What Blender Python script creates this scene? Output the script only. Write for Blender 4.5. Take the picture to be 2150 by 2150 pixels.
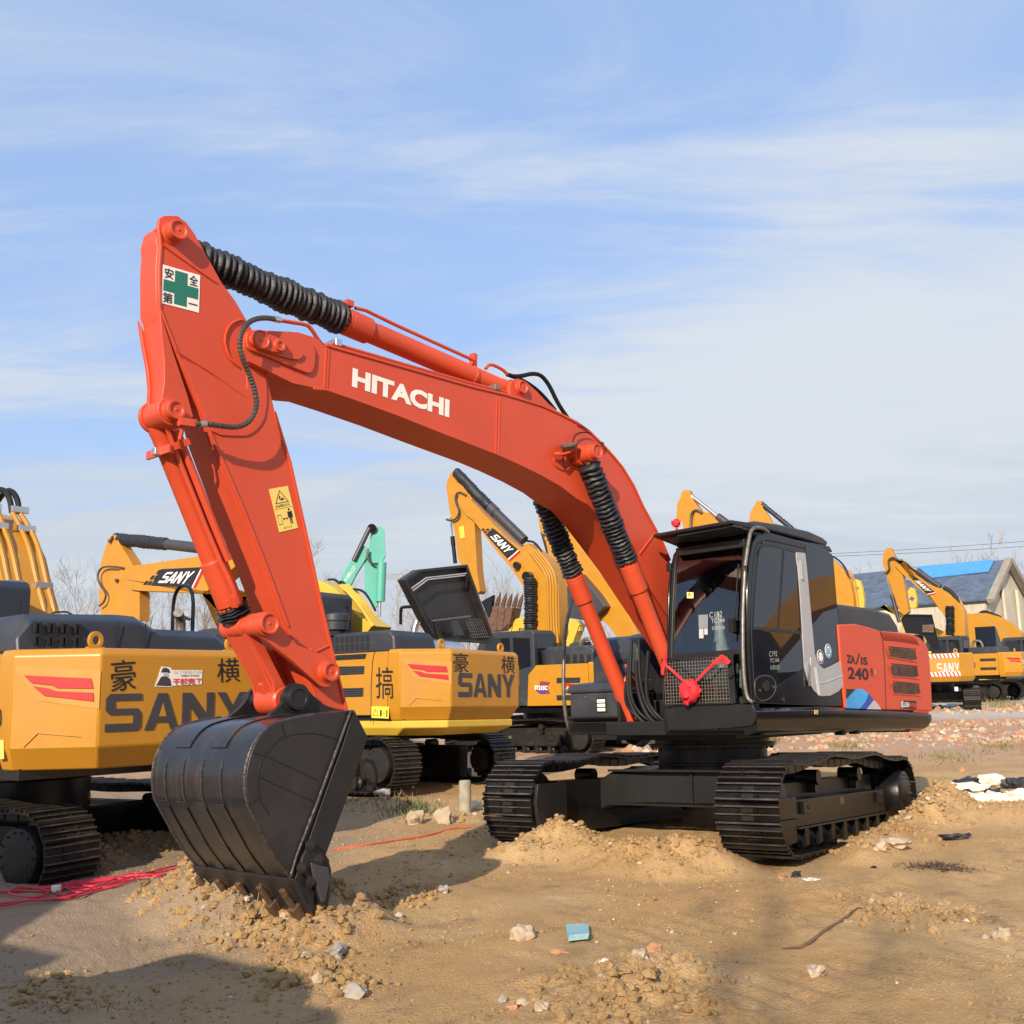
import bpy, math, random
import numpy as np
from mathutils import Vector, Matrix, noise
for o in list(bpy.data.objects): bpy.data.objects.remove(o)
sc = bpy.context.scene
COL = sc.collection
R = math.radians
# ------------------------------------------------------------------ camera
F_PX, PITCH, EYE, ROLL = 2230.8, R(9.2254), 1.641, -0.02922
cam = bpy.data.objects.new('camera', bpy.data.cameras.new('camera')); COL.objects.link(cam)
cam.data.sensor_width = 36; cam.data.lens = 36 * F_PX / 2150
cam.data.clip_start = 0.1; cam.data.clip_end = 3000
CR, SR = math.cos(ROLL), math.sin(ROLL)
ex = Vector((1, 0, 0)); up0 = Vector((0, -math.sin(PITCH), math.cos(PITCH))); fw = Vector((0, math.cos(PITCH), math.sin(PITCH)))
right = ex * CR + up0 * SR; upv = up0 * CR - ex * SR
cam.matrix_world = Matrix(((right.x, upv.x, -fw.x, 0), (right.y, upv.y, -fw.y, 0), (right.z, upv.z, -fw.z, EYE), (0, 0, 0, 1)))
sc.camera = cam
# ------------------------------------------------------------------ light
SUN_A, SUN_E = R(72), R(26)
sdir = Vector((-math.cos(SUN_A) * math.cos(SUN_E), -math.sin(SUN_A) * math.cos(SUN_E), math.sin(SUN_E)))
sun = bpy.data.objects.new('sun', bpy.data.lights.new('sun', 'SUN')); COL.objects.link(sun)
sun.data.energy = 5.0; sun.data.angle = R(0.6); sun.data.color = (1.0, 0.85, 0.66)
sun.rotation_euler = sdir.to_track_quat('Z', 'Y').to_euler()
w = bpy.data.worlds.new('World'); sc.world = w; w.use_nodes = True
nt = w.node_tree; nt.nodes.clear(); N = nt.nodes.new; Lk = nt.links.new
out = N('ShaderNodeOutputWorld'); bg = N('ShaderNodeBackground'); Lk(bg.outputs[0], out.inputs[0])
sky = N('ShaderNodeTexSky'); sky.sky_type = 'NISHITA'; sky.sun_disc = False
sky.sun_elevation = SUN_E; sky.sun_rotation = math.atan2(sdir.x, sdir.y)
sky.air_density = 1.0; sky.dust_density = 1.2; sky.ozone_density = 2.0
tc = N('ShaderNodeTexCoord'); sep = N('ShaderNodeSeparateXYZ'); Lk(tc.outputs['Generated'], sep.inputs[0])
def wmath(op, a, b=None, c=None):
    n = N('ShaderNodeMath'); n.operation = op
    for i, v in enumerate((a, b, c)):
        if v is None: continue
        if isinstance(v, (int, float)): n.inputs[i].default_value = v
        else: Lk(v, n.inputs[i])
    return n.outputs[0]
# thin streaky cirrus: noise on the direction projected to a flat layer
zc = wmath('MAXIMUM', sep.outputs[2], 0.0); den = wmath('ADD', zc, 0.16)
cx_ = wmath('DIVIDE', sep.outputs[0], den); cy_ = wmath('DIVIDE', sep.outputs[1], den)
cmb = N('ShaderNodeCombineXYZ'); Lk(cx_, cmb.inputs[0]); Lk(cy_, cmb.inputs[1])
mp = N('ShaderNodeMapping'); mp.inputs['Rotation'].default_value = (0, 0, R(-6)); mp.inputs['Scale'].default_value = (0.62, 1.9, 1)
mp.inputs['Location'].default_value = (3.1, 1.7, 0.0)
Lk(cmb.outputs[0], mp.inputs[0])
n1 = N('ShaderNodeTexNoise'); n1.inputs['Scale'].default_value = 1.3; n1.inputs['Detail'].default_value = 9; n1.inputs['Roughness'].default_value = 0.62; n1.inputs['Distortion'].default_value = 0.8
Lk(mp.outputs[0], n1.inputs[0])
n2 = N('ShaderNodeTexNoise'); n2.inputs['Scale'].default_value = 0.55; n2.inputs['Detail'].default_value = 3; Lk(cmb.outputs[0], n2.inputs[0])
s_ = wmath('ADD', wmath('MULTIPLY', n1.outputs[0], 0.62), wmath('MULTIPLY', n2.outputs[0], 0.42))
# a denser bank of the same cloud about 15 degrees up, to the right of north
bk_ = N('ShaderNodeVectorMath'); bk_.operation = 'DISTANCE'; mb_ = N('ShaderNodeMapping'); mb_.inputs['Scale'].default_value = (1.0, 0.0, 2.6); Lk(tc.outputs['Generated'], mb_.inputs[0]); Lk(mb_.outputs[0], bk_.inputs[0]); bk_.inputs[1].default_value = (0.30, 0.0, 0.66)
bm0 = N('ShaderNodeMapRange'); bm0.interpolation_type = 'SMOOTHSTEP'; bm0.inputs[1].default_value = 0.50; bm0.inputs[2].default_value = 0.05; bm0.inputs[3].default_value = 0.0; bm0.inputs[4].default_value = 0.17; Lk(bk_.outputs['Value'], bm0.inputs[0])
s_ = wmath('ADD', s_, bm0.outputs[0])
mr = N('ShaderNodeMapRange'); mr.interpolation_type = 'SMOOTHSTEP'
mr.inputs[1].default_value = 0.45; mr.inputs[2].default_value = 0.70; mr.inputs[3].default_value = 0.0; mr.inputs[4].default_value = 0.78
Lk(s_, mr.inputs[0])
# milky air near the horizon, its upper edge ragged and higher towards the right
zr = wmath('ADD', sep.outputs[2], wmath('ADD', wmath('MULTIPLY', wmath('SUBTRACT', n1.outputs[0], 0.5), -0.50), wmath('MULTIPLY', sep.outputs[0], -0.16)))
hz = N('ShaderNodeMapRange'); hz.interpolation_type = 'SMOOTHSTEP'
hz.inputs[1].default_value = 0.17; hz.inputs[2].default_value = 0.40; hz.inputs[3].default_value = 0.97; hz.inputs[4].default_value = 0.02
Lk(zr, hz.inputs[0])
SKYK = 0.13
sk = N('ShaderNodeVectorMath'); sk.operation = 'MULTIPLY'; Lk(sky.outputs[0], sk.inputs[0]); sk.inputs[1].default_value = (1.75, 1.62, 1.62)
thin = N('ShaderNodeMix'); thin.data_type = 'RGBA'; thin.inputs[0].default_value = 0.78; Lk(sk.outputs[0], thin.inputs[6]); thin.inputs[7].default_value = (0.272 / SKYK, 0.405 / SKYK, 0.665 / SKYK, 1)   # thin even veil over the whole sky
mx = N('ShaderNodeMix'); mx.data_type = 'RGBA'; Lk(hz.outputs[0], mx.inputs[0]); Lk(thin.outputs[2], mx.inputs[6])
mx.inputs[7].default_value = (0.475 / SKYK, 0.525 / SKYK, 0.59 / SKYK, 1)
mx2 = N('ShaderNodeMix'); mx2.data_type = 'RGBA'; Lk(mr.outputs[0], mx2.inputs[0]); Lk(mx.outputs[2], mx2.inputs[6]); mx2.inputs[7].default_value = (0.58 / SKYK, 0.62 / SKYK, 0.67 / SKYK, 1)
Lk(mx2.outputs[2], bg.inputs[0]); bg.inputs[1].default_value = SKYK
sc.view_settings.view_transform = 'Standard'; sc.view_settings.look = 'None'; sc.view_settings.exposure = 0.36; sc.view_settings.gamma = 1
sc.cycles.max_bounces = 6; sc.cycles.transparent_max_bounces = 12; sc.cycles.use_denoising = True
# ------------------------------------------------------------------ projection helpers (photo pixel -> point on a plane of a machine's own frame)
ZM = dict(A=(250, 420, .28468), B=(650, 600, .31056), C=(250, 850, .28468), D=(320, 1400, .28474), E=(1080, 880, .20704), F=(1330, 1060, .25877), G=(0, 1000, .44), H=(650, 1080, .31056), I=(980, 1380, .26915), J=(1440, 1500, .26915), K=(1680, 1100, .24327), L=(1700, 1450, .23292), M=(900, 960, .28468), N=(180, 1050, .35197), O=(600, 1150, .20704), P=(640, 1500, .2174), Q=(0, 980, .18116), X=(0, 0, 1), S=(0, 1750, .36232), T=(600, 1750, .41408), V=(1350, 1800, .41408))
def zz(k, x, y):
    a = ZM[k]; return a[0] + x * a[2], a[1] + y * a[2]
def frame(cx, cy, yaw, tf=0, tl=0, z0=0):
    F = Vector((-math.cos(yaw), -math.sin(yaw), tf)).normalized()
    L = Vector((math.sin(yaw), -math.cos(yaw), tl)); L = (L - F * L.dot(F)).normalized(); Uu = F.cross(L)
    return Matrix(((F.x, L.x, Uu.x, cx), (F.y, L.y, Uu.y, cy), (F.z, L.z, Uu.z, z0), (0, 0, 0, 1)))
def ray(px, py):
    a, b = (px - 1075) / F_PX, (py - 1075) / F_PX
    return (right * a - upv * b + fw)
def U3(k, x, y, M, ax, val):
    px, py = zz(k, x, y); d = ray(px, py); Mi = M.inverted()
    o = Mi @ Vector((0, 0, EYE)); dd = Mi.to_3x3() @ d; t = (val - o[ax]) / dd[ax]
    return o + dd * t
def UP(k, pts, M, ax, val):            # list of 2-D plane coordinates
    r = []
    kk = k
    for p in pts:
        if isinstance(p, str): kk = p; continue
        q = U3(kk, p[0], p[1], M, ax, val); r.append(tuple(q[i] for i in range(3) if i != ax))
    return r
def GP(k, x, y, z=0.0):                # photo pixel -> point on level ground
    return U3(k, x, y, Matrix.Identity(4), 2, z)
def chaikin(pts, n=2, closed=False):
    for _ in range(n):
        q = []
        m = len(pts)
        rng = range(m if closed else m - 1)
        if not closed: q.append(pts[0])
        for i in rng:
            a, b = pts[i], pts[(i + 1) % m]
            q.append(tuple(a[j] * .75 + b[j] * .25 for j in range(len(a)))); q.append(tuple(a[j] * .25 + b[j] * .75 for j in range(len(a))))
        if not closed: q.append(pts[-1])
        pts = q
    return pts
# ------------------------------------------------------------------ mesh builder
class MB:
    def __init__(s): s.v = []; s.f = []; s.m = []; s.mi = 0
    def add(s, vs, fs):
        b = len(s.v); s.v += [Vector(p) for p in vs]
        for f in fs: s.f.append([b + i for i in f]); s.m.append(s.mi)
        return s
    def prism(s, pts, ax, lo, hi):
        def mk(p, h):
            q = list(p); q.insert(ax, h); return q
        n = len(pts)
        vs = [mk(p, lo) for p in pts] + [mk(p, hi) for p in pts]
        fs = [list(range(n))[::-1], [n + i for i in range(n)]] + [[i, (i + 1) % n, n + (i + 1) % n, n + i] for i in range(n)]
        return s.add(vs, fs)
    def band(s, pts, ax, lo, hi, th):       # open polyline swept sideways with thickness
        off = []
        n = len(pts)
        for i in range(n):
            a = Vector(pts[max(i - 1, 0)]); b = Vector(pts[min(i + 1, n - 1)]); t = (b - a).normalized()
            off.append((pts[i][0] - t.y * th, pts[i][1] + t.x * th))
        return s.prism(list(pts) + off[::-1], ax, lo, hi)
    def box(s, x0, x1, y0, y1, z0, z1):
        return s.prism([(x0, y0), (x1, y0), (x1, y1), (x0, y1)], 2, z0, z1)
    def loft(s, secs, cap=True):            # list of equal-length 3-D rings
        n = len(secs[0]); vs = [p for r in secs for p in r]; fs = []
        for k in range(len(secs) - 1):
            for i in range(n): fs.append([k * n + i, k * n + (i + 1) % n, (k + 1) * n + (i + 1) % n, (k + 1) * n + i])
        if cap: fs.append(list(range(n))[::-1]); fs.append([(len(secs) - 1) * n + i for i in range(n)])
        return s.add(vs, fs)
    def beam(s, p, q, wd, ht, up=(0, 0, 1)):
        p, q = Vector(p), Vector(q); t = (q - p).normalized(); u = Vector(up); a = t.cross(u)
        if a.length < 1e-4: a = t.cross(Vector((1, 0, 0)))
        a.normalize(); b = a.cross(t)
        r = [(a * sx * wd / 2 + b * sy * ht / 2) for sx, sy in ((-1, -1), (1, -1), (1, 1), (-1, 1))]
        return s.loft([[p + k for k in r], [q + k for k in r]])
    def tube(s, pts, r, n=8, cap=True):
        pts = [Vector(p) for p in pts]; secs = []; t0 = (pts[1] - pts[0]).normalized()
        a = t0.orthogonal().normalized()
        for i, p in enumerate(pts):
            t = (pts[min(i + 1, len(pts) - 1)] - pts[max(i - 1, 0)]).normalized()
            a = (a - t * a.dot(t)).normalized(); b = t.cross(a)
            rr = r[i] if isinstance(r, (list, tuple)) else r
            secs.append([p + a * math.cos(2 * math.pi * k / n) * rr + b * math.sin(2 * math.pi * k / n) * rr for k in range(n)])
        return s.loft(secs, cap)
    def lathe(s, p, q, prof, n=20):          # prof: (t in 0..1 or metres from p, radius)
        p, q = Vector(p), Vector(q); t = (q - p).normalized(); a = t.orthogonal().normalized(); b = t.cross(a)
        secs = [[p + t * d + (a * math.cos(2 * math.pi * k / n) + b * math.sin(2 * math.pi * k / n)) * r for k in range(n)] for d, r in prof]
        return s.loft(secs)
    def disc(s, p, q, r, n=20): return s.lathe(p, q, [(0, r), ((Vector(q) - Vector(p)).length, r)], n)
    def rock(s, c, r, seed, sub=1, flat=.7, rough=.35):
        rng = random.Random(seed)
        vs, fs = ICO[sub]; off = Vector((rng.random() * 50, rng.random() * 50, rng.random() * 50))
        sx, sy, sz = r * (0.8 + rng.random() * .5), r * (0.7 + rng.random() * .5), r * flat * (0.8 + rng.random() * .4); ca = rng.random() * 6.28
        o = []
        for p in vs:
            k = 1 + rough * 1.6 * noise.noise(p * 1.3 + off)
            x, y, z = p.x * sx * k, p.y * sy * k, p.z * sz * k
            o.append((c[0] + x * math.cos(ca) - y * math.sin(ca), c[1] + x * math.sin(ca) + y * math.cos(ca), c[2] + z))
        return s.add(o, fs)
    def xf(s, M):
        s.v = [M @ p for p in s.v]; return s
    def mesh(s, name, smooth=35, flip=True):
        me = bpy.data.meshes.new(name); me.from_pydata([tuple(p) for p in s.v], [], s.f)
        me.polygons.foreach_set('material_index', s.m)
        if flip:
            import bmesh
            bm = bmesh.new(); bm.from_mesh(me); bmesh.ops.recalc_face_normals(bm, faces=bm.faces); bm.to_mesh(me); bm.free()
        if smooth:
            me.polygons.foreach_set('use_smooth', [True] * len(me.polygons)); me.set_sharp_from_angle(angle=R(smooth))
        me.update(); return me
    def build(s, name, mats, parent=None, bevel=0, smooth=35, seg=2, label=None, kind=None):
        if not isinstance(mats, (list, tuple)): mats = [mats]
        me = s.mesh(name, smooth)
        for m in mats: me.materials.append(m)
        return put(name, me, parent, bevel, seg, label, kind)
def put(name, me, parent=None, bevel=0, seg=2, label=None, kind=None):
    o = bpy.data.objects.new(name, me); COL.objects.link(o)
    if parent: o.parent = parent
    if bevel:
        b = o.modifiers.new('bevel', 'BEVEL'); b.width = bevel; b.segments = seg; b.limit_method = 'ANGLE'; b.angle_limit = R(32); b.harden_normals = True
    if label: o['label'] = label
    if kind: o['kind'] = kind
    return o
def _ico():
    import bmesh
    r = {}
    for sub in (1, 2, 3):
        bm = bmesh.new(); bmesh.ops.create_icosphere(bm, subdivisions=sub, radius=1)
        r[sub] = ([v.co.copy() for v in bm.verts], [[v.index for v in f.verts] for f in bm.faces]); bm.free()
    return r
ICO = _ico()
def empty(name, M, label, cat, group=None):
    o = bpy.data.objects.new(name, None); COL.objects.link(o); o.matrix_world = M; o.empty_display_size = .3
    return tag(o, label, cat, group)
def tag(o, label, cat, group=None):
    o['label'] = label; o['category'] = cat
    if group: o['group'] = group
    return o
# ------------------------------------------------------------------ text
_fc = {}
def text_mesh(txt, bold=0.0):
    k = (txt, bold)
    if k not in _fc:
        cu = bpy.data.curves.new('t', 'FONT'); cu.body = txt; cu.offset = bold; cu.resolution_u = 3
        ob = bpy.data.objects.new('t', cu); COL.objects.link(ob)
        dg = bpy.context.evaluated_depsgraph_get(); me = ob.evaluated_get(dg).to_mesh()
        V = [v.co.copy() for v in me.vertices]; Fc = [list(p.vertices) for p in me.polygons]
        ob.evaluated_get(dg).to_mesh_clear(); bpy.data.objects.remove(ob); bpy.data.curves.remove(cu)
        x0 = min(v.x for v in V); x1 = max(v.x for v in V); y0 = min(v.y for v in V); y1 = max(v.y for v in V)
        _fc[k] = ([((v.x - x0) / (x1 - x0), (v.y - y0) / (y1 - y0)) for v in V], Fc)
    return _fc[k]
def corner_map(c, u, v):       # c: bl, br, tr, tl
    return c[0] * (1 - u) * (1 - v) + c[1] * u * (1 - v) + c[2] * u * v + c[3] * (1 - u) * v
def text(txt, corners, mat, parent, name='lettering', bold=0.0, lift=0.003, nrm=None):
    c = [Vector(p) for p in corners]
    n = (c[1] - c[0]).cross(c[3] - c[0]).normalized()
    if nrm is not None and n.dot(Vector(nrm)) < 0: n = -n
    V, Fc = text_mesh(txt, bold)
    b = MB(); b.add([corner_map(c, u, v) + n * lift for u, v in V], Fc)
    me = b.mesh(name, 0, flip=False); me.materials.append(mat); return put(name, me, parent)
def quad_px(k, pts, M, ax, val):
    return [U3(k, p[0], p[1], M, ax, val) for p in pts]
def plate(k, pts, M, ax, val, th, mat, name, parent, bevel=0, smooth=35, rnd=0, label=None):
    q = UP(k, pts, M, ax, val)
    if rnd: q = chaikin(q, rnd, True)
    return MB().prism(q, ax, val, val + th).build(name, mat, parent, bevel, smooth, label=label)
# letter outlines for the block-letter word on the counterweights (unit squares, strokes as polygons)
LET = {
 'S': [[(1, .82), (1, 1), (.12, 1), (0, .88), (0, .56), (.12, .44), (.78, .44), (.78, .20), (0, .20), (0, 0), (.9, 0), (1, .1), (1, .48), (.9, .6), (.24, .6), (.24, .82)]],
 'A': [[(0, 0), (.24, 0), (.33, .2), (.70, .2), (.78, 0), (1, 0), (.64, 1), (.37, 1)], ],
 'N': [[(0, 0), (.24, 0), (.24, .62), (.72, 0), (1, 0), (1, 1), (.77, 1), (.77, .38), (.28, 1), (0, 1)]],
 'Y': [[(.39, 0), (.62, 0), (.62, .42), (1, 1), (.74, 1), (.5, .6), (.26, 1), (0, 1), (.39, .42)]]}
AHOLE = [(.40, .36), (.63, .36), (.515, .74)]
def block_word(corners, mat, parent, holemat, lift=.012, th=.012, widths=(.23, .23, .23, .23), nrm=(0, 0, 1)):
    c = [Vector(p) for p in corners]; n = (c[1] - c[0]).cross(c[3] - c[0]).normalized()
    if n.dot(Vector(nrm)) < 0: n = -n
    x = 0; gap = (1 - sum(widths)) / 3
    for ch, wd in zip('SANY', widths):
        b = MB()
        for poly in LET[ch]:
            P = [corner_map(c, x + u * wd, v) for u, v in poly]
            m = len(P); b.add([p - n * .004 for p in P] + [p + n * lift for p in P], [list(range(m)), [m + i for i in range(m)]] + [[i, (i + 1) % m, m + (i + 1) % m, m + i] for i in range(m)])
        if ch == 'A':
            b.mi = 1; P = [corner_map(c, x + u * wd, v) + n * (lift + .002) for u, v in AHOLE]; b.add(P, [[0, 1, 2]]); b.mi = 0
        b.build('letter', [mat, holemat], parent, 0)
        x += wd + gap
# ------------------------------------------------------------------ materials
MATS = {}
def mat(name, col, rough=.5, metal=0, coat=0, var=.12, vscale=3, bump=0, bscale=40, dirt=None, dirtamt=0, spec=.5, trans=0, streak=False):
    if name in MATS: return MATS[name]
    m = bpy.data.materials.new(name); m.use_nodes = True; t = m.node_tree; b = t.nodes['Principled BSDF']
    b.inputs['Roughness'].default_value = rough; b.inputs['Metallic'].default_value = metal; b.inputs['Coat Weight'].default_value = coat
    b.inputs['Coat Roughness'].default_value = .12; b.inputs['Specular IOR Level'].default_value = spec
    tc = t.nodes.new('ShaderNodeTexCoord'); nz = t.nodes.new('ShaderNodeTexNoise'); nz.inputs['Scale'].default_value = vscale; nz.inputs['Detail'].default_value = 6
    t.links.new(tc.outputs['Object'], nz.inputs['Vector'])
    mr = t.nodes.new('ShaderNodeMapRange'); mr.inputs[1].default_value = .3; mr.inputs[2].default_value = .7; mr.inputs[3].default_value = 1 - var; mr.inputs[4].default_value = 1 + var
    t.links.new(nz.outputs[0], mr.inputs[0])
    mu = t.nodes.new('ShaderNodeVectorMath'); mu.operation = 'SCALE'; mu.inputs[0].default_value = col[:3]; t.links.new(mr.outputs[0], mu.inputs['Scale'])
    last = mu.outputs[0]
    if dirtamt:
        n2 = t.nodes.new('ShaderNodeTexNoise'); n2.inputs['Scale'].default_value = 2.2 if not streak else 5; n2.inputs['Detail'].default_value = 9; n2.inputs['Roughness'].default_value = .68
        if streak:
            mpn = t.nodes.new('ShaderNodeMapping'); mpn.inputs['Scale'].default_value = (1, 1, .12); t.links.new(tc.outputs['Object'], mpn.inputs[0]); t.links.new(mpn.outputs[0], n2.inputs[0])
        else: t.links.new(tc.outputs['Object'], n2.inputs[0])
        m2 = t.nodes.new('ShaderNodeMapRange'); m2.inputs[1].default_value = .52; m2.inputs[2].default_value = .78; m2.inputs[3].default_value = 0; m2.inputs[4].default_value = dirtamt
        t.links.new(n2.outputs[0], m2.inputs[0])
        mi = t.nodes.new('ShaderNodeMix'); mi.data_type = 'RGBA'; t.links.new(m2.outputs[0], mi.inputs[0]); t.links.new(last, mi.inputs[6]); mi.inputs[7].default_value = (*dirt, 1)
        last = mi.outputs[2]
        m3 = t.nodes.new('ShaderNodeMapRange'); m3.inputs[3].default_value = rough; m3.inputs[4].default_value = min(1, rough + .45); t.links.new(m2.outputs[0], m3.inputs[0]); t.links.new(m3.outputs[0], b.inputs['Roughness'])
    t.links.new(last, b.inputs['Base Color'])
    if bump:
        n3 = t.nodes.new('ShaderNodeTexNoise'); n3.inputs['Scale'].default_value = bscale; n3.inputs['Detail'].default_value = 4; t.links.new(tc.outputs['Object'], n3.inputs[0])
        bp = t.nodes.new('ShaderNodeBump'); bp.inputs['Strength'].default_value = bump; bp.inputs['Distance'].default_value = .01; t.links.new(n3.outputs[0], bp.inputs['Height']); t.links.new(bp.outputs[0], b.inputs['Normal'])
    MATS[name] = m; return m
DUST = (.30, .22, .14)
RED = mat('orange_red_paint', (.55, .064, .022), .45, coat=.06, var=.05, bump=.06, bscale=8, dirt=(.42, .10, .06), dirtamt=.25)
YEL = mat('amber_paint', (.45, .205, .012), .40, coat=.12, var=.05, dirt=(.34, .19, .06), dirtamt=.35)
LYEL = mat('yellow_paint', (.60, .40, .045), .40, coat=.1, var=.05, dirt=(.45, .32, .1), dirtamt=.35)
TEAL = mat('teal_paint', (.085, .38, .31), .40, coat=.1, var=.06, dirt=(.2, .36, .3), dirtamt=.3)
BLK = mat('black_paint', (.007, .007, .009), .14, spec=.45, var=.15, dirt=(.05, .045, .04), dirtamt=.10)
TRK = mat('track_steel_black', (.0065, .006, .0065), .30, var=.25, spec=.35, bump=.3, bscale=60, dirt=(.05, .036, .026), dirtamt=.28)
EDGE = mat('lit_worn_grouser_edge', (.085, .068, .055), .42, metal=.3, var=.5, vscale=14)  # worn ridge tops; their sunlit edge is painted in as a lighter colour
TRKD = mat('track_steel_dusty', (.016, .014, .013), .5, var=.25, spec=.3, bump=.3, bscale=40, dirt=(.09, .066, .045), dirtamt=.5)
GRY = mat('dark_grey_plastic', (.030, .034, .042), .45, var=.12, bump=.1, bscale=20, dirt=(.16, .14, .12), dirtamt=.25)
SATIN = mat('satin_black_sheet', (.015, .015, .016), .38, var=.12, spec=.35, bump=.1, bscale=10, dirt=(.06, .05, .04), dirtamt=.16)
RUB = mat('rubber_bellows', (.014, .015, .020), .5, var=.25, vscale=10, bump=.6, bscale=30, dirt=(.10, .085, .07), dirtamt=.28)
HOSE = mat('hose_rubber', (.008, .008, .009), .6, spec=.3)
BRAID = mat('braided_hose', (.10, .085, .075), .38, metal=.6, var=.3, vscale=60)
STEEL = mat('bright_steel', (.62, .62, .62), .28, metal=1)
SILV = mat('silver_paint', (.42, .43, .45), .35, metal=.3, var=.05)
TUBE = mat('worn_silver_tube', (.19, .175, .155), .45, metal=.6, var=.35, vscale=18, dirt=(.1, .08, .06), dirtamt=.5)
WHT = mat('white_vinyl', (.80, .78, .74), .5, var=.03)
GRN = mat('green_vinyl', (.015, .16, .11), .5, var=.03)
INK = mat('black_ink', (.012, .012, .014), .5, var=.03)
GREYT = mat('charcoal_letter', (.045, .042, .050), .42, var=.1)
YST = mat('yellow_sticker', (.78, .56, .14), .5, var=.03)
YST2 = mat('bright_yellow_sticker', (.80, .66, .06), .5, var=.03)
LRED = mat('red_lens', (.42, .012, .016), .4, var=.05)
REDW = mat('red_vinyl', (.65, .05, .04), .5, var=.05)
BLU = mat('blue_vinyl', (.04, .28, .62), .4, var=.25, vscale=1.5)
BLUD = mat('deep_blue_vinyl', (.02, .06, .40), .4, var=.1)
LGRY = mat('light_grey_vinyl', (.45, .45, .47), .45, var=.05)
CLOTH = mat('red_cloth', (.56, .018, .026), .7, var=.15, vscale=12)
BKT = mat('bucket_paint', (.014, .014, .017), .30, coat=.12, var=.25, bump=.25, bscale=18, dirt=(.12, .068, .036), dirtamt=.75, streak=True)
BKTS = mat('bucket_side_paint', (.018, .016, .018), .40, var=.12, bump=.15, bscale=12, dirt=(.09, .07, .06), dirtamt=.3)
WELD = mat('weld_bead', (.09, .08, .075), .35, metal=.6, var=.4, vscale=40, bump=.6, bscale=60)
TOOTH = mat('rusty_tooth', (.11, .062, .036), .55, metal=.2, var=.4, vscale=18, bump=.4, bscale=30)
RUST = mat('rusty_steel', (.13, .07, .045), .6, metal=.2, var=.4, vscale=8, bump=.3, dirt=(.05, .035, .03), dirtamt=.6)
DARK = mat('dark_void', (.008, .008, .009), .7, var=.1)
MESHG = mat('grille_backing', (.07, .06, .05), .6, var=.4, vscale=40)
LAMP = mat('lamp_lens', (.75, .74, .66), .15, coat=.6, var=.1, vscale=20)
SEAT = mat('seat_cover', (.30, .33, .34), .5, var=.1)
OLIVE = mat('cab_interior', (.05, .06, .05), .6, var=.2)
CHALK = mat('chalk', (.42, .45, .44), .8, var=.02)
def glass(name, tint, dark=.0, rough=.02):
    m = bpy.data.materials.new(name); m.use_nodes = True; t = m.node_tree; t.nodes.clear()
    o = t.nodes.new('ShaderNodeOutputMaterial'); g = t.nodes.new('ShaderNodeBsdfGlossy'); g.inputs['Roughness'].default_value = rough; g.inputs[0].default_value = (1, 1, 1, 1)
    tr = t.nodes.new('ShaderNodeBsdfTransparent'); tr.inputs[0].default_value = (*tint, 1)
    fr = t.nodes.new('ShaderNodeFresnel'); fr.inputs[0].default_value = 1.5
    ad = t.nodes.new('ShaderNodeMath'); ad.operation = 'MULTIPLY_ADD'; ad.inputs[1].default_value = 1.5; ad.inputs[2].default_value = dark; t.links.new(fr.outputs[0], ad.inputs[0])
    mx = t.nodes.new('ShaderNodeMixShader'); t.links.new(ad.outputs[0], mx.inputs[0]); t.links.new(tr.outputs[0], mx.inputs[1]); t.links.new(g.outputs[0], mx.inputs[2]); t.links.new(mx.outputs[0], o.inputs[0])
    MATS[name] = m; return m
WGLASS = glass('windshield_glass', (.62, .68, .66), .03)
SGLASS = mat('dark_side_glass', (.010, .013, .019), .015, var=.03, spec=.62)
# ------------------------------------------------------------------ crawler tracks
def loop_path(hl, r, bulge=.06, n=None, pitch=.19):
    p = []
    for i in range(13): a = R(-90 + 15 * i); p.append((hl + r * math.cos(a), r + r * math.sin(a)))
    for x, dz in ((hl * .75, -.01), (hl * .55, .02), (hl * .42, bulge), (hl * .3, bulge), (0, bulge * .35), (-hl * .3, bulge), (-hl * .42, bulge), (-hl * .6, .01), (-hl * .8, -.015)): p.append((x, 2 * r + dz))
    for i in range(13): a = R(90 + 15 * i); p.append((-hl + r * math.cos(a), r + r * math.sin(a)))
    p.append((-hl * .5, 0)); p.append((0, -.004)); p.append((hl * .5, 0))
    P = [Vector((a, b)) for a, b in chaikin(p, 1, True)]
    L = [0]
    for i in range(len(P)): L.append(L[-1] + (P[(i + 1) % len(P)] - P[i]).length)
    tot = L[-1]; n = n or round(tot / pitch); out_ = []
    def at(s):
        s %= tot
        for i in range(len(P)):
            if L[i + 1] >= s: return P[i].lerp(P[(i + 1) % len(P)], (s - L[i]) / max(1e-9, L[i + 1] - L[i]))
    for k in range(n):
        s = tot * k / n; a = at(s - tot / n * .45); b = at(s + tot / n * .45); out_.append((at(s), (b - a).normalized()))
    return out_, tot / n
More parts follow.
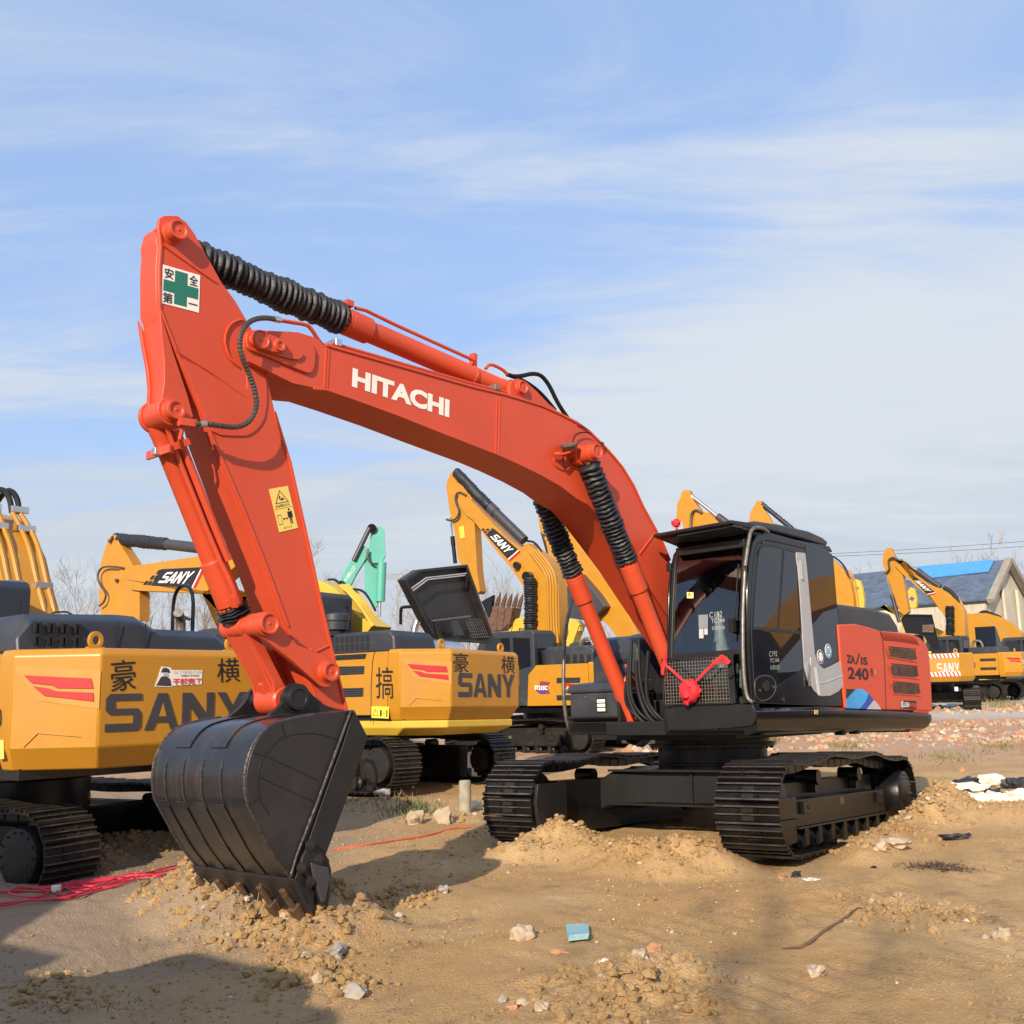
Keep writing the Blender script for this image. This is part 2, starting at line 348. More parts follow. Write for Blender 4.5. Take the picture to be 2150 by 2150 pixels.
def shoe_mb(wd, pit, detail=True):
    b = MB(); h = pit / 2
    # section across the shoe (t along travel, n outward), swept along the width
    sec = [(-h * .98, -.012), (h * .90, -.012), (h * .99, -.002), (h * .99, .006), (h * .80, .030), (h * .66, .030), (h * .60, .002), (h * .12, .002), (h * .06, .026), (-h * .06, .026), (-h * .12, .002), (-h * .62, .002), (-h * .70, .030), (-h * .86, .030), (-h * .98, .004)]
    b.prism([(t, z) for t, z in sec], 1, -wd / 2, wd / 2)
    for i_ in range(len(sec)):
        if sec[i_][1] > .022 and sec[(i_ + 1) % len(sec)][1] > .022: b.m[2 + i_] = 2
    if detail:
        for sy in (-1, 1):
            for t in (-.36, .36): b.disc((t * h, sy * wd * .15, 0), (t * h, sy * wd * .15, .020), .015, 6)
        b.mi = 1; b.box(-h * .58, -h * .16, -wd * .09, wd * .09, -.02, .0045); b.box(h * .16, h * .58, -wd * .09, wd * .09, -.02, .0045); b.mi = 0
    return b
_shoe = {}
def track(parent, X, yc, wd, m, hl=1.76, r=.40, mode='parts', out_sign=1, bulge=.06, dusty=False, pitch=.19, gear=True, lab=None):
    path, pit = loop_path(hl, r, bulge, pitch=pitch)
    c = MB()
    for (p, t) in path:      # chain links under the shoes
        nrm = Vector((t.y, -t.x)); q = p - nrm * .055
        for dy in (-.07, .07): c.beam((q.x - t.x * .085, yc + dy, q.y - t.y * .085), (q.x + t.x * .085, yc + dy, q.y + t.y * .085), .03, .08, (nrm.x, 0, nrm.y))
    c.xf(X); tr = c.build('track', m, parent, label=lab)
    key = (wd, pit, m.name)
    if mode == 'parts':
        if key not in _shoe:
            me = shoe_mb(wd, pit).mesh('track_shoe', 30); me.materials.append(m); me.materials.append(DARK); me.materials.append(EDGE); _shoe[key] = me
        for (p, t) in path:
            nrm = Vector((t.y, -t.x)); Mx = Matrix(((t.x, 0, nrm.x, p.x), (0, 1, 0, yc), (t.y, 0, nrm.y, p.y), (0, 0, 0, 1)))
            o = put('track_shoe', _shoe[key], tr); o.matrix_local = X @ Mx
    else:
        b = MB(); s0 = shoe_mb(wd, pit, False)
        for (p, t) in path:
            nrm = Vector((t.y, -t.x)); Mx = Matrix(((t.x, 0, nrm.x, p.x), (0, 1, 0, yc), (t.y, 0, nrm.y, p.y), (0, 0, 0, 1)))
            b.add([X @ (Mx @ q) for q in s0.v], s0.f)
        b.build('track_shoes', m, tr, kind='stuff')
    # frame, rollers, wheels
    s = out_sign
    fr = MB(); zc = r
    fr.prism([(-hl * .70, zc - .17), (hl * .86, zc - .17), (hl * .86, zc + .07), (-hl * .68, zc + .07)], 1, min(yc + s * .02, yc + s * .195), max(yc + s * .02, yc + s * .195))
    fr.prism([(-hl * .78, .08), (hl * .85, .08), (hl * .85, 2 * r - .19), (-hl * .78, 2 * r - .17)], 1, min(yc - s * .20, yc + s * .01), max(yc - s * .20, yc + s * .01))
    fr.prism([(-hl * .70, zc - .19), (hl * .86, zc - .19), (hl * .86, zc - .172), (-hl * .70, zc - .172)], 1, min(yc, yc + s * .225), max(yc, yc + s * .225)); fr.xf(X); fr.build('track_frame', m, parent, .006)
    fr = MB(); fr.prism([(hl * .865, zc - .09), (hl * 1.12, zc - .09), (hl * 1.14, zc + .10), (hl * .865, zc + .10)], 1, min(yc + s * .17, yc + s * .21), max(yc + s * .17, yc + s * .21))
    fr.prism([(hl * .865, zc - .30), (hl * 1.0, zc - .32), (hl * 1.10, zc - .12), (hl * 1.12, zc - .095), (hl * .865, zc - .095)], 1, min(yc + s * .15, yc + s * .20), max(yc + s * .15, yc + s * .20)); fr.xf(X); fr.build('idler_yoke', m, parent, .008)
    for x0 in (-hl * .60, hl * .70):
        fr = MB(); fr.box(x0, x0 + .17, min(yc + s * .197, yc + s * .235), max(yc + s * .197, yc + s * .235), zc - .06, zc + .05); fr.disc((x0 + .05, yc + s * .23, zc), (x0 + .05, yc + s * .245, zc), .02, 8); fr.xf(X); fr.build('frame_step', m, parent, .006)
    fr = MB(); fr.box(hl * .10, hl * .15, min(yc + s * .197, yc + s * .2), max(yc + s * .197, yc + s * .2), zc - .02, zc + .05); fr.xf(X); fr.build('frame_label', mat('dull_label', (.10, .08, .04), .6), parent)
    if gear:
        wh = MB(); wh.lathe((hl, yc - .12, r), (hl, yc + .12, r), [(0, r * .5), (.02, r * .78), (.07, r * .80), (.08, r * .88), (.16, r * .88), (.17, r * .80), (.22, r * .78), (.24, r * .5)], 28)
        wh.xf(X); wh.build('idler_wheel', m, parent)
        sp = MB(); g = []
        for i in range(42):
            a = 2 * math.pi * i / 42; rr = r * (.84 if i % 2 else .74); g.append((-hl + rr * math.cos(a), r + rr * math.sin(a)))
        sp.prism(g, 1, yc - .035, yc + .035)
        sp.lathe((-hl, yc, r), (-hl, yc + s, r), [(-.2, r * .50), (.0, r * .60), (.10, r * .66), (.25, r * .67), (.275, r * .64), (.28, r * .60), (.283, r * .2)], 28)
        for i in range(14):
            a = 2 * math.pi * i / 14; cx, cz = -hl + r * .56 * math.cos(a), r + r * .56 * math.sin(a); sp.disc((cx, yc + s * .27, cz), (cx, yc + s * .292, cz), .013, 6)
        sp.xf(X); sp.build('sprocket', m, parent)
        for i in range(8):
            x = -hl * .72 + i * hl * 1.44 / 7; b = MB()
            b.lathe((x, yc - .17, r * .30), (x, yc + .17, r * .30), [(0, .04), (.03, .06), (.05, .10), (.10, .10), (.12, .075), (.22, .075), (.24, .10), (.29, .10), (.31, .06), (.34, .04)], 14)
            b.box(x - .05, x + .05, min(yc + s * .165, yc + s * .20), max(yc + s * .165, yc + s * .20), r * .14, r * .56); b.xf(X); b.build('track_roller', m, parent)
        for x in (hl * .36, -hl * .36):
            b = MB(); b.disc((x, yc - .1, 2 * r - .15), (x, yc + .12, 2 * r - .15), .075, 14); b.box(x - .04, x + .04, yc + s * .02, yc + s * .09, zc + .1, 2 * r - .15); b.xf(X); b.build('carrier_roller', m, parent)
    return tr
def bellows(p, q, r, n, name, parent, rnd=1, squeeze=None, amp=.18, nk=1.0):
    b = MB(); L = (Vector(q) - Vector(p)).length; prof = []; rng = random.Random(rnd)
    for i in range(n):
        f0 = i / n; f1 = (i + .5) / n
        g = (lambda f: f) if not squeeze else (lambda f: f ** squeeze)
        k = .90 + rng.random() * .17
        prof += [(g(f0) * L, r * (1 - amp)), (g(f0 + .28 / n) * L, r * k * .98), (g(f1) * L, r * k * 1.03), (g(f0 + .72 / n) * L, r * k * .98)]
    prof.append((L, r * (1 - amp)))
    b.lathe(p, q, prof, 26)
    for i, v in enumerate(b.v):
        nn = noise.noise(v * 14 + Vector((rnd * 7, 0, 0))); ax_ = (Vector(q) - Vector(p)).normalized(); b.v[i] = v + (ax_ * nn * .018 + (noise.noise_vector(v * 9) * .010) + noise.noise_vector(v * 30) * .004) * nk + noise.noise_vector(v * 1.7 + Vector((rnd, 0, 0))) * .014 * Vector((1, 1, 1)).length / 1.732
    return b.build(name, RUB, parent, smooth=50)
def bolts_ring(b, c, axis, r, n, br=.012, h=.015):
    c = Vector(c); t = Vector(axis).normalized(); a = t.orthogonal().normalized(); d = t.cross(a)
    for i in range(n):
        k = c + a * math.cos(6.283 * i / n) * r + d * math.sin(6.283 * i / n) * r; b.disc(k, k + t * h, br, 6)
def pin(parent, x, z, y, s, r, m, name='pin_boss', inner=.66, ln=.05):
    b = MB(); b.lathe((x, y, z), (x, y + s, z), [(-.02, r * 1.14), (.012, r * 1.14), (.014, r), (ln, r), (ln, r * inner + .008), (ln - .012, r * inner), (ln - .012, .01), (ln - .006, .01)], 28)
    return b.build(name, m, parent, .003)
# ================================================================== THE ORANGE-RED EXCAVATOR
MS = frame(2.155, 12.133, .8384, .0209, .0152)
MU = frame(2.155, 12.133, .9607, .058, .0152, -.06)
ORX = empty('excavator', MS, 'orange-red excavator with black cab, its large black bucket resting on the foreground dirt', 'excavator')
XU = MS.inverted() @ MU
track(ORX, XU, 1.295, .60, TRK, out_sign=1)
track(ORX, XU, -1.295, .60, TRK, out_sign=-1)
# guard plate that closes the near end of the far track
b = MB(); b.prism(UP('I', [(545, 990), (765, 975), (775, 1250), (690, 1385), (600, 1410), (555, 1330), (530, 1130)], MU, 1, -.98), 1, -1.0, -.96); b.xf(XU); b.build('track_guard', SATIN, ORX, .006)
# cross frame
b = MB()
lo, up_ = .36, .68
b.loft([[(.62, -1.2, .24), (.62, -1.2, .55), (.30, -1.2, .60), (.30, -1.2, .24)], [(.66, -.95, .34), (.66, -.95, .68), (.1, -.95, .74), (.1, -.95, .34)], [(.62, -.45, .36), (.62, -.45, .70), (-.2, -.45, .76), (-.2, -.45, .36)], [(.62, .45, .36), (.62, .45, .70), (-.2, .45, .76), (-.2, .45, .36)], [(.66, .95, .34), (.66, .95, .68), (.1, .95, .74), (.1, .95, .34)], [(.62, 1.2, .24), (.62, 1.2, .55), (.3, 1.2, .6), (.3, 1.2, .24)]])
b.loft([[(-.62, -1.2, .24), (-.62, -1.2, .55), (-.30, -1.2, .60), (-.30, -1.2, .24)], [(-.62, -.45, .36), (-.62, -.45, .70), (0, -.45, .76), (0, -.45, .36)], [(-.62, .45, .36), (-.62, .45, .70), (0, .45, .76), (0, .45, .36)], [(-.62, 1.2, .24), (-.62, 1.2, .55), (-.3, 1.2, .6), (-.3, 1.2, .24)]])
b.xf(XU); b.build('cross_frame', SATIN, ORX, .015)
b = MB(); b.box(.60, .72, -.95, .95, .69, .715); b.box(.60, .74, -.95, .95, .335, .355); b.box(.63, .655, .02, .04, .36, .69); b.xf(XU); b.build('frame_flange', SATIN, ORX, .004)
b = MB(); b.beam((1.0, -.9, .1), (.66, -.5, .62), .05, .3, (0, 1, 0)); b.xf(XU)
b = MB(); b.disc((0, 0, .6), (0, 0, .90), .60, 48); b.disc((0, 0, .715), (0, 0, .74), .66, 48); b.build('turntable_base', SATIN, ORX, .008)
b = MB(); b.disc((0, 0, .90), (0, 0, .935), .69, 48); b.disc((0, 0, .937), (0, 0, 1.03), .63, 48); bolts_ring(b, (0, 0, .895), (0, 0, -1), .66, 36, .013, .02); b.build('slewing_ring', SATIN, ORX)
# ---- revolving deck
b = MB(); b.box(-2.6, 1.0, -1.25, 1.26, 1.06, 1.20); b.box(1.0, 1.38, -.42, 1.26, 1.06, 1.2); b.box(-.9, 1.0, -.9, .9, 1.0, 1.058); b.box(-2.4, 1.2, -.40, -.36, 1.2, 1.5); b.box(-2.4, 1.2, .30, .34, 1.2, 1.5)
for x in (-.75, -1.1, -2.0, -2.35): b.box(x, x + .09, 1.15, 1.25, .99, 1.058)
b.build('deck_frame', SATIN, ORX, .01)
sk = [(1.26, 1.0), (1.36, 1.0), (1.405, .86), (1.41, .35), (1.38, .08), (1.30, 0), (1.26, .02)]
b = MB(); b.loft([[(x, y, zb + (zt - zb) * z) for y, z in sk] for x, zb, zt in ((1.455, 1.055, 1.31), (0, 1.04, 1.305), (-.6, 1.03, 1.285), (-2.0, 1.0, 1.24), (-2.6, .985, 1.205), (-2.74, 1.01, 1.195), (-2.80, 1.06, 1.185))]); b.build('side_skirt', BLK, ORX, .006)
b = MB(); b.prism(chaikin(UP('F', [(250, 1622), (960, 1612), (985, 1650), (990, 1760), (960, 1800), (300, 1835), (282, 1780)], MS, 0, 1.47), 1, True), 0, 1.455, 1.485)
for p in ((270, 1642), (460, 1838 - 18), (670, 1828 - 14)):
    q = U3('F', p[0], p[1], MS, 0, 1.485); b.disc(q, q + Vector((.01, 0, 0)), .012, 8)
b.build('front_panel', SATIN, ORX, .004)
b = MB(); b.box(1.30, 1.452, .36, 1.36, 1.10, 1.345); b.build('cab_floor', BLK, ORX, .006)
# ---- engine house, counterweight
b = MB(); b.box(-2.55, -.58, -1.30, 1.345, 1.205, 2.12); b.build('engine_house', BLK, ORX, .03)
bk = []
for z, ins in ((.97, .12), (1.02, .04), (1.12, 0), (1.9, .01), (2.02, .04), (2.10, .14)):
    pl = [(-2.35, 1.38), (-2.82, 1.375), (-2.96, 1.28), (-3.10, .9), (-3.18, .4), (-3.18, -.4), (-3.10, -.9), (-2.96, -1.28), (-2.82, -1.375), (-2.35, -1.38)]
    bk.append([(x + ins * (.9 if x < -2.4 else 0), y - math.copysign(ins * .8, y), z) for x, y in pl])
b = MB(); b.loft(bk); b.build('counterweight', RED, ORX, .02, 50)
sp_ = UP('K', [(330, 868), (480, 862), (600, 892), (690, 922), (860, 935), (970, 950), (1040, 985), (1090, 1040), (1112, 1100), (1130, 1300), (1142, 1618), (1000, 1612), (740, 1606), (395, 1592), (375, 1400), (350, 1150)], MS, 1, 1.385)
b = MB(); b.prism(sp_, 1, 1.345, 1.385); b.build('side_panel', RED, ORX, .018, seg=3)
b = MB(); b.tube([U3('K', x, y, MS, 1, 1.387) for x, y in ((690, 925), (712, 1000), (728, 1200), (736, 1400), (742, 1604))], .005, 6); b.build('panel_seam', DARK, ORX)
for i, q in enumerate(([(745, 1050), (998, 1075), (1005, 1190), (768, 1150)], [(768, 1198), (1013, 1222), (1018, 1335), (785, 1312)], [(785, 1350), (1030, 1375), (1035, 1482), (797, 1465)])):
    pr = UP('K', q, MS, 1, 1.386)
    v = MB().prism(chaikin(pr, 1, True), 1, 1.3815, 1.3875).build('vent_opening', MESHG, ORX)
    b = MB(); x0 = min(p[0] for p in pr) + .02; x1 = max(p[0] for p in pr) - .02; z0 = min(p[1] for p in pr) + .035; z1 = max(p[1] for p in pr) - .035
    for k in range(7): b.beam((x0, 1.391, z0 + (z1 - z0) * k / 6), (x1, 1.391, z0 + (z1 - z0) * k / 6), .004, .008)
    for k in range(14): b.beam((x0 + (x1 - x0) * k / 13, 1.394, z0), (x0 + (x1 - x0) * (k + .8) / 13, 1.394, z1), .004, .006)
    b.build('vent_mesh', RUST, v)
    b = MB()
    for a, c in zip(pr, pr[1:] + pr[:1]): b.beam((a[0], 1.388, a[1]), (c[0], 1.388, c[1]), .012, .014, (0, 1, 0))
    b.build('vent_frame', RED, v)
for k in range(20):
    u = k / 19; x = 705 + u * 290; y0 = 932 + 45 * u ** 1.5
    a, c = UP('K', [(x, y0), (x + 35, y0 + 75 - 8 * u)], MS, 1, 1.4)
    MB().beam((a[0], 1.382, a[1]), (c[0], 1.388, c[1]), .010, .006, (0, 0, 1)).build('louvre', DARK, ORX)
b = MB(); sec = [(-.70, 2.10), (-.68, 2.42), (-.8, 2.46), (-2.0, 2.46), (-2.55, 2.42), (-2.75, 2.28), (-2.78, 2.10)]
b.prism(sec, 1, -1.0, 1.12); b.build('engine_hood', GRY, ORX, .05, seg=4)
b = MB(); b.prism(sec, 1, -1.0, 1.10); b.v = [Vector((v.x * .97 - .05, v.y * .9, v.z + .0)) for v in b.v]; 
# side graphics
G_ = lambda pts, m, name, th=.003: plate('K', pts, MS, 1, 1.385, th, m, name, ORX)
G_([(398, 1512), (440, 1465), (478, 1427), (510, 1422), (545, 1432), (590, 1462), (630, 1518), (600, 1560), (570, 1597), (398, 1590)], BLU, 'side_stripe')
G_([(590, 1462), (632, 1518), (600, 1560), (571, 1597), (510, 1595), (560, 1540)], BLUD, 'side_stripe', .004)
G_([(398, 1424), (476, 1427), (398, 1508)], INK, 'side_stripe')
G_([(636, 1522), (665, 1550), (700, 1602), (574, 1598)], LGRY, 'side_stripe')
t = G_([(865, 1524), (1000, 1528), (1001, 1600), (865, 1590)], INK, 'dealer_plate', .004)
G_([(868, 1528), (888, 1528), (884, 1560), (900, 1575), (880, 1588), (868, 1580)], LGRY, 'plate_emblem', .006)
for s_, c, m_ in (('LEGBH', [(893, 1580), (940, 1582), (940, 1540), (893, 1538)], WHT), ('利得昌', [(943, 1584), (996, 1588), (996, 1546), (943, 1542)], REDW)):
    text(s_, quad_px('K', c, MS, 1, 1.390), m_, t, bold=.02, nrm=(0, 1, 0)).matrix_parent_inverse = Matrix()
NL = (0, 1, 0)
text('ZA', quad_px('K', [(404, 1200), (477, 1208), (470, 1138), (396, 1126)], MS, 1, 1.385), INK, ORX, bold=.045, nrm=NL)
G_([(478, 1212), (490, 1213), (516, 1118), (506, 1117)], INK, 'lettering')
text('IS', quad_px('K', [(524, 1213), (583, 1220), (578, 1152), (522, 1144)], MS, 1, 1.385), INK, ORX, bold=.03, nrm=NL)
text('240', quad_px('K', [(412, 1338), (592, 1352), (588, 1248), (408, 1234)], MS, 1, 1.385), INK, ORX, bold=.03, nrm=NL)
b = MB(); b.prism(UP('K', [(600, 1240), (664, 1245), (668, 1322), (604, 1317)], MS, 1, 1.385), 1, 1.385, 1.388); b.build('rating_plate', RED, ORX)
text('fi', quad_px('K', [(604, 1312), (630, 1314), (628, 1246), (602, 1244)], MS, 1, 1.388), INK, ORX, bold=.01, nrm=NL); text('2', quad_px('K', [(636, 1290), (652, 1291), (652, 1262), (636, 1260)], MS, 1, 1.388), LGRY, ORX, nrm=NL)
plate('K', [(122, 1605), (152, 1607), (152, 1643), (122, 1641)], MS, 1, 1.412, .003, YST, 'sticker', ORX)
text('G', quad_px('K', [(128, 1636), (146, 1638), (146, 1612), (128, 1610)], MS, 1, 1.416), INK, ORX, nrm=NL)
# ---- cab
FRX = [(1.30, 1.44), (1.55, 1.455), (1.8, 1.45), (2.06, 1.42), (2.4, 1.37), (2.7, 1.31), (2.85, 1.265), (2.95, 1.19), (3.0, 1.05)]
def fx(z):
    for (a, b_), (c, d) in zip(FRX, FRX[1:]):
        if z <= c: return b_ + (d - b_) * (z - a) / (c - a)
    return FRX[-1][1]
sideout = UP('F', [(962, 1612), (938, 1300), (925, 1000), (925, 700), (938, 450), (965, 310), (1010, 240), (1100, 222), (1360, 295), (1580, 372), (1612, 420), (1632, 640), (1662, 900), (1700, 1300), (1725, 1640)], MS, 1, 1.36)
b = MB(); b.prism(sideout, 1, 1.325, 1.36); b.build('cab_side', BLK, ORX, .012)
b = MB(); b.prism([(x, z) for x, z in sideout], 1, .43, .455); b.build('cab_side', BLK, ORX, .01, label='far side wall of the cab, facing the boom')
xr = max(-.55, -.6)
b = MB(); b.box(-.62, -.58, .456, 1.324, 1.3, 2.95); b.build('cab_rear', BLK, ORX)
b = MB(); b.prism([(1.05, 2.93), (1.05, 2.99), (-.45, 3.0), (-.6, 2.96), (-.6, 2.90)], 1, .456, 1.324); b.build('cab_ceiling', BLK, ORX)
for y0, y1 in ((1.27, 1.324), (.456, .50)):
    b = MB(); zs = [1.35 + i * .1 for i in range(17)]
    b.loft([[(fx(z), y0, z), (fx(z), y1, z), (fx(z) - .09, y1, z), (fx(z) - .09, y0, z)] for z in zs]); b.build('cab_pillar', SATIN, ORX, .01)
b = MB(); b.beam((fx(1.84) - .03, .50, 1.84), (fx(1.84) - .03, 1.27, 1.84), .05, .05); b.build('windshield_frame', SATIN, ORX, .01); b = MB(); b.beam((fx(2.92) - .03, .46, 2.92), (fx(2.92) - .03, 1.27, 2.92), .07, .09); b.build('windshield_frame', SATIN, ORX, .01)
b = MB(); zs = [1.40 + i * .0735 for i in range(21)]
b.v = [Vector((fx(z) - .02, y, z)) for z in zs for y in (.50, 1.27)]; b.f = [[2 * i, 2 * i + 1, 2 * i + 3, 2 * i + 2] for i in range(20)]; b.m = [0] * 20
b.build('windshield', WGLASS, ORX)
b = MB(); z0, z1 = 1.37, 1.80
for i in range(23):
    y = .43 + .73 * i / 22; b.beam((1.50, y, z0), (1.49, y, z1), .0035, .0035, (1, 0, 0))
for i in range(14):
    z = z0 + (z1 - z0) * i / 13; b.beam((1.497, .43, z), (1.497, 1.16, z), .0035, .0035, (1, 0, 0))
gr = b.build('guard_grille', mat('grille_wire', (.16, .14, .12), .5), ORX)
b = MB()
for p, q in (((1.5, .41, 1.36), (1.49, .41, 1.81)), ((1.5, .41, 1.81), (1.49, 1.19, 1.81)), ((1.5, .41, 1.36), (1.5, 1.19, 1.36))): b.beam(p, q, .018, .018, (1, 0, 0))
b.beam((1.495, 1.19, 1.355), (1.485, 1.19, 1.83), .018, .06, (0, 1, 0)); b.disc((1.49, 1.20, 1.62), (1.54, 1.20, 1.62), .025, 10); b.build('grille_frame', SATIN, gr, .003)
# wiper, interior
b = MB(); b.tube([(fx(1.95) + .02, 1.21, 1.95), (fx(2.4) + .02, 1.235, 2.35), (fx(2.7) + .015, 1.25, 2.7)], .008, 6); b.box(fx(2.0), fx(2.0) + .05, 1.18, 1.24, 2.03, 2.16); b.build('wiper', HOSE, ORX)
b = MB(); b.box(-.1, .4, .60, 1.06, 1.5, 1.72); b.build('seat_cushion', SEAT, ORX, .05, seg=3)
b = MB(); b.loft([[(x - dx, y, z) for x, y in ((.10, .62 + k), (.10, 1.04 - k), (-.05, 1.04 - k), (-.05, .62 + k))] for z, dx, k in ((1.68, 0, .02), (2.0, .04, 0), (2.2, .08, .03), (2.3, .10, .1))]); b.build('seat_back', SEAT, ORX, .04, seg=3)
b = MB(); b.loft([[(.85 + .05 * math.cos(a) * r_, .70 + .055 * math.sin(a) * r_, z) for a in [i * math.pi / 5 for i in range(10)]] for z, r_ in ((1.72, 1.9), (1.9, 1.7), (2.05, 1.0), (2.2, .9), (2.28, .4))]); b.build('headrest', SEAT, ORX)
b = MB(); b.box(.55, .9, .50, .6, 1.36, 1.75); b.box(.5, .9, 1.1, 1.22, 1.36, 1.78); b.box(1.0, 1.2, .5, 1.2, 1.35, 1.42); b.tube([(1.0, .7, 1.4), (.95, .7, 1.75)], .02); b.tube([(1.0, .95, 1.4), (.95, .95, 1.75)], .02); b.build('console', OLIVE, ORX, .015)
b = MB(); b.loft([[(.2, 1.10, 1.75), (.2, 1.2, 1.75), (.1, 1.2, 1.75), (.1, 1.1, 1.75)], [(.22, 1.05, 2.0), (.22, 1.22, 1.98), (.1, 1.2, 1.98), (.1, 1.05, 1.99)], [(.18, 1.12, 2.16), (.18, 1.15, 2.17), (.12, 1.15, 2.15), (.12, 1.12, 2.16)]]); b.build('red_cover', CLOTH, ORX, .01)
# papers behind the glass
def on_glass(pts, off=.0):
    r = []
    for x, y in pts:
        q = U3('F', x, y, MS, 0, 1.40)
        for _ in range(4): q = U3('F', x, y, MS, 0, fx(min(q.z, 2.95)) - .02 + off)
        r.append(q)
    return r
def quad(pts, m, name, parent=None):
    b = MB(); b.add(pts, [list(range(len(pts)))]); me = b.mesh(name, 0); me.materials.append(m); return put(name, me, parent or ORX)
quad(on_glass([(433, 708), (487, 710), (486, 758), (434, 757)], .004), mat('pale_yellow_tag', (.75, .70, .25), .5), 'glass_tag')
text('R', on_glass([(447, 745), (470, 745), (470, 716), (447, 716)], .006), INK, ORX, nrm=(1, 0, 0))
quad(on_glass([(527, 893), (605, 890), (604, 1000), (530, 1003)], .004), mat('grey_paper', (.20, .22, .24), .6), 'glass_paper')
quad(on_glass([(532, 1006), (568, 1004), (569, 1082), (533, 1083)], .004), LGRY, 'glass_paper')
quad(on_glass([(574, 1004), (602, 1003), (603, 1052), (575, 1053)], .004), LGRY, 'glass_paper')
for s_, c in (('C192', [(618, 918), (722, 906), (720, 862), (618, 872)]), ('YC166', [(632, 962), (742, 948), (740, 912), (632, 922)]), ('长泰22车', [(636, 1018), (746, 1010), (744, 980), (636, 984)])):
    text(s_, on_glass(c, .006), CHALK, ORX, name='chalk_writing', bold=-.012, lift=.002, nrm=(1, 0, 0))
for s_, c in (('C192', [(1100, 1232), (1165, 1228), (1163, 1184), (1100, 1190)]), ('YC166', [(1106, 1280), (1182, 1272), (1180, 1240), (1106, 1246)]), ('长泰22车', [(1108, 1338), (1186, 1336), (1184, 1296), (1108, 1300)])):
    text(s_, quad_px('F', c, MS, 1, 1.366), CHALK, ORX, name='chalk_writing', bold=-.010, lift=.002, nrm=NL)
# door glass etc.
pf = lambda pts, m, name, v0=1.36, th=.004, rnd=0, bev=0, y=1.36: plate('F', pts, MS, 1, y, th, m, name, ORX, bev, rnd=rnd)
pf([(1008, 420), (1022, 360), (1050, 333), (1100, 330), (1312, 388), (1330, 700), (1348, 1028), (968, 992), (985, 700)], SGLASS, 'side_window')
pf([(966, 1014), (1350, 1046), (1368, 1330), (1160, 1462), (1130, 1400), (1060, 1385), (1000, 1400), (982, 1460), (972, 1300)], SGLASS, 'side_window')
pf([(1392, 330), (1584, 380), (1604, 420), (1664, 1000), (1680, 1235), (1600, 1285), (1532, 1326), (1492, 1290), (1466, 1230), (1450, 1050)], SGLASS, 'side_window')
pf([(1004, 410), (1020, 352), (1050, 326), (1110, 320), (1322, 380), (1340, 390), (1366, 1040), (1352, 1040), (1316, 392), (1100, 336), (1052, 338), (1026, 364), (1012, 420)], SATIN, 'window_seal', th=.008)
for a, c, wd_ in (((1216, 372), (1170, 1008), .012), ((966, 1000), (1352, 1036), .03), ((1222, 372), (1176, 1008), .006)):
    p, q = U3('F', *a, MS, 1, 1.366), U3('F', *c, MS, 1, 1.366); MB().beam(p, q, .010, wd_, (0, 0, 1) if wd_ > .02 else (1, 0, 0)).build('window_bar', SATIN, ORX)
sl = [(985, 1600), (970, 1300), (955, 1000), (962, 700), (975, 480), (995, 330), (1040, 290), (1100, 285), (1390, 352)]
b = MB(); b.tube([U3('F', x, y, MS, 1, 1.362) for x, y in chaikin(sl, 2)], .006, 6); b.build('door_seam', DARK, ORX)
b = MB(); b.tube([U3('F', x, y, MS, 1, 1.362) for x, y in chaikin([(985, 1605), (1050, 1600), (1130, 1560), (1160, 1470), (1380, 1335)], 1)], .005, 6); b.build('door_seam', DARK, ORX)
pf([(1312, 384), (1386, 392), (1400, 520), (1425, 800), (1463, 1212), (1425, 1235), (1420, 1320), (1442, 1480), (1410, 1430), (1380, 1320), (1366, 1100), (1340, 700)], SILV, 'silver_pillar', th=.014, bev=.004)
pf([(1425, 1236), (1462, 1214), (1476, 1262), (1502, 1306), (1536, 1332), (1610, 1300), (1692, 1256), (1712, 1455), (1650, 1515), (1585, 1550), (1505, 1553), (1460, 1515), (1440, 1480), (1424, 1330)], SILV, 'silver_flare', th=.018, bev=.004)
for p in (((1470, 1320), (1485, 1430), (1500, 1545)), ((1480, 1316), (1496, 1430), (1512, 1545)), ((1500, 1450), (1560, 1440), (1700, 1385))):
    MB().tube([U3('F', x, y, MS, 1, 1.381) for x, y in p], .005, 6).build('flare_groove', LGRY, ORX)
for y0, y1 in ((460, 600), (1285, 1470)):
    b = MB()
    for k in range(6):
        yy = y0 + (y1 - y0) * k / 6; xx = 1358 + (yy - 460) * .068; q = U3('F', xx, yy, MS, 1, 1.376); b.box(q.x - .022, q.x + .022, 1.374, 1.392, q.z - .04, q.z - .002)
    b.build('door_hinge', STEEL, ORX, .003)
hd = chaikin([(978, 1440), (1010, 1395), (1070, 1382), (1130, 1400), (1162, 1470), (1130, 1560), (1040, 1600), (990, 1560)], 2, True)
b = MB(); b.tube([U3('F', x, y, MS, 1, 1.364) for x, y in hd + hd[:1]], .007, 6); b.build('door_handle_rim', GREYT, ORX)
plate('F', hd, MS, 1, 1.36, .003, BLK, 'door_handle_bowl', ORX)
pf([(1040, 1470), (1062, 1425), (1090, 1425), (1100, 1500), (1060, 1520)], DARK, 'door_handle', th=.012, rnd=1)
for x, y in ((1022, 1506), (1132, 1478), (1212, 1582), (1047, 305)):
    q = U3('F', x, y, MS, 1, 1.36); MB().disc(q, q + Vector((0, .012, 0)), .016 if x != 1212 else .028, 14).build('cab_bolt', SATIN if x == 1212 else GREYT, ORX)
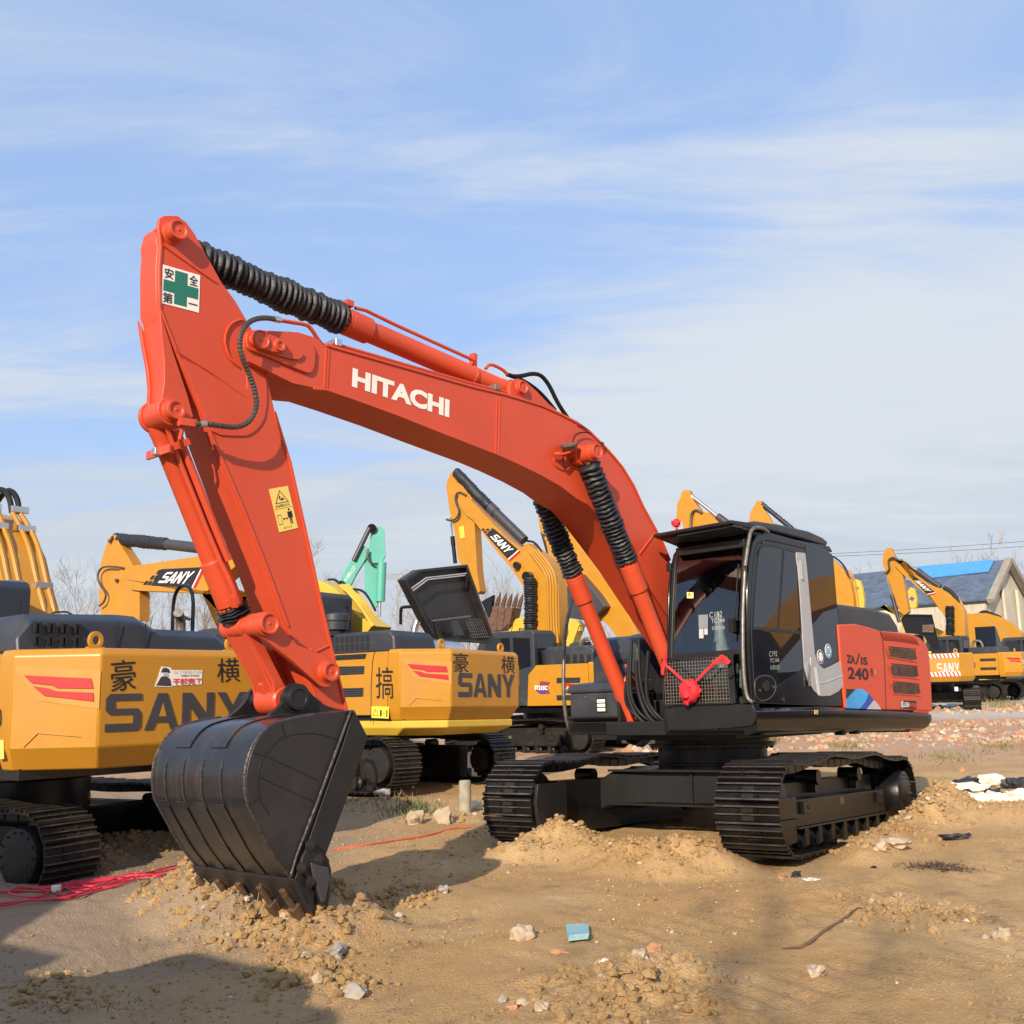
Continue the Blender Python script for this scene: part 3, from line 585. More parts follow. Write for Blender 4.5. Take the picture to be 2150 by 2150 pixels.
for (x, y, r_, m1, m2) in ((1516, 1233, .075, WHT, BLUD), (1580, 1185, .075, WHT, BLU)):
    q = U3('F', x, y, MS, 1, 1.3645); st = MB().disc(q, q + Vector((0, .003, 0)), r_, 28).build('round_sticker', m1, ORX)
    b = MB(); n_ = 28; ring = [(math.cos(6.283 * k / n_), math.sin(6.283 * k / n_)) for k in range(n_)]
    b.v = [Vector((q.x + c_ * r_ * k, q.y + .0045, q.z + s_ * r_ * k)) for k in (.68, .92) for c_, s_ in ring]; b.f = [[i, (i + 1) % n_, n_ + (i + 1) % n_, n_ + i] for i in range(n_)]; b.m = [0] * n_; b.build('sticker_ring', m2, st)
    b = MB()
    if m2 is BLUD:
        for s_ in (-1, 1): b.prism([(q.x + s_ * .04, q.z + .03), (q.x + s_ * .005, q.z + .012), (q.x + s_ * .03, q.z + .0)], 1, q.y + .0032, q.y + .0045)
        b.prism([(q.x - .04, q.z - .02), (q.x, q.z - .045), (q.x + .04, q.z - .02), (q.x, q.z - .03)], 1, q.y + .0032, q.y + .0045)
    else:
        for k in (-.025, 0, .025): b.box(q.x + k - .007, q.x + k + .007, q.y + .0032, q.y + .0045, q.z - .02, q.z + .03)
        b.box(q.x - .035, q.x + .035, q.y + .0032, q.y + .0045, q.z - .032, q.z - .022)
    b.build('sticker_emblem', YST if m2 is BLUD else GRN, st)
# roof and visor
rp = UP('F', [(800, 185), (860, 160), (1000, 128), (1200, 158), (1430, 212), (1540, 262), (1586, 300), (1572, 338), (1500, 318), (1360, 275), (1100, 208), (960, 205), (905, 232)], MS, 1, 1.27)
b = MB(); b.prism(rp, 1, .42, 1.27); b.build('roof_guard', GRY, ORX, .03, seg=3)
b = MB(); b.prism([(1.12, 2.99), (1.10, 3.03), (-.55, 3.05), (-.62, 2.99)], 1, .40, 1.33); b.build('roof_panel', BLK, ORX, .012)
P0 = U3('F', 157, 263, MS, 1, .36); P1 = U3('F', 800, 150, MS, 1, 1.33); P2 = U3('F', 905, 236, MS, 1, 1.33); P3 = U3('F', 345, 362, MS, 1, .40)
P2 = Vector((1.10, 1.33, 3.05)); P3 = Vector((1.12, .40, 3.0))
b = MB(); up3 = Vector((0, 0, .035)); b.loft([[P0, P1, P2, P3], [P0 + up3, P1 + up3, P2 + up3 * 2, P3 + up3 * 2]]); b.build('sun_visor', SATIN, ORX, .01)
b = MB()
for i in range(26):
    u = .30 + .68 * i / 25
    for (v0, v1) in ((.10, .42), (.52, .84)):
        pa = P0.lerp(P1, u).lerp(P3.lerp(P2, u), v0); pb = P0.lerp(P1, u + .02).lerp(P3.lerp(P2, u + .02), v1)
        b.beam(pa - Vector((0, 0, .012)), pb - Vector((0, 0, .012)), .018, .020)
b.build('visor_louvres', GRY, ORX, kind='stuff')
# grab tube in front of the cab
b = MB(); b.tube([U3('F', x, y, MS, 0, fx(U3('F', x, y, MS, 0, 1.42).z) + .03) if y > 215 else U3('F', x, y, MS, 1, 1.375) for x, y in chaikin([(905, 500), (890, 800), (886, 1000), (890, 1300), (905, 1480), (925, 1575), (968, 1602)], 2)], .019, 12)
b.build('grab_rail', TUBE, ORX)
b = MB(); b.tube([U3('F', x, y, MS, 1, 1.385) for x, y in chaikin([(1092, 222), (1050, 190), (985, 180), (948, 215), (930, 320), (905, 500)], 2)], .019, 12); b.build('grab_rail', TUBE, ORX)
b = MB(); b.box(1.24, 1.31, .39, .45, 2.72, 2.80); b.build('work_light', SATIN, ORX, .008)
# ---- fuel tank, tool box, mirror stay
b = MB(); b.prism([(.45, 1.21), (.45, 2.0), (.36, 2.14), (.2, 2.18), (-1.0, 2.18), (-1.0, 1.21)], 1, -1.30, -.62); b.build('fuel_tank', GRY, ORX, .04, seg=3)
b = MB(); b.box(.452, .47, -1.1, -.75, 1.86, 1.90); b.build('tank_rail', DARK, ORX)
b = MB(); b.box(.46, .98, -1.24, -.47, 1.2, 1.54); b.build('tool_box', GRY, ORX, .05, seg=3)
b = MB(); b.loft([[(1.0, y, 1.52), (1.0, y, 1.57), (.94, y, 1.62), (.42, y, 1.66), (.42, y, 1.52)] for y in (-1.25, -.46)]); b.build('tool_box_lid', GRY, ORX, .02, seg=3)
b = MB(); b.box(.5, 1.0, -1.22, -.44, 1.07, 1.198); b.box(.85, 1.02, -1.25, -.44, 1.235, 1.262); b.build('tool_box_step', SATIN, ORX, .01)
hl_ = MB().box(.975, .99, -.84, -.70, 1.30, 1.46).build('headlight', SATIN, ORX, .015)
b = MB()
for k in range(3): b.box(.986, .997, -.825, -.715, 1.312 + k * .047, 1.350 + k * .047)
b.build('lens', LAMP, hl_, .006)
b = MB(); b.disc((.975, -1.0, 1.475), (.985, -1.0, 1.475), .014, 10); b.build('lock', STEEL, ORX)
stay = [('M', 1098, 905), ('M', 1060, 1050), ('M', 1012, 1240), ('M', 998, 1400), ('M', 992, 1700), ('M', 1004, 1850), ('I', 775, 480), ('I', 800, 560), ('I', 830, 582), ('I', 862, 562)]
b = MB(); b.tube(chaikin([tuple(U3(k, x, y, MS, 1, -1.36 + (.06 if (k == 'I' and x > 810) else 0))) for k, x, y in stay], 2), .022, 12); b.build('mirror_stay', TUBE, ORX)
# engine bay clutter between boom and cab
b = MB(); b.box(-.1, .7, -.30, .28, 1.2, 1.42); b.disc((.80, -.46, 1.17), (.80, .30, 1.17), .08); b.build('boom_bracket', SATIN, ORX, .02)
rng = random.Random(4)
for k in range(6):
    y = .02 + k * .055; j_ = lambda a: rng.uniform(-a, a)
    b = MB(); b.tube(chaikin([(1.10 + j_(.1), y - .32, 1.95 + j_(.15)), (1.30 + j_(.06), y - .24 + j_(.04), 1.5 + j_(.08)), (1.38 + j_(.05), y - .08, 1.22 + j_(.05)), (1.2, y + .05, 1.13 + j_(.02)), (.9, y, 1.3)], 2), .017 + .006 * (k % 2), 8); b.build('hydraulic_hose', HOSE, ORX)
# ---- boom
BW = .24; AW = .17
btop = UP('A', [(925, 1030), (935, 990), (965, 965), (1010, 958), (1320, 975), (1460, 1018), (1505, 1065), 'B', (110, 410), (640, 560), (1100, 690), (1330, 745), (1560, 815), (1680, 868), (1800, 930), (1900, 1005), 'E', (640, 50), (760, 140), (900, 280), (1000, 390), (1090, 500), (1200, 680), (1300, 900), (1400, 1080), (1500, 1270), (1570, 1440)], MS, 1, BW)
bfoot = [(.62, 2.42), (.2, 1.98), (.05, 1.85), (0, 1.7), (.1, 1.55), (.28, 1.55), (.45, 1.70)]
blow = UP('M', [(1700, 1500), 'E', (1050, 1830), (850, 1530), (640, 1250), (500, 1070), (370, 930)], MS, 1, -BW) + UP('B', [(1790, 1420), (1700, 1350), (1560, 1270), (1400, 1192), (1260, 1130), (900, 990), (600, 870), (300, 760), (110, 695), 'A', (1430, 1382), (1280, 1350), (960, 1190), (922, 1110)], MS, 1, BW)
boomo = btop + bfoot + blow
bm_ = MB().prism(boomo, 1, -BW, BW).build('boom', RED, ORX, .012, 25, seg=2)
# top and bottom flange lips
def offset_strip(pts, y0, y1, th, nm, m, par):
    MB().band(pts, 1, y0, y1, th).build(nm, m, par, .003, 30)
offset_strip(btop[7:], BW - .002, BW + .014, -.022, 'boom_flange', RED, bm_)
offset_strip(blow[:-3], BW - .002, BW + .012, -.018, 'boom_flange', RED, bm_)
for a, c in (((1266, 752), (1258, 1128)), ((1286, 756), (1278, 1134))):
    MB().beam(U3('B', *a, MS, 1, BW), U3('B', *c, MS, 1, BW), .012, .010, (1, 0, 0)).build('weld_seam', RED, bm_)
for a, c in (((112, 422), (98, 690)), ((128, 428), (114, 696))):
    MB().beam(U3('B', *a, MS, 1, BW), U3('B', *c, MS, 1, BW), .014, .014, (1, 0, 0)).build('weld_seam', RED, bm_)
MB().tube([U3('E', 1420, 1160, MS, 1, BW), U3('E', 1265, 1370, MS, 1, BW)], .012, 6).build('weld_seam', RED, bm_)
# tip casting plates
plate('A', [(922, 1040), (930, 985), (975, 960), (1320, 985), (1440, 1080), (1432, 1240), (1400, 1288), (1340, 1270), (1010, 1130), (940, 1110)], MS, 1, BW, .025, RED, 'boom_tip_plate', bm_, .008, rnd=1)
plate('A', [(980, 1080), (950, 1040), (960, 990), (1010, 965), (1220, 1060), (1350, 1120), (1350, 1160), (1300, 1190), (1090, 1130)], MS, 1, BW + .025, .02, RED, 'boom_tip_plate', bm_, .006, rnd=1)
plate('A', [(985, 1060), (975, 1010), (1010, 975), (1060, 975), (1200, 1035), (1225, 1075), (1210, 1130), (1160, 1135), (1030, 1095)], MS, 1, BW + .045, .02, RED, 'boom_tip_plate', bm_, .006, rnd=1)
q = U3('A', 1045, 1030, MS, 1, BW + .065); TIPX, TIPZ = q.x, q.z
pin(bm_, q.x, q.z, BW + .062, 1, .062, RED, 'tip_pin', inner=.9, ln=.02)
q = U3('A', 1180, 1075, MS, 1, BW + .065); pin(bm_, q.x, q.z, BW + .06, 1, .045, RED, 'lock_pin', inner=.4, ln=.03)
text('HITACHI', quad_px('B', [(284, 682), (942, 892), (945, 772), (290, 553)], MS, 1, BW), WHT, bm_, bold=.05, lift=.003, nrm=NL)
# pipe along the boom top and its clamps
pip = [U3('B', x, y, MS, 1, .17) + Vector((0, 0, .02)) for x, y in ((150, 405), (640, 548), (1100, 678), (1330, 735))]
b = MB(); b.tube(pip, .017, 8); b.tube([p - Vector((0, .10, 0)) for p in pip], .017, 8); b.build('boom_pipe', RED, bm_)
for u in (0.02, .92):
    p = pip[0].lerp(pip[3], u); b = MB(); b.box(p.x - .03, p.x + .03, .02, .21, p.z - .02, p.z + .035); b.build('pipe_clamp', STEEL if u < .9 else TUBE, bm_, .004)
# cylinder bracket on the boom top
brk = UP('B', [(1345, 740), (1345, 680), (1360, 645), (1400, 628), (1450, 645), (1530, 715), (1610, 800), (1700, 870), (1600, 850)], MS, 1, .14)
for y in (.11, -.16):
    MB().prism(brk, 1, y, y + .045).build('cylinder_bracket', RED, bm_, .006, 40)
q = U3('B', 1425, 690, MS, 1, .16); CBX, CBZ = q.x, q.z
pin(bm_, q.x, q.z, .155, 1, .062, RED, 'bracket_pin', inner=.72, ln=.05)
# ---- arm
afront = UP('D', [(1225, 340), (1184, 176), 'C', (1240, 1640), (1080, 1200), (900, 750), (690, 270), 'A', (620, 1600), (420, 1130), (292, 800), (290, 480), (300, 340), (287, 195)], MS, 1, AW)
aback = UP('A', [(297, 132), (340, 112), (430, 113), (500, 165), (560, 250), (700, 500), (760, 610), (860, 745), (985, 960), (1080, 1250), (1150, 1560), (1265, 1932), 'C', (1390, 980), (1480, 1400), (1600, 1925), 'D', (1440, 330), (1410, 420), (1350, 475), (1290, 480), (1245, 430)], MS, 1, AW)
armo = afront + aback
acore = afront[:-1] + UP('A', [(292, 285), (310, 215), (350, 175), (420, 165), (500, 205), (565, 290)], MS, 1, AW) + aback[5:]
b = MB().prism(acore, 1, -.09, AW - .035)
for v in b.v:
    if v.y < 0: v.y -= .10 * max(0, min(1, (3.5 - v.z) / .5))
arm = b.build('arm', RED, ORX, .014, 25)
MB().prism(armo, 1, AW - .034, AW).build('arm_side_plate', RED, arm, .008, 25)
arm['label'] = 'tapered orange-red arm with a green cross sticker and a yellow warning sticker'
# side plate edges standing proud
offset_strip(afront[2:], AW - .002, AW + .010, .018, 'arm_flange', RED, arm)
offset_strip(aback[10:16], AW - .002, AW + .014, .022, 'arm_flange', RED, arm)
# curved reinforcing pad round the pivot
plate('A', [(430, 1135), (500, 1290), (640, 1640), (700, 1735), (880, 1745), (960, 1740), (1040, 1670), (1080, 1580), (1092, 1400), (1062, 1250), (935, 1215), (935, 1450)], MS, 1, AW, .012, RED, 'pivot_pad', arm, .005, rnd=1)
b = MB(); q = U3('A', 920, 1040, MS, 1, AW); ringp = [(780, 1050), (785, 980), (820, 915), (870, 888), (915, 880)]
b.tube([U3('A', x, y, MS, 1, AW + .01) for x, y in chaikin(ringp + [], 2)] , .009, 6); b.tube([U3('A', x, y, MS, 1, AW + .01) for x, y in chaikin([(780, 1050), (800, 1130), (830, 1180), (880, 1225)], 2)], .009, 6)
b.tube([U3('A', x, y, MS, 1, AW + .004) for x, y in ((305, 320), (560, 500), (720, 610))], .008, 6)
b.build('weld_seam', RED, arm)
b = MB(); b.tube([U3('A', x, y, MS, 1, AW + .012) for x, y in ((420, 1112), (660, 1260), (930, 1450))], .004, 5); b.tube([U3('N', x, y, MS, 1, AW + .004) for x, y in ((1340, 920), (1450, 868))], .008, 5); b.build('weld_seam', RED, arm)
# top ears and pins
for s_ in (1,):
    q = U3('A', 445, 215, MS, 1, AW + .10); ATX, ATZ = q.x, q.z
    pin(arm, q.x, q.z, AW, 1, .072, RED, 'top_pin', inner=.66, ln=.105)
q = U3('A', 432, 1540, MS, 1, AW + .10); BCX, BCZ = q.x, q.z
b = MB(); b.disc((BCX, -.03, BCZ), (BCX, AW + .02, BCZ), .098, 28); b.build('cylinder_boss', RED, arm, .008)
pin(arm, BCX, BCZ, AW + .02, 1, .068, RED, 'cylinder_pin', inner=.6, ln=.075)
ear = UP('A', [(292, 810), (305, 1000), (325, 1200), (325, 1350), (305, 1470), (300, 1570), (330, 1650), (400, 1690), (480, 1660), (540, 1600), (500, 1450), (400, 1150)], MS, 1, AW - .01)
b = MB(); b.prism(ear, 1, AW - .03, AW + .006); b.build('cylinder_ear', RED, arm, .006, 30)
b = MB(); b.prism(ear, 1, 0, .035)
zt_, zb_ = max(p[1] for p in ear), BCZ
for i, v in enumerate(b.v): b.v[i] = v + Vector((0, -.125 * max(0, min(1, (v.z - zb_) / (zt_ - zb_))) ** .8 - .01, 0))
b.build('cylinder_ear', RED, arm, .006, 30)
b = MB(); b.prism([(x - .022, z) for x, z in ear], 1, .0, AW - .03)
for i, v in enumerate(b.v):
    if v.y < .01: b.v[i] = v + Vector((0, -.115 * max(0, min(1, (v.z - BCZ) / (max(p[1] for p in ear) - BCZ))) ** .8, 0))
b.v = b.v; b.build('ear_web', RED, arm, .02)
b = MB(); b.disc((BCX, -.06, BCZ), (BCX, -.025, BCZ), .112, 28); b.build('boss_flange', RED, arm, .01)
# safety sticker
stq = [(310, 760), (588, 832), (597, 556), (322, 476)]
plate('A', stq, MS, 1, AW + .001, .003, WHT, 'safety_sticker', arm)
cc = quad_px('A', stq, MS, 1, AW + .005)
def subq(u0, v0, u1, v1): return [corner_map(cc, u0, v0), corner_map(cc, u1, v0), corner_map(cc, u1, v1), corner_map(cc, u0, v1)]
b = MB(); b.v = [corner_map(cc, u, v) for u, v in ((.33, .07), (.67, .07), (.67, .34), (.97, .34), (.97, .64), (.67, .64), (.67, .95), (.33, .95), (.33, .64), (.04, .64), (.04, .34), (.33, .34))]; b.f = [list(range(12))[::-1]]; b.m = [0]
b.build('green_cross', GRN, arm, smooth=0)
for ch, qq in (('安', (.05, .68, .29, .95)), ('全', (.71, .68, .95, .95)), ('第', (.03, .04, .29, .31)), ('一', (.71, .17, .95, .20))):
    text(ch, subq(*qq), INK, arm, name='sticker_character', bold=.012 if ch != '一' else 0, lift=.002, nrm=NL)
# warning sticker
wq = [(1182, 940), (1318, 908), (1243, 598), (1104, 622)]
plate('C', wq, MS, 1, AW + .001, .003, YST, 'warning_sticker', arm)
cc = quad_px('C', wq, MS, 1, AW + .005)
def tri_ring(b, pts, w):
    c = Vector((sum(p[0] for p in pts) / 3, sum(p[1] for p in pts) / 3))
    inn = [c + (Vector(p) - c) * w for p in pts]; b.add([corner_map(cc, *p) for p in pts] + [corner_map(cc, p[0], p[1]) for p in inn], [[i, (i + 1) % 3, 3 + (i + 1) % 3, 3 + i] for i in range(3)])
b = MB(); tri_ring(b, [(.15, .64), (.88, .64), (.52, .94)], .84)
for r_ in (((.45, .70), (.60, .70), (.66, .76), (.50, .74)), ((.40, .74), (.46, .72), (.5, .80), (.44, .82)), ((.56, .78), (.62, .74), (.66, .70), (.70, .70)), ((.02, .515), (.98, .515), (.98, .522), (.02, .522)), ((.70, .13), (.745, .13), (.76, .30), (.70, .30)), ((.78, .13), (.825, .13), (.84, .30), (.77, .30)), ((.68, .28), (.86, .28), (.86, .42), (.68, .42)), ((.64, .27), (.675, .27), (.69, .42), (.65, .42)), ((.87, .27), (.90, .27), (.895, .42), (.86, .42)), ((.36, .265), (.60, .265), (.60, .28), (.36, .28)), ((.34, .272), (.42, .24), (.42, .305), (.415, .305)), ((.62, .272), (.54, .24), (.54, .305), (.545, .305))):
    b.add([corner_map(cc, *p) for p in r_], [[0, 1, 2, 3]])
b.add([corner_map(cc, .765 + .055 * math.cos(a), .465 + .028 * math.sin(a)) for a in [i * math.pi / 5 for i in range(10)]], [list(range(10))])
for (x0, y0, x1, y1) in ((.08, .16, .30, .38),):
    for (p, q_) in (((x0, y0), (x1, y0)), ((x1, y0), (x1, y1)), ((x1, y1), (x0, y1)), ((x0, y1), (x0, y0))):
        d = Vector((q_[0] - p[0], q_[1] - p[1])).normalized() * .012; n_ = Vector((-d.y, d.x)); b.add([corner_map(cc, p[0], p[1]), corner_map(cc, q_[0], q_[1]), corner_map(cc, q_[0] + n_.x, q_[1] + n_.y), corner_map(cc, p[0] + n_.x, p[1] + n_.y)], [[0, 1, 2, 3]])
me = b.mesh('warning_pictogram', 0); me.materials.append(INK); put('warning_pictogram', me, arm)
def subq(u0, v0, u1, v1): return [corner_map(cc, u0, v0), corner_map(cc, u1, v0), corner_map(cc, u1, v1), corner_map(cc, u0, v1)]
text('はね飛ばされ', subq(.12, .55, .88, .615), INK, arm, bold=.01, lift=.001, nrm=NL); text('近づくな', subq(.28, .045, .70, .095), INK, arm, lift=.001, nrm=NL)
# ---- links
LX, LZ = [U3('C', 1105, 1612, MS, 1, .34)[i] for i in (0, 2)]
IX, IZ = [U3('O', 440, 1255, MS, 1, .32)[i] for i in (0, 2)]
KX, KZ = [U3('D', 1095, 228, MS, 1, .34)[i] for i in (0, 2)]
b = MB(); b.disc((LX, -.145, LZ), (LX, .30, LZ), .070, 28); b.disc((LX, -.155, LZ), (LX, -.10, LZ), .082, 28); b.disc((LX, -.03, LZ), (LX, .08, LZ), .078, 28); b.disc((LX, .15, LZ), (LX, .235, LZ), .083, 28); lk = b.build('link_tube', RED, ORX, .006)
pin(lk, LX, LZ, .30, 1, .075, RED, 'link_pin', inner=.7, ln=.06)
b = MB()
def bar(b, x0, z0, r0, x1, z1, r1, y0, y1, bend=0):
    d = Vector((x1 - x0, z1 - z0)).normalized(); n_ = Vector((-d.y, d.x)); pts = []
    a0 = math.atan2(n_.y, n_.x)
    for i in range(9): a = a0 + math.pi * i / 8; pts.append((x0 + r0 * math.cos(a), z0 + r0 * math.sin(a)))
    m = Vector(((x0 + x1) / 2, (z0 + z1) / 2)); pts.append(tuple(m - n_ * (min(r0, r1) * .72 - bend)))
    for i in range(9): a = a0 + math.pi + math.pi * i / 8; pts.append((x1 + r1 * math.cos(a), z1 + r1 * math.sin(a)))
    pts.append(tuple(m + n_ * (min(r0, r1) * .72 + bend)))
    b.prism(pts, 1, y0, y1)
bar(b, LX, LZ, .085, IX, IZ, .115, .235, .285, .03); b.build('side_link', RED, ORX, .008, 30)
b = MB(); bar(b, LX, LZ, .08, IX, IZ, .10, -.135, -.095, .03); b.build('side_link', RED, ORX, .008, 30)
pin(lk, IX, IZ, .285, 1, .07, RED, 'link_pin', inner=.62, ln=.07)
plate('O', [(230, 980), (340, 1120), (520, 1180), (540, 1320), (470, 1380), (340, 1400), (250, 1330), (210, 1180)], MS, 1, AW, .02, RED, 'link_pad', arm, .005, rnd=2)
b = MB()
b.loft([[(LX + x, y, LZ - .05) for x, y in ((.045, -.10), (.045, .12), (-.055, .12), (-.055, -.10))], [(KX + x, y, KZ + .02) for x, y in ((.07, -.07), (.07, .12), (-.07, .12), (-.07, -.07))]])
b.build('main_link', RED, ORX, .012)
MB().lathe((KX, -.11, KZ - .01), (KX, .16, KZ - .01), [(0, .085), (.02, .10), (.25, .10), (.27, .085)], 24).build('link_boss', RED, ORX, .004)
for y0_, y1_ in ((-.12, -.095), (.12, .15)):
    b = MB(); b.prism([(LX + .075, LZ - .02), (LX - .03, LZ - .03), (KX - .04, KZ + .03), (KX + .08, KZ + .02), (KX + .10, KZ + .12)], 1, y0_, y1_); b.build('link_rib', RED, ORX, .005)
b = MB(); b.prism([(KX + .10, KZ + .17), (KX + .13, KZ + .10), (KX + .09, KZ + .03), (KX + .05, KZ + .1)], 1, .0, .05); b.build('link_lug', RED, ORX, .006)
# ---- cylinders
def cyl(p, q, t_gl, r, rb, name, bell=True, n=24, squeeze=None, rod=STEEL, rr=.045, barrel=RED, parent=ORX, gl=.20, flip=False, bs=1.0, amp=.18):
    # p: rod eye, q: barrel eye; t_gl: where the gland sits between them
    p, q = Vector(p), Vector(q); g = p.lerp(q, t_gl); d = (q - p).normalized(); Lb = (q - g).length
    b = MB(); b.lathe(g, q, [(0, r * .9), (0.01, r * 1.22), (gl, r * 1.22), (gl + .01, r * 1.12), (gl + .012, r), (Lb - .12, r), (Lb - .11, r * 1.05), (Lb - .02, r * 1.05), (Lb, r * .7)], 28)
    b.lathe(g + d * .05, q, [(0, r * 1.225), (.005, r * 1.24), (.012, r * 1.225)], 28)
    bolts_ring(b, g + d * .0, -d, r * 1.02, 14, .013, .02)
    eye = q + Vector((0, 0, 0)); b.disc((eye.x, eye.y - .07, eye.z), (eye.x, eye.y + .07, eye.z), r * 1.12, 24)
    o = b.build(name, barrel, parent, .003, 40)
    MB().disc(p, g, rr, 16).build('cylinder_rod', rod, o)
    MB().disc((p.x, p.y - .075, p.z), (p.x, p.y + .075, p.z), rr * 1.9, 20).build('rod_eye', barrel, o, .005)
    if bell: bellows(p + d * (.07 * bs), g - d * .01, rb, n, 'bellows', o, rnd=len(name) + int(p.x * 10), squeeze=squeeze, amp=amp, nk=1.0 if amp > .25 else .35)
    return o
p0 = Vector((ATX, 0, ATZ)); p1 = Vector((CBX, 0, CBZ)); gg = U3('B', 225, 205, MS, 1, 0.0)
tg = (gg - p0).length / (p1 - p0).length
acyl = cyl(p0, p1, tg, .092, .125, 'arm_cylinder', n=31, squeeze=.92, gl=.26, amp=.21)
dn = (p1 - p0).normalized(); un = Vector((0, 1, 0)).cross(dn) * -1
if un.z < 0: un = -un
def onax(t, h, y=0): return p0.lerp(p1, t) + un * h + Vector((0, y, 0))
b = MB(); b.tube([onax(tg + .02, .12, .06), onax(tg + .05, .14, .06), onax(tg + .14, .13, .06), onax(.86, .125, .06)], .016, 8); b.tube([onax(tg + .03, .10, -.05), onax(tg + .12, .12, -.05), onax(.86, .12, -.05)], .016, 8)
b.beam(onax(tg, .13, -.08), onax(tg, .13, .09), .07, .05); b.build('cylinder_pipe', RED, acyl)
b = MB(); a_ = p0.lerp(p1, .86); b.lathe(a_, p1, [(0, .099), (.035, .099)], 24); b.beam(onax(.86, .14, 0) , onax(.875, .14, 0), .16, .06, (0, 1, 0)); b.build('pipe_clamp', RED, acyl, .004)
b = MB(); b.tube(chaikin([tuple(onax(.90, .10, .05)), tuple(onax(.915, .17, .05)), tuple(onax(.96, .17, .05)), tuple(U3('B', 1340, 600, MS, 1, .05))], 1), .016, 8); b.build('cylinder_pipe', RED, acyl)
b = MB(); b.tube(chaikin([tuple(U3('B', x, y, MS, 1, .05)) for x, y in ((1335, 600), (1400, 618), (1540, 585), (1610, 650), (1680, 800), (1750, 900))], 2), .021, 10); b.build('hydraulic_hose', HOSE, bm_)
b = MB(); b.tube(chaikin([tuple(U3('B', x, y, MS, 1, -.06)) for x, y in ((1360, 610), (1450, 640), (1560, 720), (1660, 840))], 2), .02, 8); b.build('hydraulic_hose', HOSE, bm_)
# bucket cylinder
p0 = Vector((LX, -.02, LZ)); p1 = Vector((BCX, -.02, BCZ)); gg = U3('C', 880, 1470, MS, 1, 0.0); tg2 = (gg - p0).length / (p1 - p0).length
bcy = cyl(p0, p1, tg2, .078, .115, 'bucket_cylinder', n=4, gl=.34, rr=.04, amp=.26)
dn = (p1 - p0).normalized(); un2 = Vector((0, 1, 0))
def ob(t, y, f=0.0): return p0.lerp(p1, t) + Vector((0, y, 0)) + Vector((dn.z, 0, -dn.x)) * f
b = MB(); b.tube(chaikin([tuple(ob(tg2 + .01, .13, .02)), tuple(ob(tg2 + .10, .145, .02)), tuple(ob(tg2 + .25, .11, .02)), tuple(ob(.85, .11, .02)), tuple(ob(.93, .12, .02)), tuple(ob(.99, .16, .06)), tuple(ob(1.05, .2, .02))], 1), .018, 8)
b.tube([ob(tg2 + .2, .10, -.05), ob(.92, .10, -.05)], .03, 10); b.beam(ob(tg2, .10, .02), ob(tg2 + .05, .12, .02), .05, .06); b.build('cylinder_pipe', RED, bcy)
b = MB(); b.beam(ob(.855, -.13, .09), ob(.855, .17, .09), .02, .06, (0, 0, 1)); b.beam(ob(.855, .14, .09), ob(.855, .16, -.08), .02, .05, (0, 0, 1)); b.build('pipe_clamp', RED, bcy, .003)
MB().box(*(lambda q: (q.x - .02, q.x + .03, q.y - .05, q.y + .0, q.z - .02, q.z + .03))(ob(.855, .06, .11))).build('clamp_nut', STEEL, bcy, .004)
# braided hose from boom to arm
hp = [(565, 1650, .30), (640, 1650, .33), (760, 1668, .34), (870, 1678, .34), (960, 1640, .34), (1015, 1540, .34), (1010, 1430, .34), (960, 1280, .36), (910, 1170, .38), (885, 1060, .38), (905, 960, .38), (960, 895, .36), (1040, 868, .34), (1120, 872, .30), (1180, 885, .27)]
path_ = chaikin([tuple(U3('A', x, y, MS, 1, yy)) for x, y, yy in hp], 2)
b = MB(); seg = []; rad = []
L_ = 0
for a, c in zip(path_, path_[1:]):
    a, c = Vector(a), Vector(c); n_ = max(1, int((c - a).length / .011))
    for i in range(n_): seg.append(a.lerp(c, i / n_)); rad.append(.0215 if len(seg) % 2 else .0165)
b.tube(seg, rad, 8); b.build('braided_hose', BRAID, arm)
for (x, y, yy), (x2, y2, y3) in (((600, 1650, .32), (645, 1650, .33)), ((1140, 876, .29), (1185, 886, .27))):
    MB().tube([U3('A', x, y, MS, 1, yy), U3('A', x2, y2, MS, 1, y3)], .024, 10).build('hose_fitting', STEEL, arm)
b = MB(); b.tube(chaikin([tuple(U3('A', x, y, MS, 1, yy)) for x, y, yy in ((1180, 886, .27), (1230, 895, .26), (1380, 918, .25), (1410, 940, .25), (1480, 1050, .22), (1510, 1075, .2))], 1), .016, 8); b.build('boom_pipe', RED, bm_)
b = MB(); b.tube([U3('A', x, y, MS, 1, yy) for x, y, yy in ((560, 1650, .28), (480, 1630, .26), (450, 1760, .22), (470, 1830, .16))], .016, 8); b.beam(U3('A', 440, 1635, MS, 1, .27), U3('A', 560, 1650, MS, 1, .28), .05, .05); b.build('cylinder_pipe', RED, bcy)
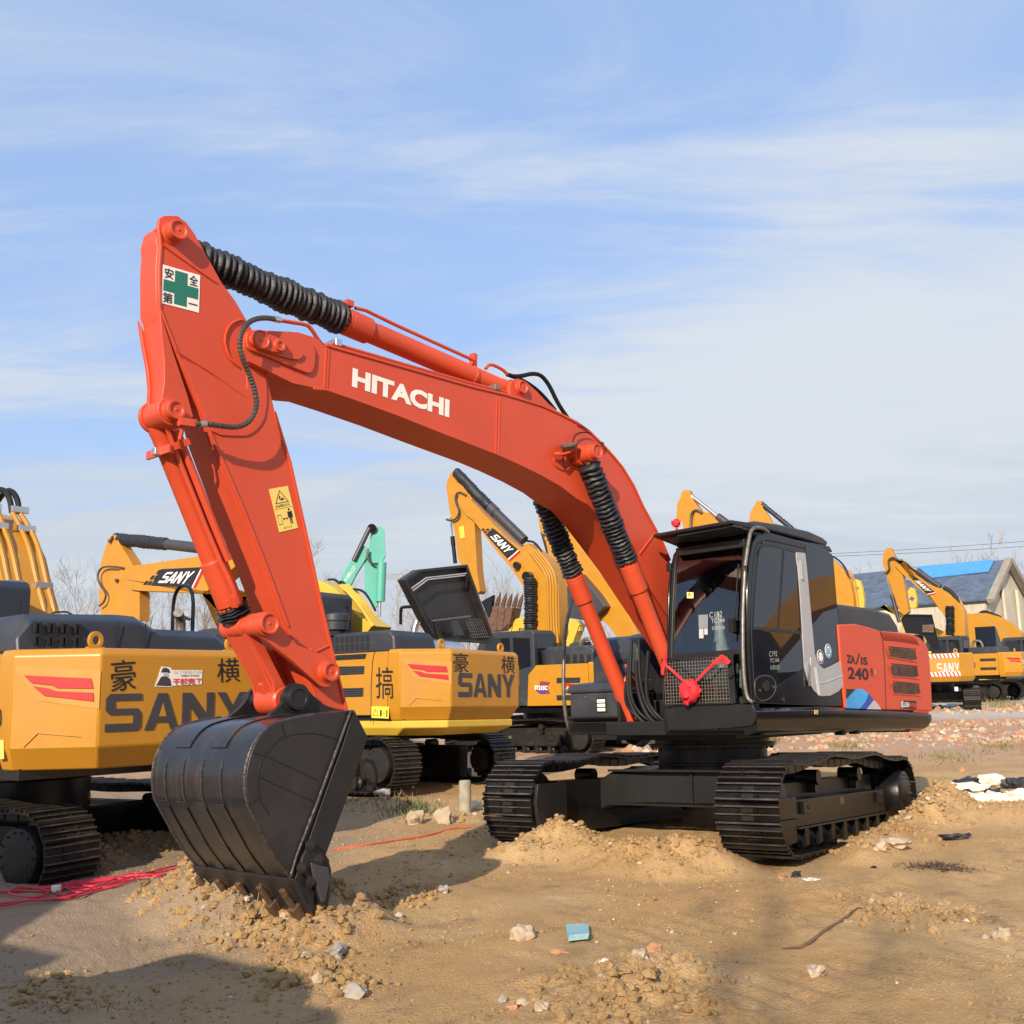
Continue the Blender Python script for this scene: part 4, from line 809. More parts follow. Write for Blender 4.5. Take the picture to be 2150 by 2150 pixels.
# boom cylinders
qN = U3('E', 850, 325, MS, 1, .52); q0 = U3('I', 1312, 525, MS, 1, -.35)
TX, TZ = qN.x, qN.z
b = MB(); b.disc((TX, BW, TZ), (TX, .33, TZ), .105, 28); b.disc((TX, .328, TZ), (TX, .44, TZ), .085, 28); b.build('cylinder_boss', RED, bm_, .01)
pin(bm_, TX, TZ, .44, 1, .075, RED, 'cylinder_pin', inner=.72, ln=.08)
b = MB(); b.disc((TX, -.44, TZ), (TX, -BW, TZ), .095, 28); b.build('cylinder_boss', RED, bm_, .01)
for y, nm in ((.36, 1), (-.36, 2)):
    p0 = Vector((TX, y, TZ)); p1 = Vector((q0.x, y, q0.z)); gg = U3('E', 1190, 1425, MS, 1, y) if y > 0 else U3('E', 655, 1530, MS, 1, y); t_ = (gg - p0).length / (p1 - p0).length
    c_ = cyl(p0, p1, t_, .080, .112, 'boom_cylinder', n=24, squeeze=.85, gl=.30, bs=1.4, amp=.30)
    if y < 0:
        b = MB(); b.tube(chaikin([tuple(U3('I', x, y_, MS, 1, yy)) for x, y_, yy in ((1255, 455, -.38), (1235, 300, -.34), (1230, 190, -.30), (1250, 145, -.30), (1290, 165, -.30), (1300, 200, -.30))], 2), .018, 8)
        b.tube(chaikin([tuple(U3('I', x, y_, MS, 1, yy)) for x, y_, yy in ((1240, 60, -.36), (1270, 110, -.30), (1330, 160, -.28), (1350, 210, -.28))], 2), .016, 8)
        b.beam(U3('I', 1250, 200, MS, 1, -.30), U3('I', 1360, 215, MS, 1, -.28), .05, .06); b.build('cylinder_pipe', RED, c_)
        for (x0, y0) in ((1325, 240), (1375, 255)):
            MB().tube([U3('I', x0, y0, MS, 1, -.28), U3('I', x0 + 25, y0 + 90, MS, 1, -.26)], .020, 10).build('hose_fitting', TUBE, c_)
            MB().tube(chaikin([tuple(U3('I', x, y_, MS, 1, -.24)) for x, y_ in ((x0 + 22, y0 + 70), (x0 + 50, y0 + 160), (x0 + 100, y0 + 260), (x0 + 170, y0 + 300), (x0 + 240, y0 + 280))], 2), .024, 8).build('hydraulic_hose', HOSE, c_)
# work light on the boom side
b = MB(); c0 = U3('E', 560, 275, MS, 1, .34); nrm_ = Vector((.25, .1, .9)).normalized(); b.lathe(c0 - nrm_ * .03, c0 + nrm_ * .03, [(0, .05), (.03, .085), (.05, .09), (.06, .07)], 16); wl = b.build('work_light', TUBE, bm_)
b = MB(); b.beam(U3('E', 440, 370, MS, 1, .27), U3('E', 560, 335, MS, 1, .33), .05, .015); b.beam(U3('E', 445, 400, MS, 1, .27), U3('E', 440, 345, MS, 1, .30), .06, .03); b.beam(c0, U3('E', 540, 340, MS, 1, .32), .02, .02); b.build('light_bracket', RED, wl)
for pl in (((590, 250), (600, 190), (640, 145), (700, 130), (760, 140), (775, 152)), ((560, 330), (500, 350), (490, 430), (500, 490), (530, 495), (580, 430), (600, 370), (595, 260)), ((880, 285), (905, 250), (900, 238), (880, 240))):
    MB().tube(chaikin([tuple(U3('E', x, y, MS, 1, BW + .04)) for x, y in pl], 2), .007, 6).build('light_cable', HOSE, wl)
b = MB(); b.tube([U3('E', x, y, MS, 1, BW + .012) for x, y in chaikin([(395, 400), (400, 450), (450, 500), (540, 520), (600, 470), (680, 540), (760, 560)], 2)], .006, 6); b.build('weld_seam', RED, bm_)
# ---- bucket
shell = UP('D', [(1190, 352), (980, 388), (860, 432), (790, 500), (740, 580), (705, 670), (685, 760), (678, 850), (690, 1000), (735, 1090), (800, 1215), (900, 1400), (1000, 1530), (1022, 1562)], MS, 1, .60)
shell = chaikin(shell, 1)
edge = UP('D', [(1150, 1800), (1215, 1820), (1275, 1790), (1300, 1640), (1290, 1420), (1262, 1380), (1430, 950), (1575, 520), (1475, 318)], MS, 1, .60)
bk = MB()
bk.band(shell, 1, -.53, .60, -.028)
bk.prism(UP('D', [(1195, 352), (1190, 375), (1470, 345), (1475, 318)], MS, 1, .6), 1, -.53, .6)
bucket = bk.build('bucket', BKT, ORX, .004, 40, label='black digging bucket pressed into the dirt')
MB().prism(shell + edge[0:1] + edge[2:], 1, .597, .622).build('bucket_side', BKTS, bucket, .006, 30)
MB().prism(shell + edge[0:1] + edge[2:], 1, -.552, -.527).build('bucket_side', BKTS, bucket, .006, 30)
lipo = UP('D', [(1000, 1562), (1030, 1555), (1165, 1800), (1130, 1815)], MS, 1, .6)
MB().prism([lipo[0], lipo[1], lipo[2], lipo[3]], 1, -.56, .64).build('cutting_edge', BKTS, bucket, .008)
cut = UP('D', [(1040, 1562), (1095, 1420), (1240, 1000), (1400, 560), (1475, 318), (1575, 520), (1430, 950), (1262, 1400), (1200, 1560), (1170, 1800), (1120, 1740)], MS, 1, .622)
MB().prism(cut, 1, .622, .640).build('side_plate', SATIN, bucket, .004)
sc_ = UP('D', [(1150, 1295), (1185, 1300), (1290, 1450), (1305, 1500), (1285, 1640), (1265, 1755), (1225, 1760), (1190, 1640), (1140, 1560), (1068, 1500), (1090, 1400)], MS, 1, .642)
sct = MB().prism(sc_, 1, .641, .668).build('side_cutter', SATIN, bucket, .006)
for x, y in ((1160, 1318), (1222, 1428), (1097, 1482), (1163, 1585)):
    q = U3('D', x, y, MS, 1, .668); b = MB(); b.lathe(q, q + Vector((0, .03, 0)), [(0, .038), (.006, .038), (.007, .026), (.022, .026), (.023, .014), (.032, .014)], 12); b.build('cutter_bolt', BKTS, sct)
MB().prism(UP('D', [(1155, 1440), (1290, 1480), (1300, 1560), (1260, 1740), (1235, 1735), (1170, 1530)], MS, 1, .668), 1, .668, .69).build('cutter_blade', GREYT, sct, .012)
# beads and wear strips
b = MB()
for pts in ([(1465, 325), (1380, 555), (1215, 1005), (1065, 1390), (1020, 1545)],):
    b.tube([U3('D', x, y, MS, 1, .641) for x, y in pts], .009, 8)
b.build('weld_bead', WELD, bucket)
b = MB()
for pts in ([(1380, 545), (1280, 505), (1150, 485), (980, 508), (900, 560), (835, 645), (800, 700), (780, 780), (782, 965), (860, 1090)], [(745, 635), (835, 655)], [(835, 655), (1210, 830)], [(785, 805), (880, 855), (1210, 1000)], [(710, 1015), (782, 965)], [(955, 420), (980, 508)]):
    b.tube([U3('D', x, y, MS, 1, .623) for x, y in chaikin(pts, 1)], .0045, 6)
b.build('side_weld', SATIN, bucket)
# side pad, a slightly proud rim along the shell
rim = MB(); rim.band(shell, 1, .56, .628, .0001); 
b = MB(); b.tube([(x, .60, z) for x, z in shell], .011, 8); b.build('weld_bead', WELD, bucket); b = MB(); b.tube([(x, -.53, z) for x, z in shell], .011, 8); b.build('weld_bead', WELD, bucket)
for k, yy in enumerate((-.36, -.13, .10, .33)):
    seg = [p for p in shell if .72 < p[1] < 1.1]
    MB().tube([(x + .004, yy, z) for x, z in seg], .006, 6).build('shell_weld', WELD, bucket)
for yy in (-.42, -.19, .05, .29):
    st = [p for p in shell if p[1] < .80]
    MB().band([(x + .004, z) for x, z in st], 1, yy - .05, yy + .05, .006).build('wear_strip', BKT, bucket, .003, 40)
    st = [p for p in shell if .80 <= p[1] < 1.0]
for yy in (-.22, .22):
    st = [p for p in shell if p[1] > 1.12]
    MB().band([(x, z + .002) for x, z in st], 1, yy - .09, yy + .09, .009).build('wear_strip', BKT, bucket, .003, 40)
# ears
ero = UP('D', [(845, 385), (870, 345), (930, 300), (985, 230), (1010, 165), (1050, 130), (1095, 122), (1140, 145), (1165, 190), (1240, 262), (1330, 305), (1450, 322), (1470, 345), (1190, 372), (990, 400)], MS, 1, .26)
for y in (.22, -.26):
    MB().prism(chaikin(ero, 1, True), 1, y, y + .04).build('bucket_ear', GREYT if 0 else SATIN, bucket, .006, 30)
b = MB(); b.lathe((KX, .25, KZ), (KX, .4, KZ), [(0, .105), (.02, .105), (.022, .088), (.075, .088), (.078, .06), (.07, .058), (.07, .01)], 28); b.build('ear_pin', SATIN, bucket, .003)
b = MB(); b.disc((KX, -.32, KZ), (KX, .25, KZ), .05, 20); aq = U3('D', 1330, 420, MS, 1, AW); b.disc((aq.x, -.28, aq.z), (aq.x, .27, aq.z), .085, 24); b.build('ear_shaft', SATIN, bucket)
# teeth
for k in range(5):
    yy = -.46 + k * .252
    p, q = Vector((lipo[0][0] + .045, yy, lipo[0][1] - .03)), Vector((lipo[3][0] + .03, yy, lipo[3][1] - .0))
    d = (q - p).normalized(); b = MB(); b.beam(p + d * .05, p + d * .24, .032, .05, (0, 1, 0)); t_ = b.build('tooth_adapter', TOOTH, bucket, .01)
    b = MB(); n_ = d.cross(Vector((0, 1, 0)))
    secs = []
    for s_, w_, h_ in ((.20, .07, .075), (.29, .06, .06), (.38, .05, .015)): secs.append([p + d * s_ + Vector((0, a * w_ / 2, 0)) + n_ * c * h_ / 2 for a, c in ((-1, -1), (1, -1), (1, 1), (-1, 1))])
    b.loft(secs); b.build('tooth', TOOTH, t_, .008)
# ================================================================== RED RIBBON BOW ON THE GRILLE
RB = empty('ribbon_bow', MS @ Matrix.Translation((1.52, .80, 1.48)), 'red cloth bow knotted over the wire grille below the windshield', 'bow')
RBM = MS @ Matrix.Translation((1.52, .80, 1.48))
def crumple(c, r, seed, flat=1.0, folds=9, amp=.22, sub=3):
    b = MB(); vs, fs = ICO[sub]; o = []
    for p in vs:
        k = 1 + amp * math.sin(folds * math.atan2(p.y, p.z) + 3 * noise.noise(p * 2 + Vector((seed, 0, 0)))) * (.4 + .6 * abs(p.x)) + .25 * noise.noise(p * 3.5 + Vector((0, seed, 0))) + .12 * noise.noise(p * 8 + Vector((0, seed, 3)))
        o.append((c[0] + p.x * r * k * flat, c[1] + p.y * r * k, c[2] + p.z * r * k))
    return b.add(o, fs)
q = U3('F', 455, 1510, RBM, 0, .05); crumple(q, .108, 3, .6, 14, .16).build('rosette', CLOTH, RB, smooth=60)
q = U3('F', 433, 1600, RBM, 0, .05); crumple(q, .035, 9, .5, 5).build('rosette_tail', CLOTH, RB, smooth=60)
def ribbon(pts, w, nm, seed=0):
    b = MB(); P = [Vector(p) for p in chaikin(pts, 2)]; secs = []
    for i, p in enumerate(P):
        t = (P[min(i + 1, len(P) - 1)] - P[max(i - 1, 0)]).normalized(); n = Vector((1, 0, 0)); s = t.cross(n).normalized(); r = []
        for k in range(12):
            a = 6.283 * k / 12; wv = 1 + .35 * math.sin(3 * a + seed + i * .5)
            r.append(p + s * math.cos(a) * w * wv + n * math.sin(a) * w * .45 * wv)
        secs.append(r)
    b.loft(secs); return b.build(nm, CLOTH, RB, smooth=50)
rq = lambda pts, d=.03: [tuple(U3('F', x, y, RBM, 0, d)) for x, y in pts]
ribbon(rq([(255, 1225), (245, 1290), (300, 1335), (380, 1400), (420, 1450)]), .013, 'ribbon_band')
ribbon(rq([(640, 1300), (600, 1330), (540, 1400), (500, 1440)]), .012, 'ribbon_band', 2)
ribbon(rq([(268, 1222), (240, 1280), (236, 1340), (238, 1380)]), .017, 'ribbon_end', 1)
ribbon(rq([(640, 1290), (690, 1260), (740, 1250), (778, 1285)]), .020, 'ribbon_end', 4)
ribbon(rq([(700, 1240), (735, 1225), (745, 1300), (775, 1270)]), .017, 'ribbon_end', 5)
# ================================================================== THE OTHER EXCAVATORS IN THE YARD
ZM['W'] = (1000, 1250, .15528); ZM['Y'] = (1850, 1180, .15528)
def cwt(root, col, zb=1.07, zt=2.15, inset=.13):
    b = MB(); S_ = []
    for z, i_ in ((zb, inset), (zb + .20, 0), (zt - .06, 0), (zt, .05)):
        pl = [(-2.05, 1.37), (-2.3, 1.37), (-2.9, .85), (-2.9, -.85), (-2.3, -1.37), (-2.05, -1.37)]
        S_.append([(x + (i_ if x < -2.5 else i_ * .5 if x < -2.1 else 0), y - math.copysign(i_ * .6, y), z) for x, y in pl])
    b.loft(S_); return b.build('counterweight', col, root, .02, 25)
def chamfer_pt(u, z, off=0.0, side=1):     # point on the slanted corner face of the counterweight: u=0 side edge, u=1 rear edge
    a = Vector((-2.3, 1.37 * side, z)); c = Vector((-2.9, .85 * side, z)); n = Vector((-.52, .60 * side, 0)).normalized()
    return a.lerp(c, u) + n * off
def flatpoly(pts, m, name, parent, n, th=.004):
    n = Vector(n).normalized(); m_ = len(pts); b = MB()
    b.add([Vector(p) for p in pts] + [Vector(p) + n * th for p in pts], [list(range(m_)), [m_ + i for i in range(m_)]] + [[i, (i + 1) % m_, m_ + (i + 1) % m_, m_ + i] for i in range(m_)])
    return b.build(name, m, parent, 0, 0)
def cab_(root, x0=-.55, x1=1.3, y0=.38, y1=1.34, z0=1.15, z1=2.98, m=GRY, gl=SGLASS):
    b = MB(); b.prism([(x0, z0), (x1 - .02, z0), (x1, z0 + .5), (x1 - .06, z1 - .5), (x1 - .3, z1 - .03), (x1 - .5, z1), (x0 + .08, z1), (x0, z1 - .08)], 1, y0, y1)
    c = b.build('cab', m, root, .03, 30)
    for pts in ([(x0 + .12, z0 + .95), (x0 + .12, z1 - .2), (x0 + .62, z1 - .16), (x0 + .62, z0 + .85)], [(x0 + .72, z0 + .8), (x0 + .72, z1 - .16), (x1 - .42, z1 - .16), (x1 - .2, z0 + .8)], [(x0 + .72, z0 + .2), (x0 + .72, z0 + .74), (x1 - .16, z0 + .74), (x1 - .14, z0 + .3)]):
        MB().prism(pts, 1, y1 - .004, y1 + .006).build('cab_window', gl, c, .003)
    MB().box(x0 - .006, x0 + .004, y0 + .12, y1 - .12, z0 + .85, z1 - .22).build('cab_window', gl, c, .003)
    MB().prism([(y0 + .08, z0 + .6), (y1 - .08, z0 + .6), (y1 - .08, z1 - .55), (y0 + .08, z1 - .55)], 0, x1 - .05, x1 + .002).build('cab_window', gl, c)
    b = MB(); b.beam((x0 + .67, y1 + .005, z0 + .1), (x0 + .67, y1 + .005, z1 - .12), .03, .012, (0, 1, 0)); b.build('door_pillar', m, c)
    return c
def undercarriage(root, X, mode, m=TRKD, hl=1.76, wd=.6, gauge=1.2):
    for s in (1, -1): track(root, X, gauge * s, wd, m, hl=hl, mode=mode, out_sign=s, bulge=.03, gear=True)
    b = MB(); b.box(-.7, .7, -1.0, 1.0, .34, .66); b.disc((0, 0, .6), (0, 0, .98), .62, 28); b.xf(X); b.build('cross_frame', TRK, root, .02)
def eye(root, x, y, z, m):
    b = MB(); n = 14
    for k in range(1): pass
    ring = [(math.cos(6.283 * i / n), math.sin(6.283 * i / n)) for i in range(n)]
    o = [(y + .075 * c, z + .09 + .085 * s) for c, s in ring]; i_ = [(y + .035 * c, z + .09 + .04 * s) for c, s in ring]
    for a, c_ in ((x - .02, x + .02),):
        b.v = [Vector((a, *p)) for p in o] + [Vector((a, *p)) for p in i_] + [Vector((c_, *p)) for p in o] + [Vector((c_, *p)) for p in i_]
        for k in range(n):
            l = (k + 1) % n; b.f += [[k, l, n + l, n + k], [2 * n + k, 3 * n + k, 3 * n + l, 2 * n + l], [k, 2 * n + k, 2 * n + l, l], [n + k, n + l, 3 * n + l, 3 * n + k]]; b.m += [0] * 4
    b.box(x - .03, x + .03, y - .085, y + .085, z - .02, z + .03)
    return b.build('lifting_eye', m, root, .006)
def boom_logo(par, M, y, k, quad_, dirsq=True):
    # quad_: bl, br, tr, tl of the dark lozenge in photo pixels
    P = [U3(k, a, c, M, 1, y) for a, c in quad_]
    lo = flatpoly(P, INK, 'logo_plate', par, (0, 1, 0), .006)
    c = [corner_map(P, u, v) + Vector((0, .008, 0)) for u, v in ((.14, .18), (.84, .18), (.90, .80), (.20, .80))]
    x = 0
    for ch in 'SANY':
        for poly in LET[ch]: flatpoly([corner_map(c, x + u * .235, v) for u, v in poly], WHT, 'letter', lo, (0, 1, 0), .006)
        if ch == 'A': flatpoly([corner_map(c, x + u * .235, v) + Vector((0, .007, 0)) for u, v in AHOLE], INK, 'letter_gap', lo, (0, 1, 0), .002)
        x += .255
    flatpoly([corner_map(P, u, v) for u, v in ((1.0, 0), (1.03, 0), (1.03, 1), (1.0, 1))], WHT, 'logo_stripe', lo, (0, 1, 0), .006)
    flatpoly([corner_map(P, u, v) for u, v in ((1.03, 0), (1.10, 0), (1.10, 1), (1.03, 1))], LRED, 'logo_stripe', lo, (0, 1, 0), .006)
    for u, v in ((-.20, .02), (-.13, .36), (-.06, .70), (-.10, .02), (-.03, .36)): flatpoly([corner_map(P, u + a, v + b_) for a, b_ in ((0, 0), (.075, 0), (.075, .26), (0, .26))], INK, 'logo_square', lo, (0, 1, 0), .006)
    return lo
def digger(M, label, col, name='excavator', cat='excavator', group=None, hx=0, tracks='joined', X=None, boom=None, arm=None, hw=.22, ha=.15, house=True, hlen=1.76, hood='closed', cabk={}, m_h=GRY, hood_z=2.45, boomcol=None, side=True, cyls=(), hoses=(), bells=()):
    root = empty(name, M, label, cat, group); X = X or Matrix.Identity(4)
    if tracks: undercarriage(root, X, tracks, hl=hlen)
    if house:
        b = MB(); b.box(-2.3, 1.35, -1.25, 1.25, .98, 1.13); b.build('deck_frame', BLK, root, .01)
        cwt(root, col); cab_(root, **cabk)
        if side:
            for s in (1, -1):
                b = MB(); b.prism([(-.30, 1.15), (-.36, 1.9), (-.6, 2.12), (-2.045, 2.12), (-2.045, 1.15)], 1, min(s * 1.28, s * 1.37), max(s * 1.28, s * 1.37)); b.build('side_panel', col, root, .015)
        b = MB(); b.box(-2.0, -.6, -1.275, 1.275, 1.14, 2.10); b.box(-.5, 1.2, -1.25, -.5, 1.14, 1.95); b.build('engine_bay', m_h, root, .02)
        if hood == 'closed':
            b = MB(); b.prism([(-.65, 2.105), (-.68, hood_z - .08), (-.78, hood_z), (-1.9, hood_z), (-2.1, hood_z - .1), (-2.14, 2.105)], 1, -1.15, 1.15); b.build('engine_hood', m_h, root, .05, seg=3)
            for k in range(5):
                b = MB(); b.box(-2.15, -2.135, -.9 + k * .4, -.84 + k * .4, 2.2, hood_z - .16); b.build('hood_slot', DARK, root)
        for s in (1, -1): eye(root, -2.6, .75 * s, 2.14, col)
    bc = boomcol or col
    if boom: bo = MB().prism(boom, 1, -hw, hw).build('boom', bc, root, .012, 30)
    if arm: MB().prism(arm, 1, -ha, ha).build('arm', bc, root, .010, 30)
    for p, q, r, m in cyls: 
        p, q = Vector(p), Vector(q); g = p.lerp(q, .42); c = MB().lathe(g, q, [(0, r * 1.15), (.25, r * 1.15), (.26, r), ((q - g).length, r)], 14).build('cylinder', m, root); MB().disc(p, g, r * .5, 10).build('cylinder_rod', STEEL, c)
    for pts, r, m in hoses: MB().tube(chaikin([tuple(p) for p in pts], 2), r, 6).build('hydraulic_pipe', m, root)
    for p, q, r in bells: bellows(p, q, r, 22, 'bellows', root)
    return root
def side_features(root, M, k, vents, lab=None):
    for v in vents:
        pr = UP(k, v, M, 1, 1.372); o = MB().prism(pr, 1, 1.368, 1.375).build('vent_opening', GRY, root, .004)
        x0, x1 = min(p[0] for p in pr), max(p[0] for p in pr); z0, z1 = min(p[1] for p in pr), max(p[1] for p in pr)
        b = MB()
        for i in range(4): zz_ = z0 + (z1 - z0) * (i + .5) / 4; b.beam((x0 + .03, 1.378, zz_), (x1 - .03, 1.378, zz_), .008, .012)
        b.build('vent_slats', DARK, o, kind='stuff')
def lens(root, side=1, zb=1.66, s=1.0):
    for pts, m in ((((.14, .255), (.90, .215), (.93, .125), (.52, .135), (.46, .16), (.23, .185)), LRED), (((.25, .155), (.42, .135), (.51, .108), (.93, .088), (.94, .01), (.38, .07)), LRED)):
        flatpoly([chamfer_pt(u, zb + z * s, .003, side) for u, z in pts], m, 'tail_lens', root, chamfer_pt(0, 0, 1, side) - chamfer_pt(0, 0, 0, side), .012)
    flatpoly([chamfer_pt(u, zb + z * s, .001, side) for u, z in ((.02, .34), (1.0, .28), (1.0, -.06), (.30, .03))], mat('lens_recess', (.50, .22, .03), .5), 'lens_recess', root, chamfer_pt(0, 0, 1, side) - chamfer_pt(0, 0, 0, side), .004)
    flatpoly([chamfer_pt(u, z, .002, side) for u, z in ((.18, 1.28), (.30, 1.42), (.33, 1.425), (.82, 1.36), (.33, 1.40))], mat('lens_recess', (.50, .22, .03), .5), 'pressed_crease', root, chamfer_pt(0, 0, 1, side) - chamfer_pt(0, 0, 0, side), .01)
def rear_text(s, y0, y1, z0, z1, root, m=INK, bold=.02, x=-2.902, slant=0):
    text(s, [(x, y0, z0), (x, y1, z0), (x, y1, z1), (x, y0, z1)], m, root, bold=bold, lift=.004, nrm=(-1, 0, 0))
# ---- A: near left, seen from behind
MA = frame(-5.451, 12.144, -.691, 0, .012, -.08)
XA = MA.inverted() @ frame(-5.451, 12.144, -.49, 0, .012, -.20)
boomA = [(.35, 1.5), (.8, 2.1), (1.2, 2.7), (1.9, 3.3), (3.0, 3.45), (4.6, 2.95), (6.1, 2.2), (6.35, 2.6), (5.0, 3.35), (3.0, 4.1), (1.9, 4.12), (1.35, 4.0), (1.07, 3.88), (.83, 3.71), (.54, 3.4), (.28, 2.94), (.09, 2.66), (-.05, 2.1), (-.05, 1.7)]
pipes = []
for y in (-.24, -.12, .10, .22): pipes.append(([(-.02, y, 2.2), (.15, y, 2.75), (.36, y, 3.05), (.58, y, 3.48), (.85, y, 3.78), (1.05, y * .8, 4.0)], .032, YEL))
for y in (-.10, -.2): pipes.append(([(1.05, y * .9, 4.0), (1.15, y, 4.2), (1.38, y, 4.36), (1.62, y, 4.3), (1.95, y, 4.05)], .036, HOSE))
AX = digger(MA, 'amber excavator at the left edge seen from behind, black hood, large dark counterweight lettering', YEL, X=XA, tracks='parts', boom=boomA, arm=[(5.9, 3.2), (6.4, 3.1), (7.0, .9), (6.7, .8), (6.0, 2.2)], hw=.30, hood=None, hoses=pipes, cabk=dict(m=mat('navy_cab', (.022, .026, .04), .35, coat=.2)))
b = MB(); b.box(.1, .14, -.30, -.06, 2.98, 3.03); 
for (x, z) in ((.33, 3.02), (.83, 3.76), (1.04, 4.02)):
    for y in (-.18, .16): MB().box(x - .03, x + .03, y - .11, y + .11, z - .02, z + .06).build('pipe_clamp', STEEL, AX, .006)
b = MB(); b.disc((-.45, .95, 2.98), (-.45, .95, 3.0), .06, 14); b.build('beacon_base', BLK, AX); b = MB(); b.lathe((-.45, .95, 3.0), (-.45, .95, 3.2), [(0, .05), (.08, .055), (.14, .04), (.16, .01)], 14); b.build('beacon', mat('amber_lens', (.7, .35, .1), .15, coat=.5), AX)
b = MB(); S_ = []
for y, zt in ((1.28, 2.33), (1.15, 2.50), (.2, 2.53), (.02, 2.52), (-.22, 2.40), (-.9, 2.39), (-1.05, 2.3)): S_.append([(-2.18, y, 2.12), (-2.14, y, zt - .08), (-2.0, y, zt), (-.9, y, zt), (-.7, y, zt - .1), (-.7, y, 2.12)])
b.loft(S_); hdA = b.build('engine_hood', mat('navy_hood', (.026, .030, .042), .40, var=.12, dirt=(.10, .095, .09), dirtamt=.25), AX, .04, seg=3)
for i in range(4):
    for j in range(2):
        for kx in range(2):
            x = -2.10 + i * .0; yy = 1.12 - i * .13
            b = MB(); b.box(-2.195, -2.15, yy - .012 - kx * .04, yy + .006 - kx * .04, 2.20 + j * .12, 2.29 + j * .12); b.build('hood_slot', DARK, hdA)
for y in (.28, -.02): MB().box(-2.185, -2.175, y, y + .008, 2.13, 2.44).build('hood_seam', DARK, hdA)
b = MB(); b.tube(chaikin([(-1.15, -.98, 2.4), (-1.15, -.98, 2.95), (-1.55, -.98, 2.95), (-1.55, -.98, 2.4)], 2), .022, 8); b.build('handrail', BLK, AX)
b = MB(); b.tube(chaikin([(-1.5, -.86, 2.38), (-1.5, -.86, 2.55), (-1.6, -.76, 2.62)], 1), .055, 12); b.tube([(-1.3, -1.1, 2.58), (-1.55, -.8, 2.6)], .02); b.build('exhaust_pipe', TUBE, AX)
b = MB(); b.tube(chaikin([(-.9, .35, 2.5), (-.9, .35, 2.62), (-1.1, .2, 2.62), (-1.1, .2, 2.5)], 1), .01, 6); b.build('hood_handle', BLK, AX)
lens(AX, 1); block_word([(-2.9, .79, 1.40), (-2.9, -.74, 1.40), (-2.9, -.74, 1.735), (-2.9, .79, 1.735)], GREYT, AX, YEL, nrm=(-1, 0, 0), lift=.010)
qr = lambda pts: [(-2.902, *p) for p in UP('G', pts, MA, 0, -2.902)]
def rtext(s, k, pts, root, M, m=INK, bold=.02, x=-2.902):
    P = UP(k, pts, M, 0, x); text(s, [(x, *p) for p in P], m, root, bold=bold, lift=.004, nrm=(-1, 0, 0))
rtext('豪', 'G', [(526, 1030), (648, 1015), (644, 872), (528, 880)], AX, MA, bold=.0); rtext('横', 'G', [(1035, 985), (1145, 980), (1138, 865), (1035, 870)], AX, MA, bold=.0)
st = flatpoly([(-2.902, *p) for p in UP('G', [(738, 1003), (820, 1006), (822, 1000), (962, 992), (965, 925), (822, 925), (812, 912), (770, 908), (755, 955)], MA, 0, -2.902)], WHT, 'sticker', AX, (-1, 0, 0), .003)
flatpoly([(-2.906, *p) for p in UP('G', [(745, 998), (818, 1001), (812, 968), (790, 950), (768, 958)], MA, 0, -2.906)], GREYT, 'sticker_figure', st, (-1, 0, 0), .002)
flatpoly([(-2.906, *p) for p in UP('G', [(768, 935), (812, 938), (806, 920), (790, 913), (776, 916)], MA, 0, -2.906)], GRY, 'sticker_figure', st, (-1, 0, 0), .002)
flatpoly([(-2.907, *p) for p in UP('G', [(776, 955), (804, 955), (800, 936), (782, 936)], MA, 0, -2.907)], LGRY, 'sticker_figure', st, (-1, 0, 0), .002)
rtext('干就完了', 'G', [(824, 998), (962, 990), (962, 962), (824, 964)], st, MA, REDW, .03, -2.906); rtext('make money', 'G', [(864, 958), (950, 956), (950, 946), (864, 946)], st, MA, INK, .02, -2.906); rtext('为了碎银几两', 'G', [(826, 944), (958, 942), (958, 926), (826, 928)], st, MA, LGRY, .0, -2.906)
# side of A: numeral at the frame's edge and sticker
text('0', [U3('G', x, y, MA, 1, 1.375) for x, y in ((-12, 1195), (8, 1195), (8, 1108), (-12, 1108))], INK, AX, bold=.02, nrm=NL)
pq = [U3('G', x, y, MA, 1, 1.375) for x, y in ((-8, 1350), (20, 1348), (18, 1258), (-8, 1258))]; flatpoly(pq, YST, 'warning_sticker', AX, NL, .003)
# ---- C: middle, open engine lid
MC = frame(-2.831, 18.769, -.645, 0, .031, .044)
U_ = lambda k, pts, y: UP(k, pts, MC, 1, y)
boomC = U_('O', [(340, 330), (450, 350), (530, 385), (620, 450), (700, 540), (780, 640), (870, 720), (980, 800), (900, 900)], -.0) + [(.3, 1.6), (.9, 2.0)] + U_('O', [(560, 800), (500, 640), (330, 460)], 0)
pc = []
for i_ in range(4): pc.append(([U3('O', x + i_ * 24 - 8, y - i_ * 2, MC, 1, .20 - .13 * i_) for x, y in ((560, 385), (640, 445), (740, 560), (820, 680), (900, 800))], .032, LYEL))
for pts in ([(430, 325), (490, 318), (540, 355), (560, 370)], [(550, 345), (580, 345), (640, 420)], [(680, 420), (780, 430), (850, 520), (910, 640)]): pc.append(([U3('O', x, y, MC, 1, -.1) for x, y in pts], .022, HOSE))
CX = digger(MC, 'amber excavator with black engine lid swung open, between the large bucket and the cab', YEL, tracks='parts', boom=boomC, hlen=1.93, hw=.25, hood=None, boomcol=LYEL, cabk=dict(y0=.62, y1=1.38, z1=3.17, x0=-.5), hoses=pc)
side_features(CX, MC, 'O', [[(500, 1090), (822, 1075), (805, 1128), (500, 1142)], [(520, 1205), (800, 1200), (795, 1282), (525, 1296)], [(575, 1425), (790, 1420), (785, 1512), (590, 1516)]])
b = MB(); b.tube([U3('O', x, y, MC, 1, 1.374) for x, y in ((905, 1040), (880, 1150), (866, 1400), (864, 1770))], .006, 6); b.build('panel_seam', DARK, CX)
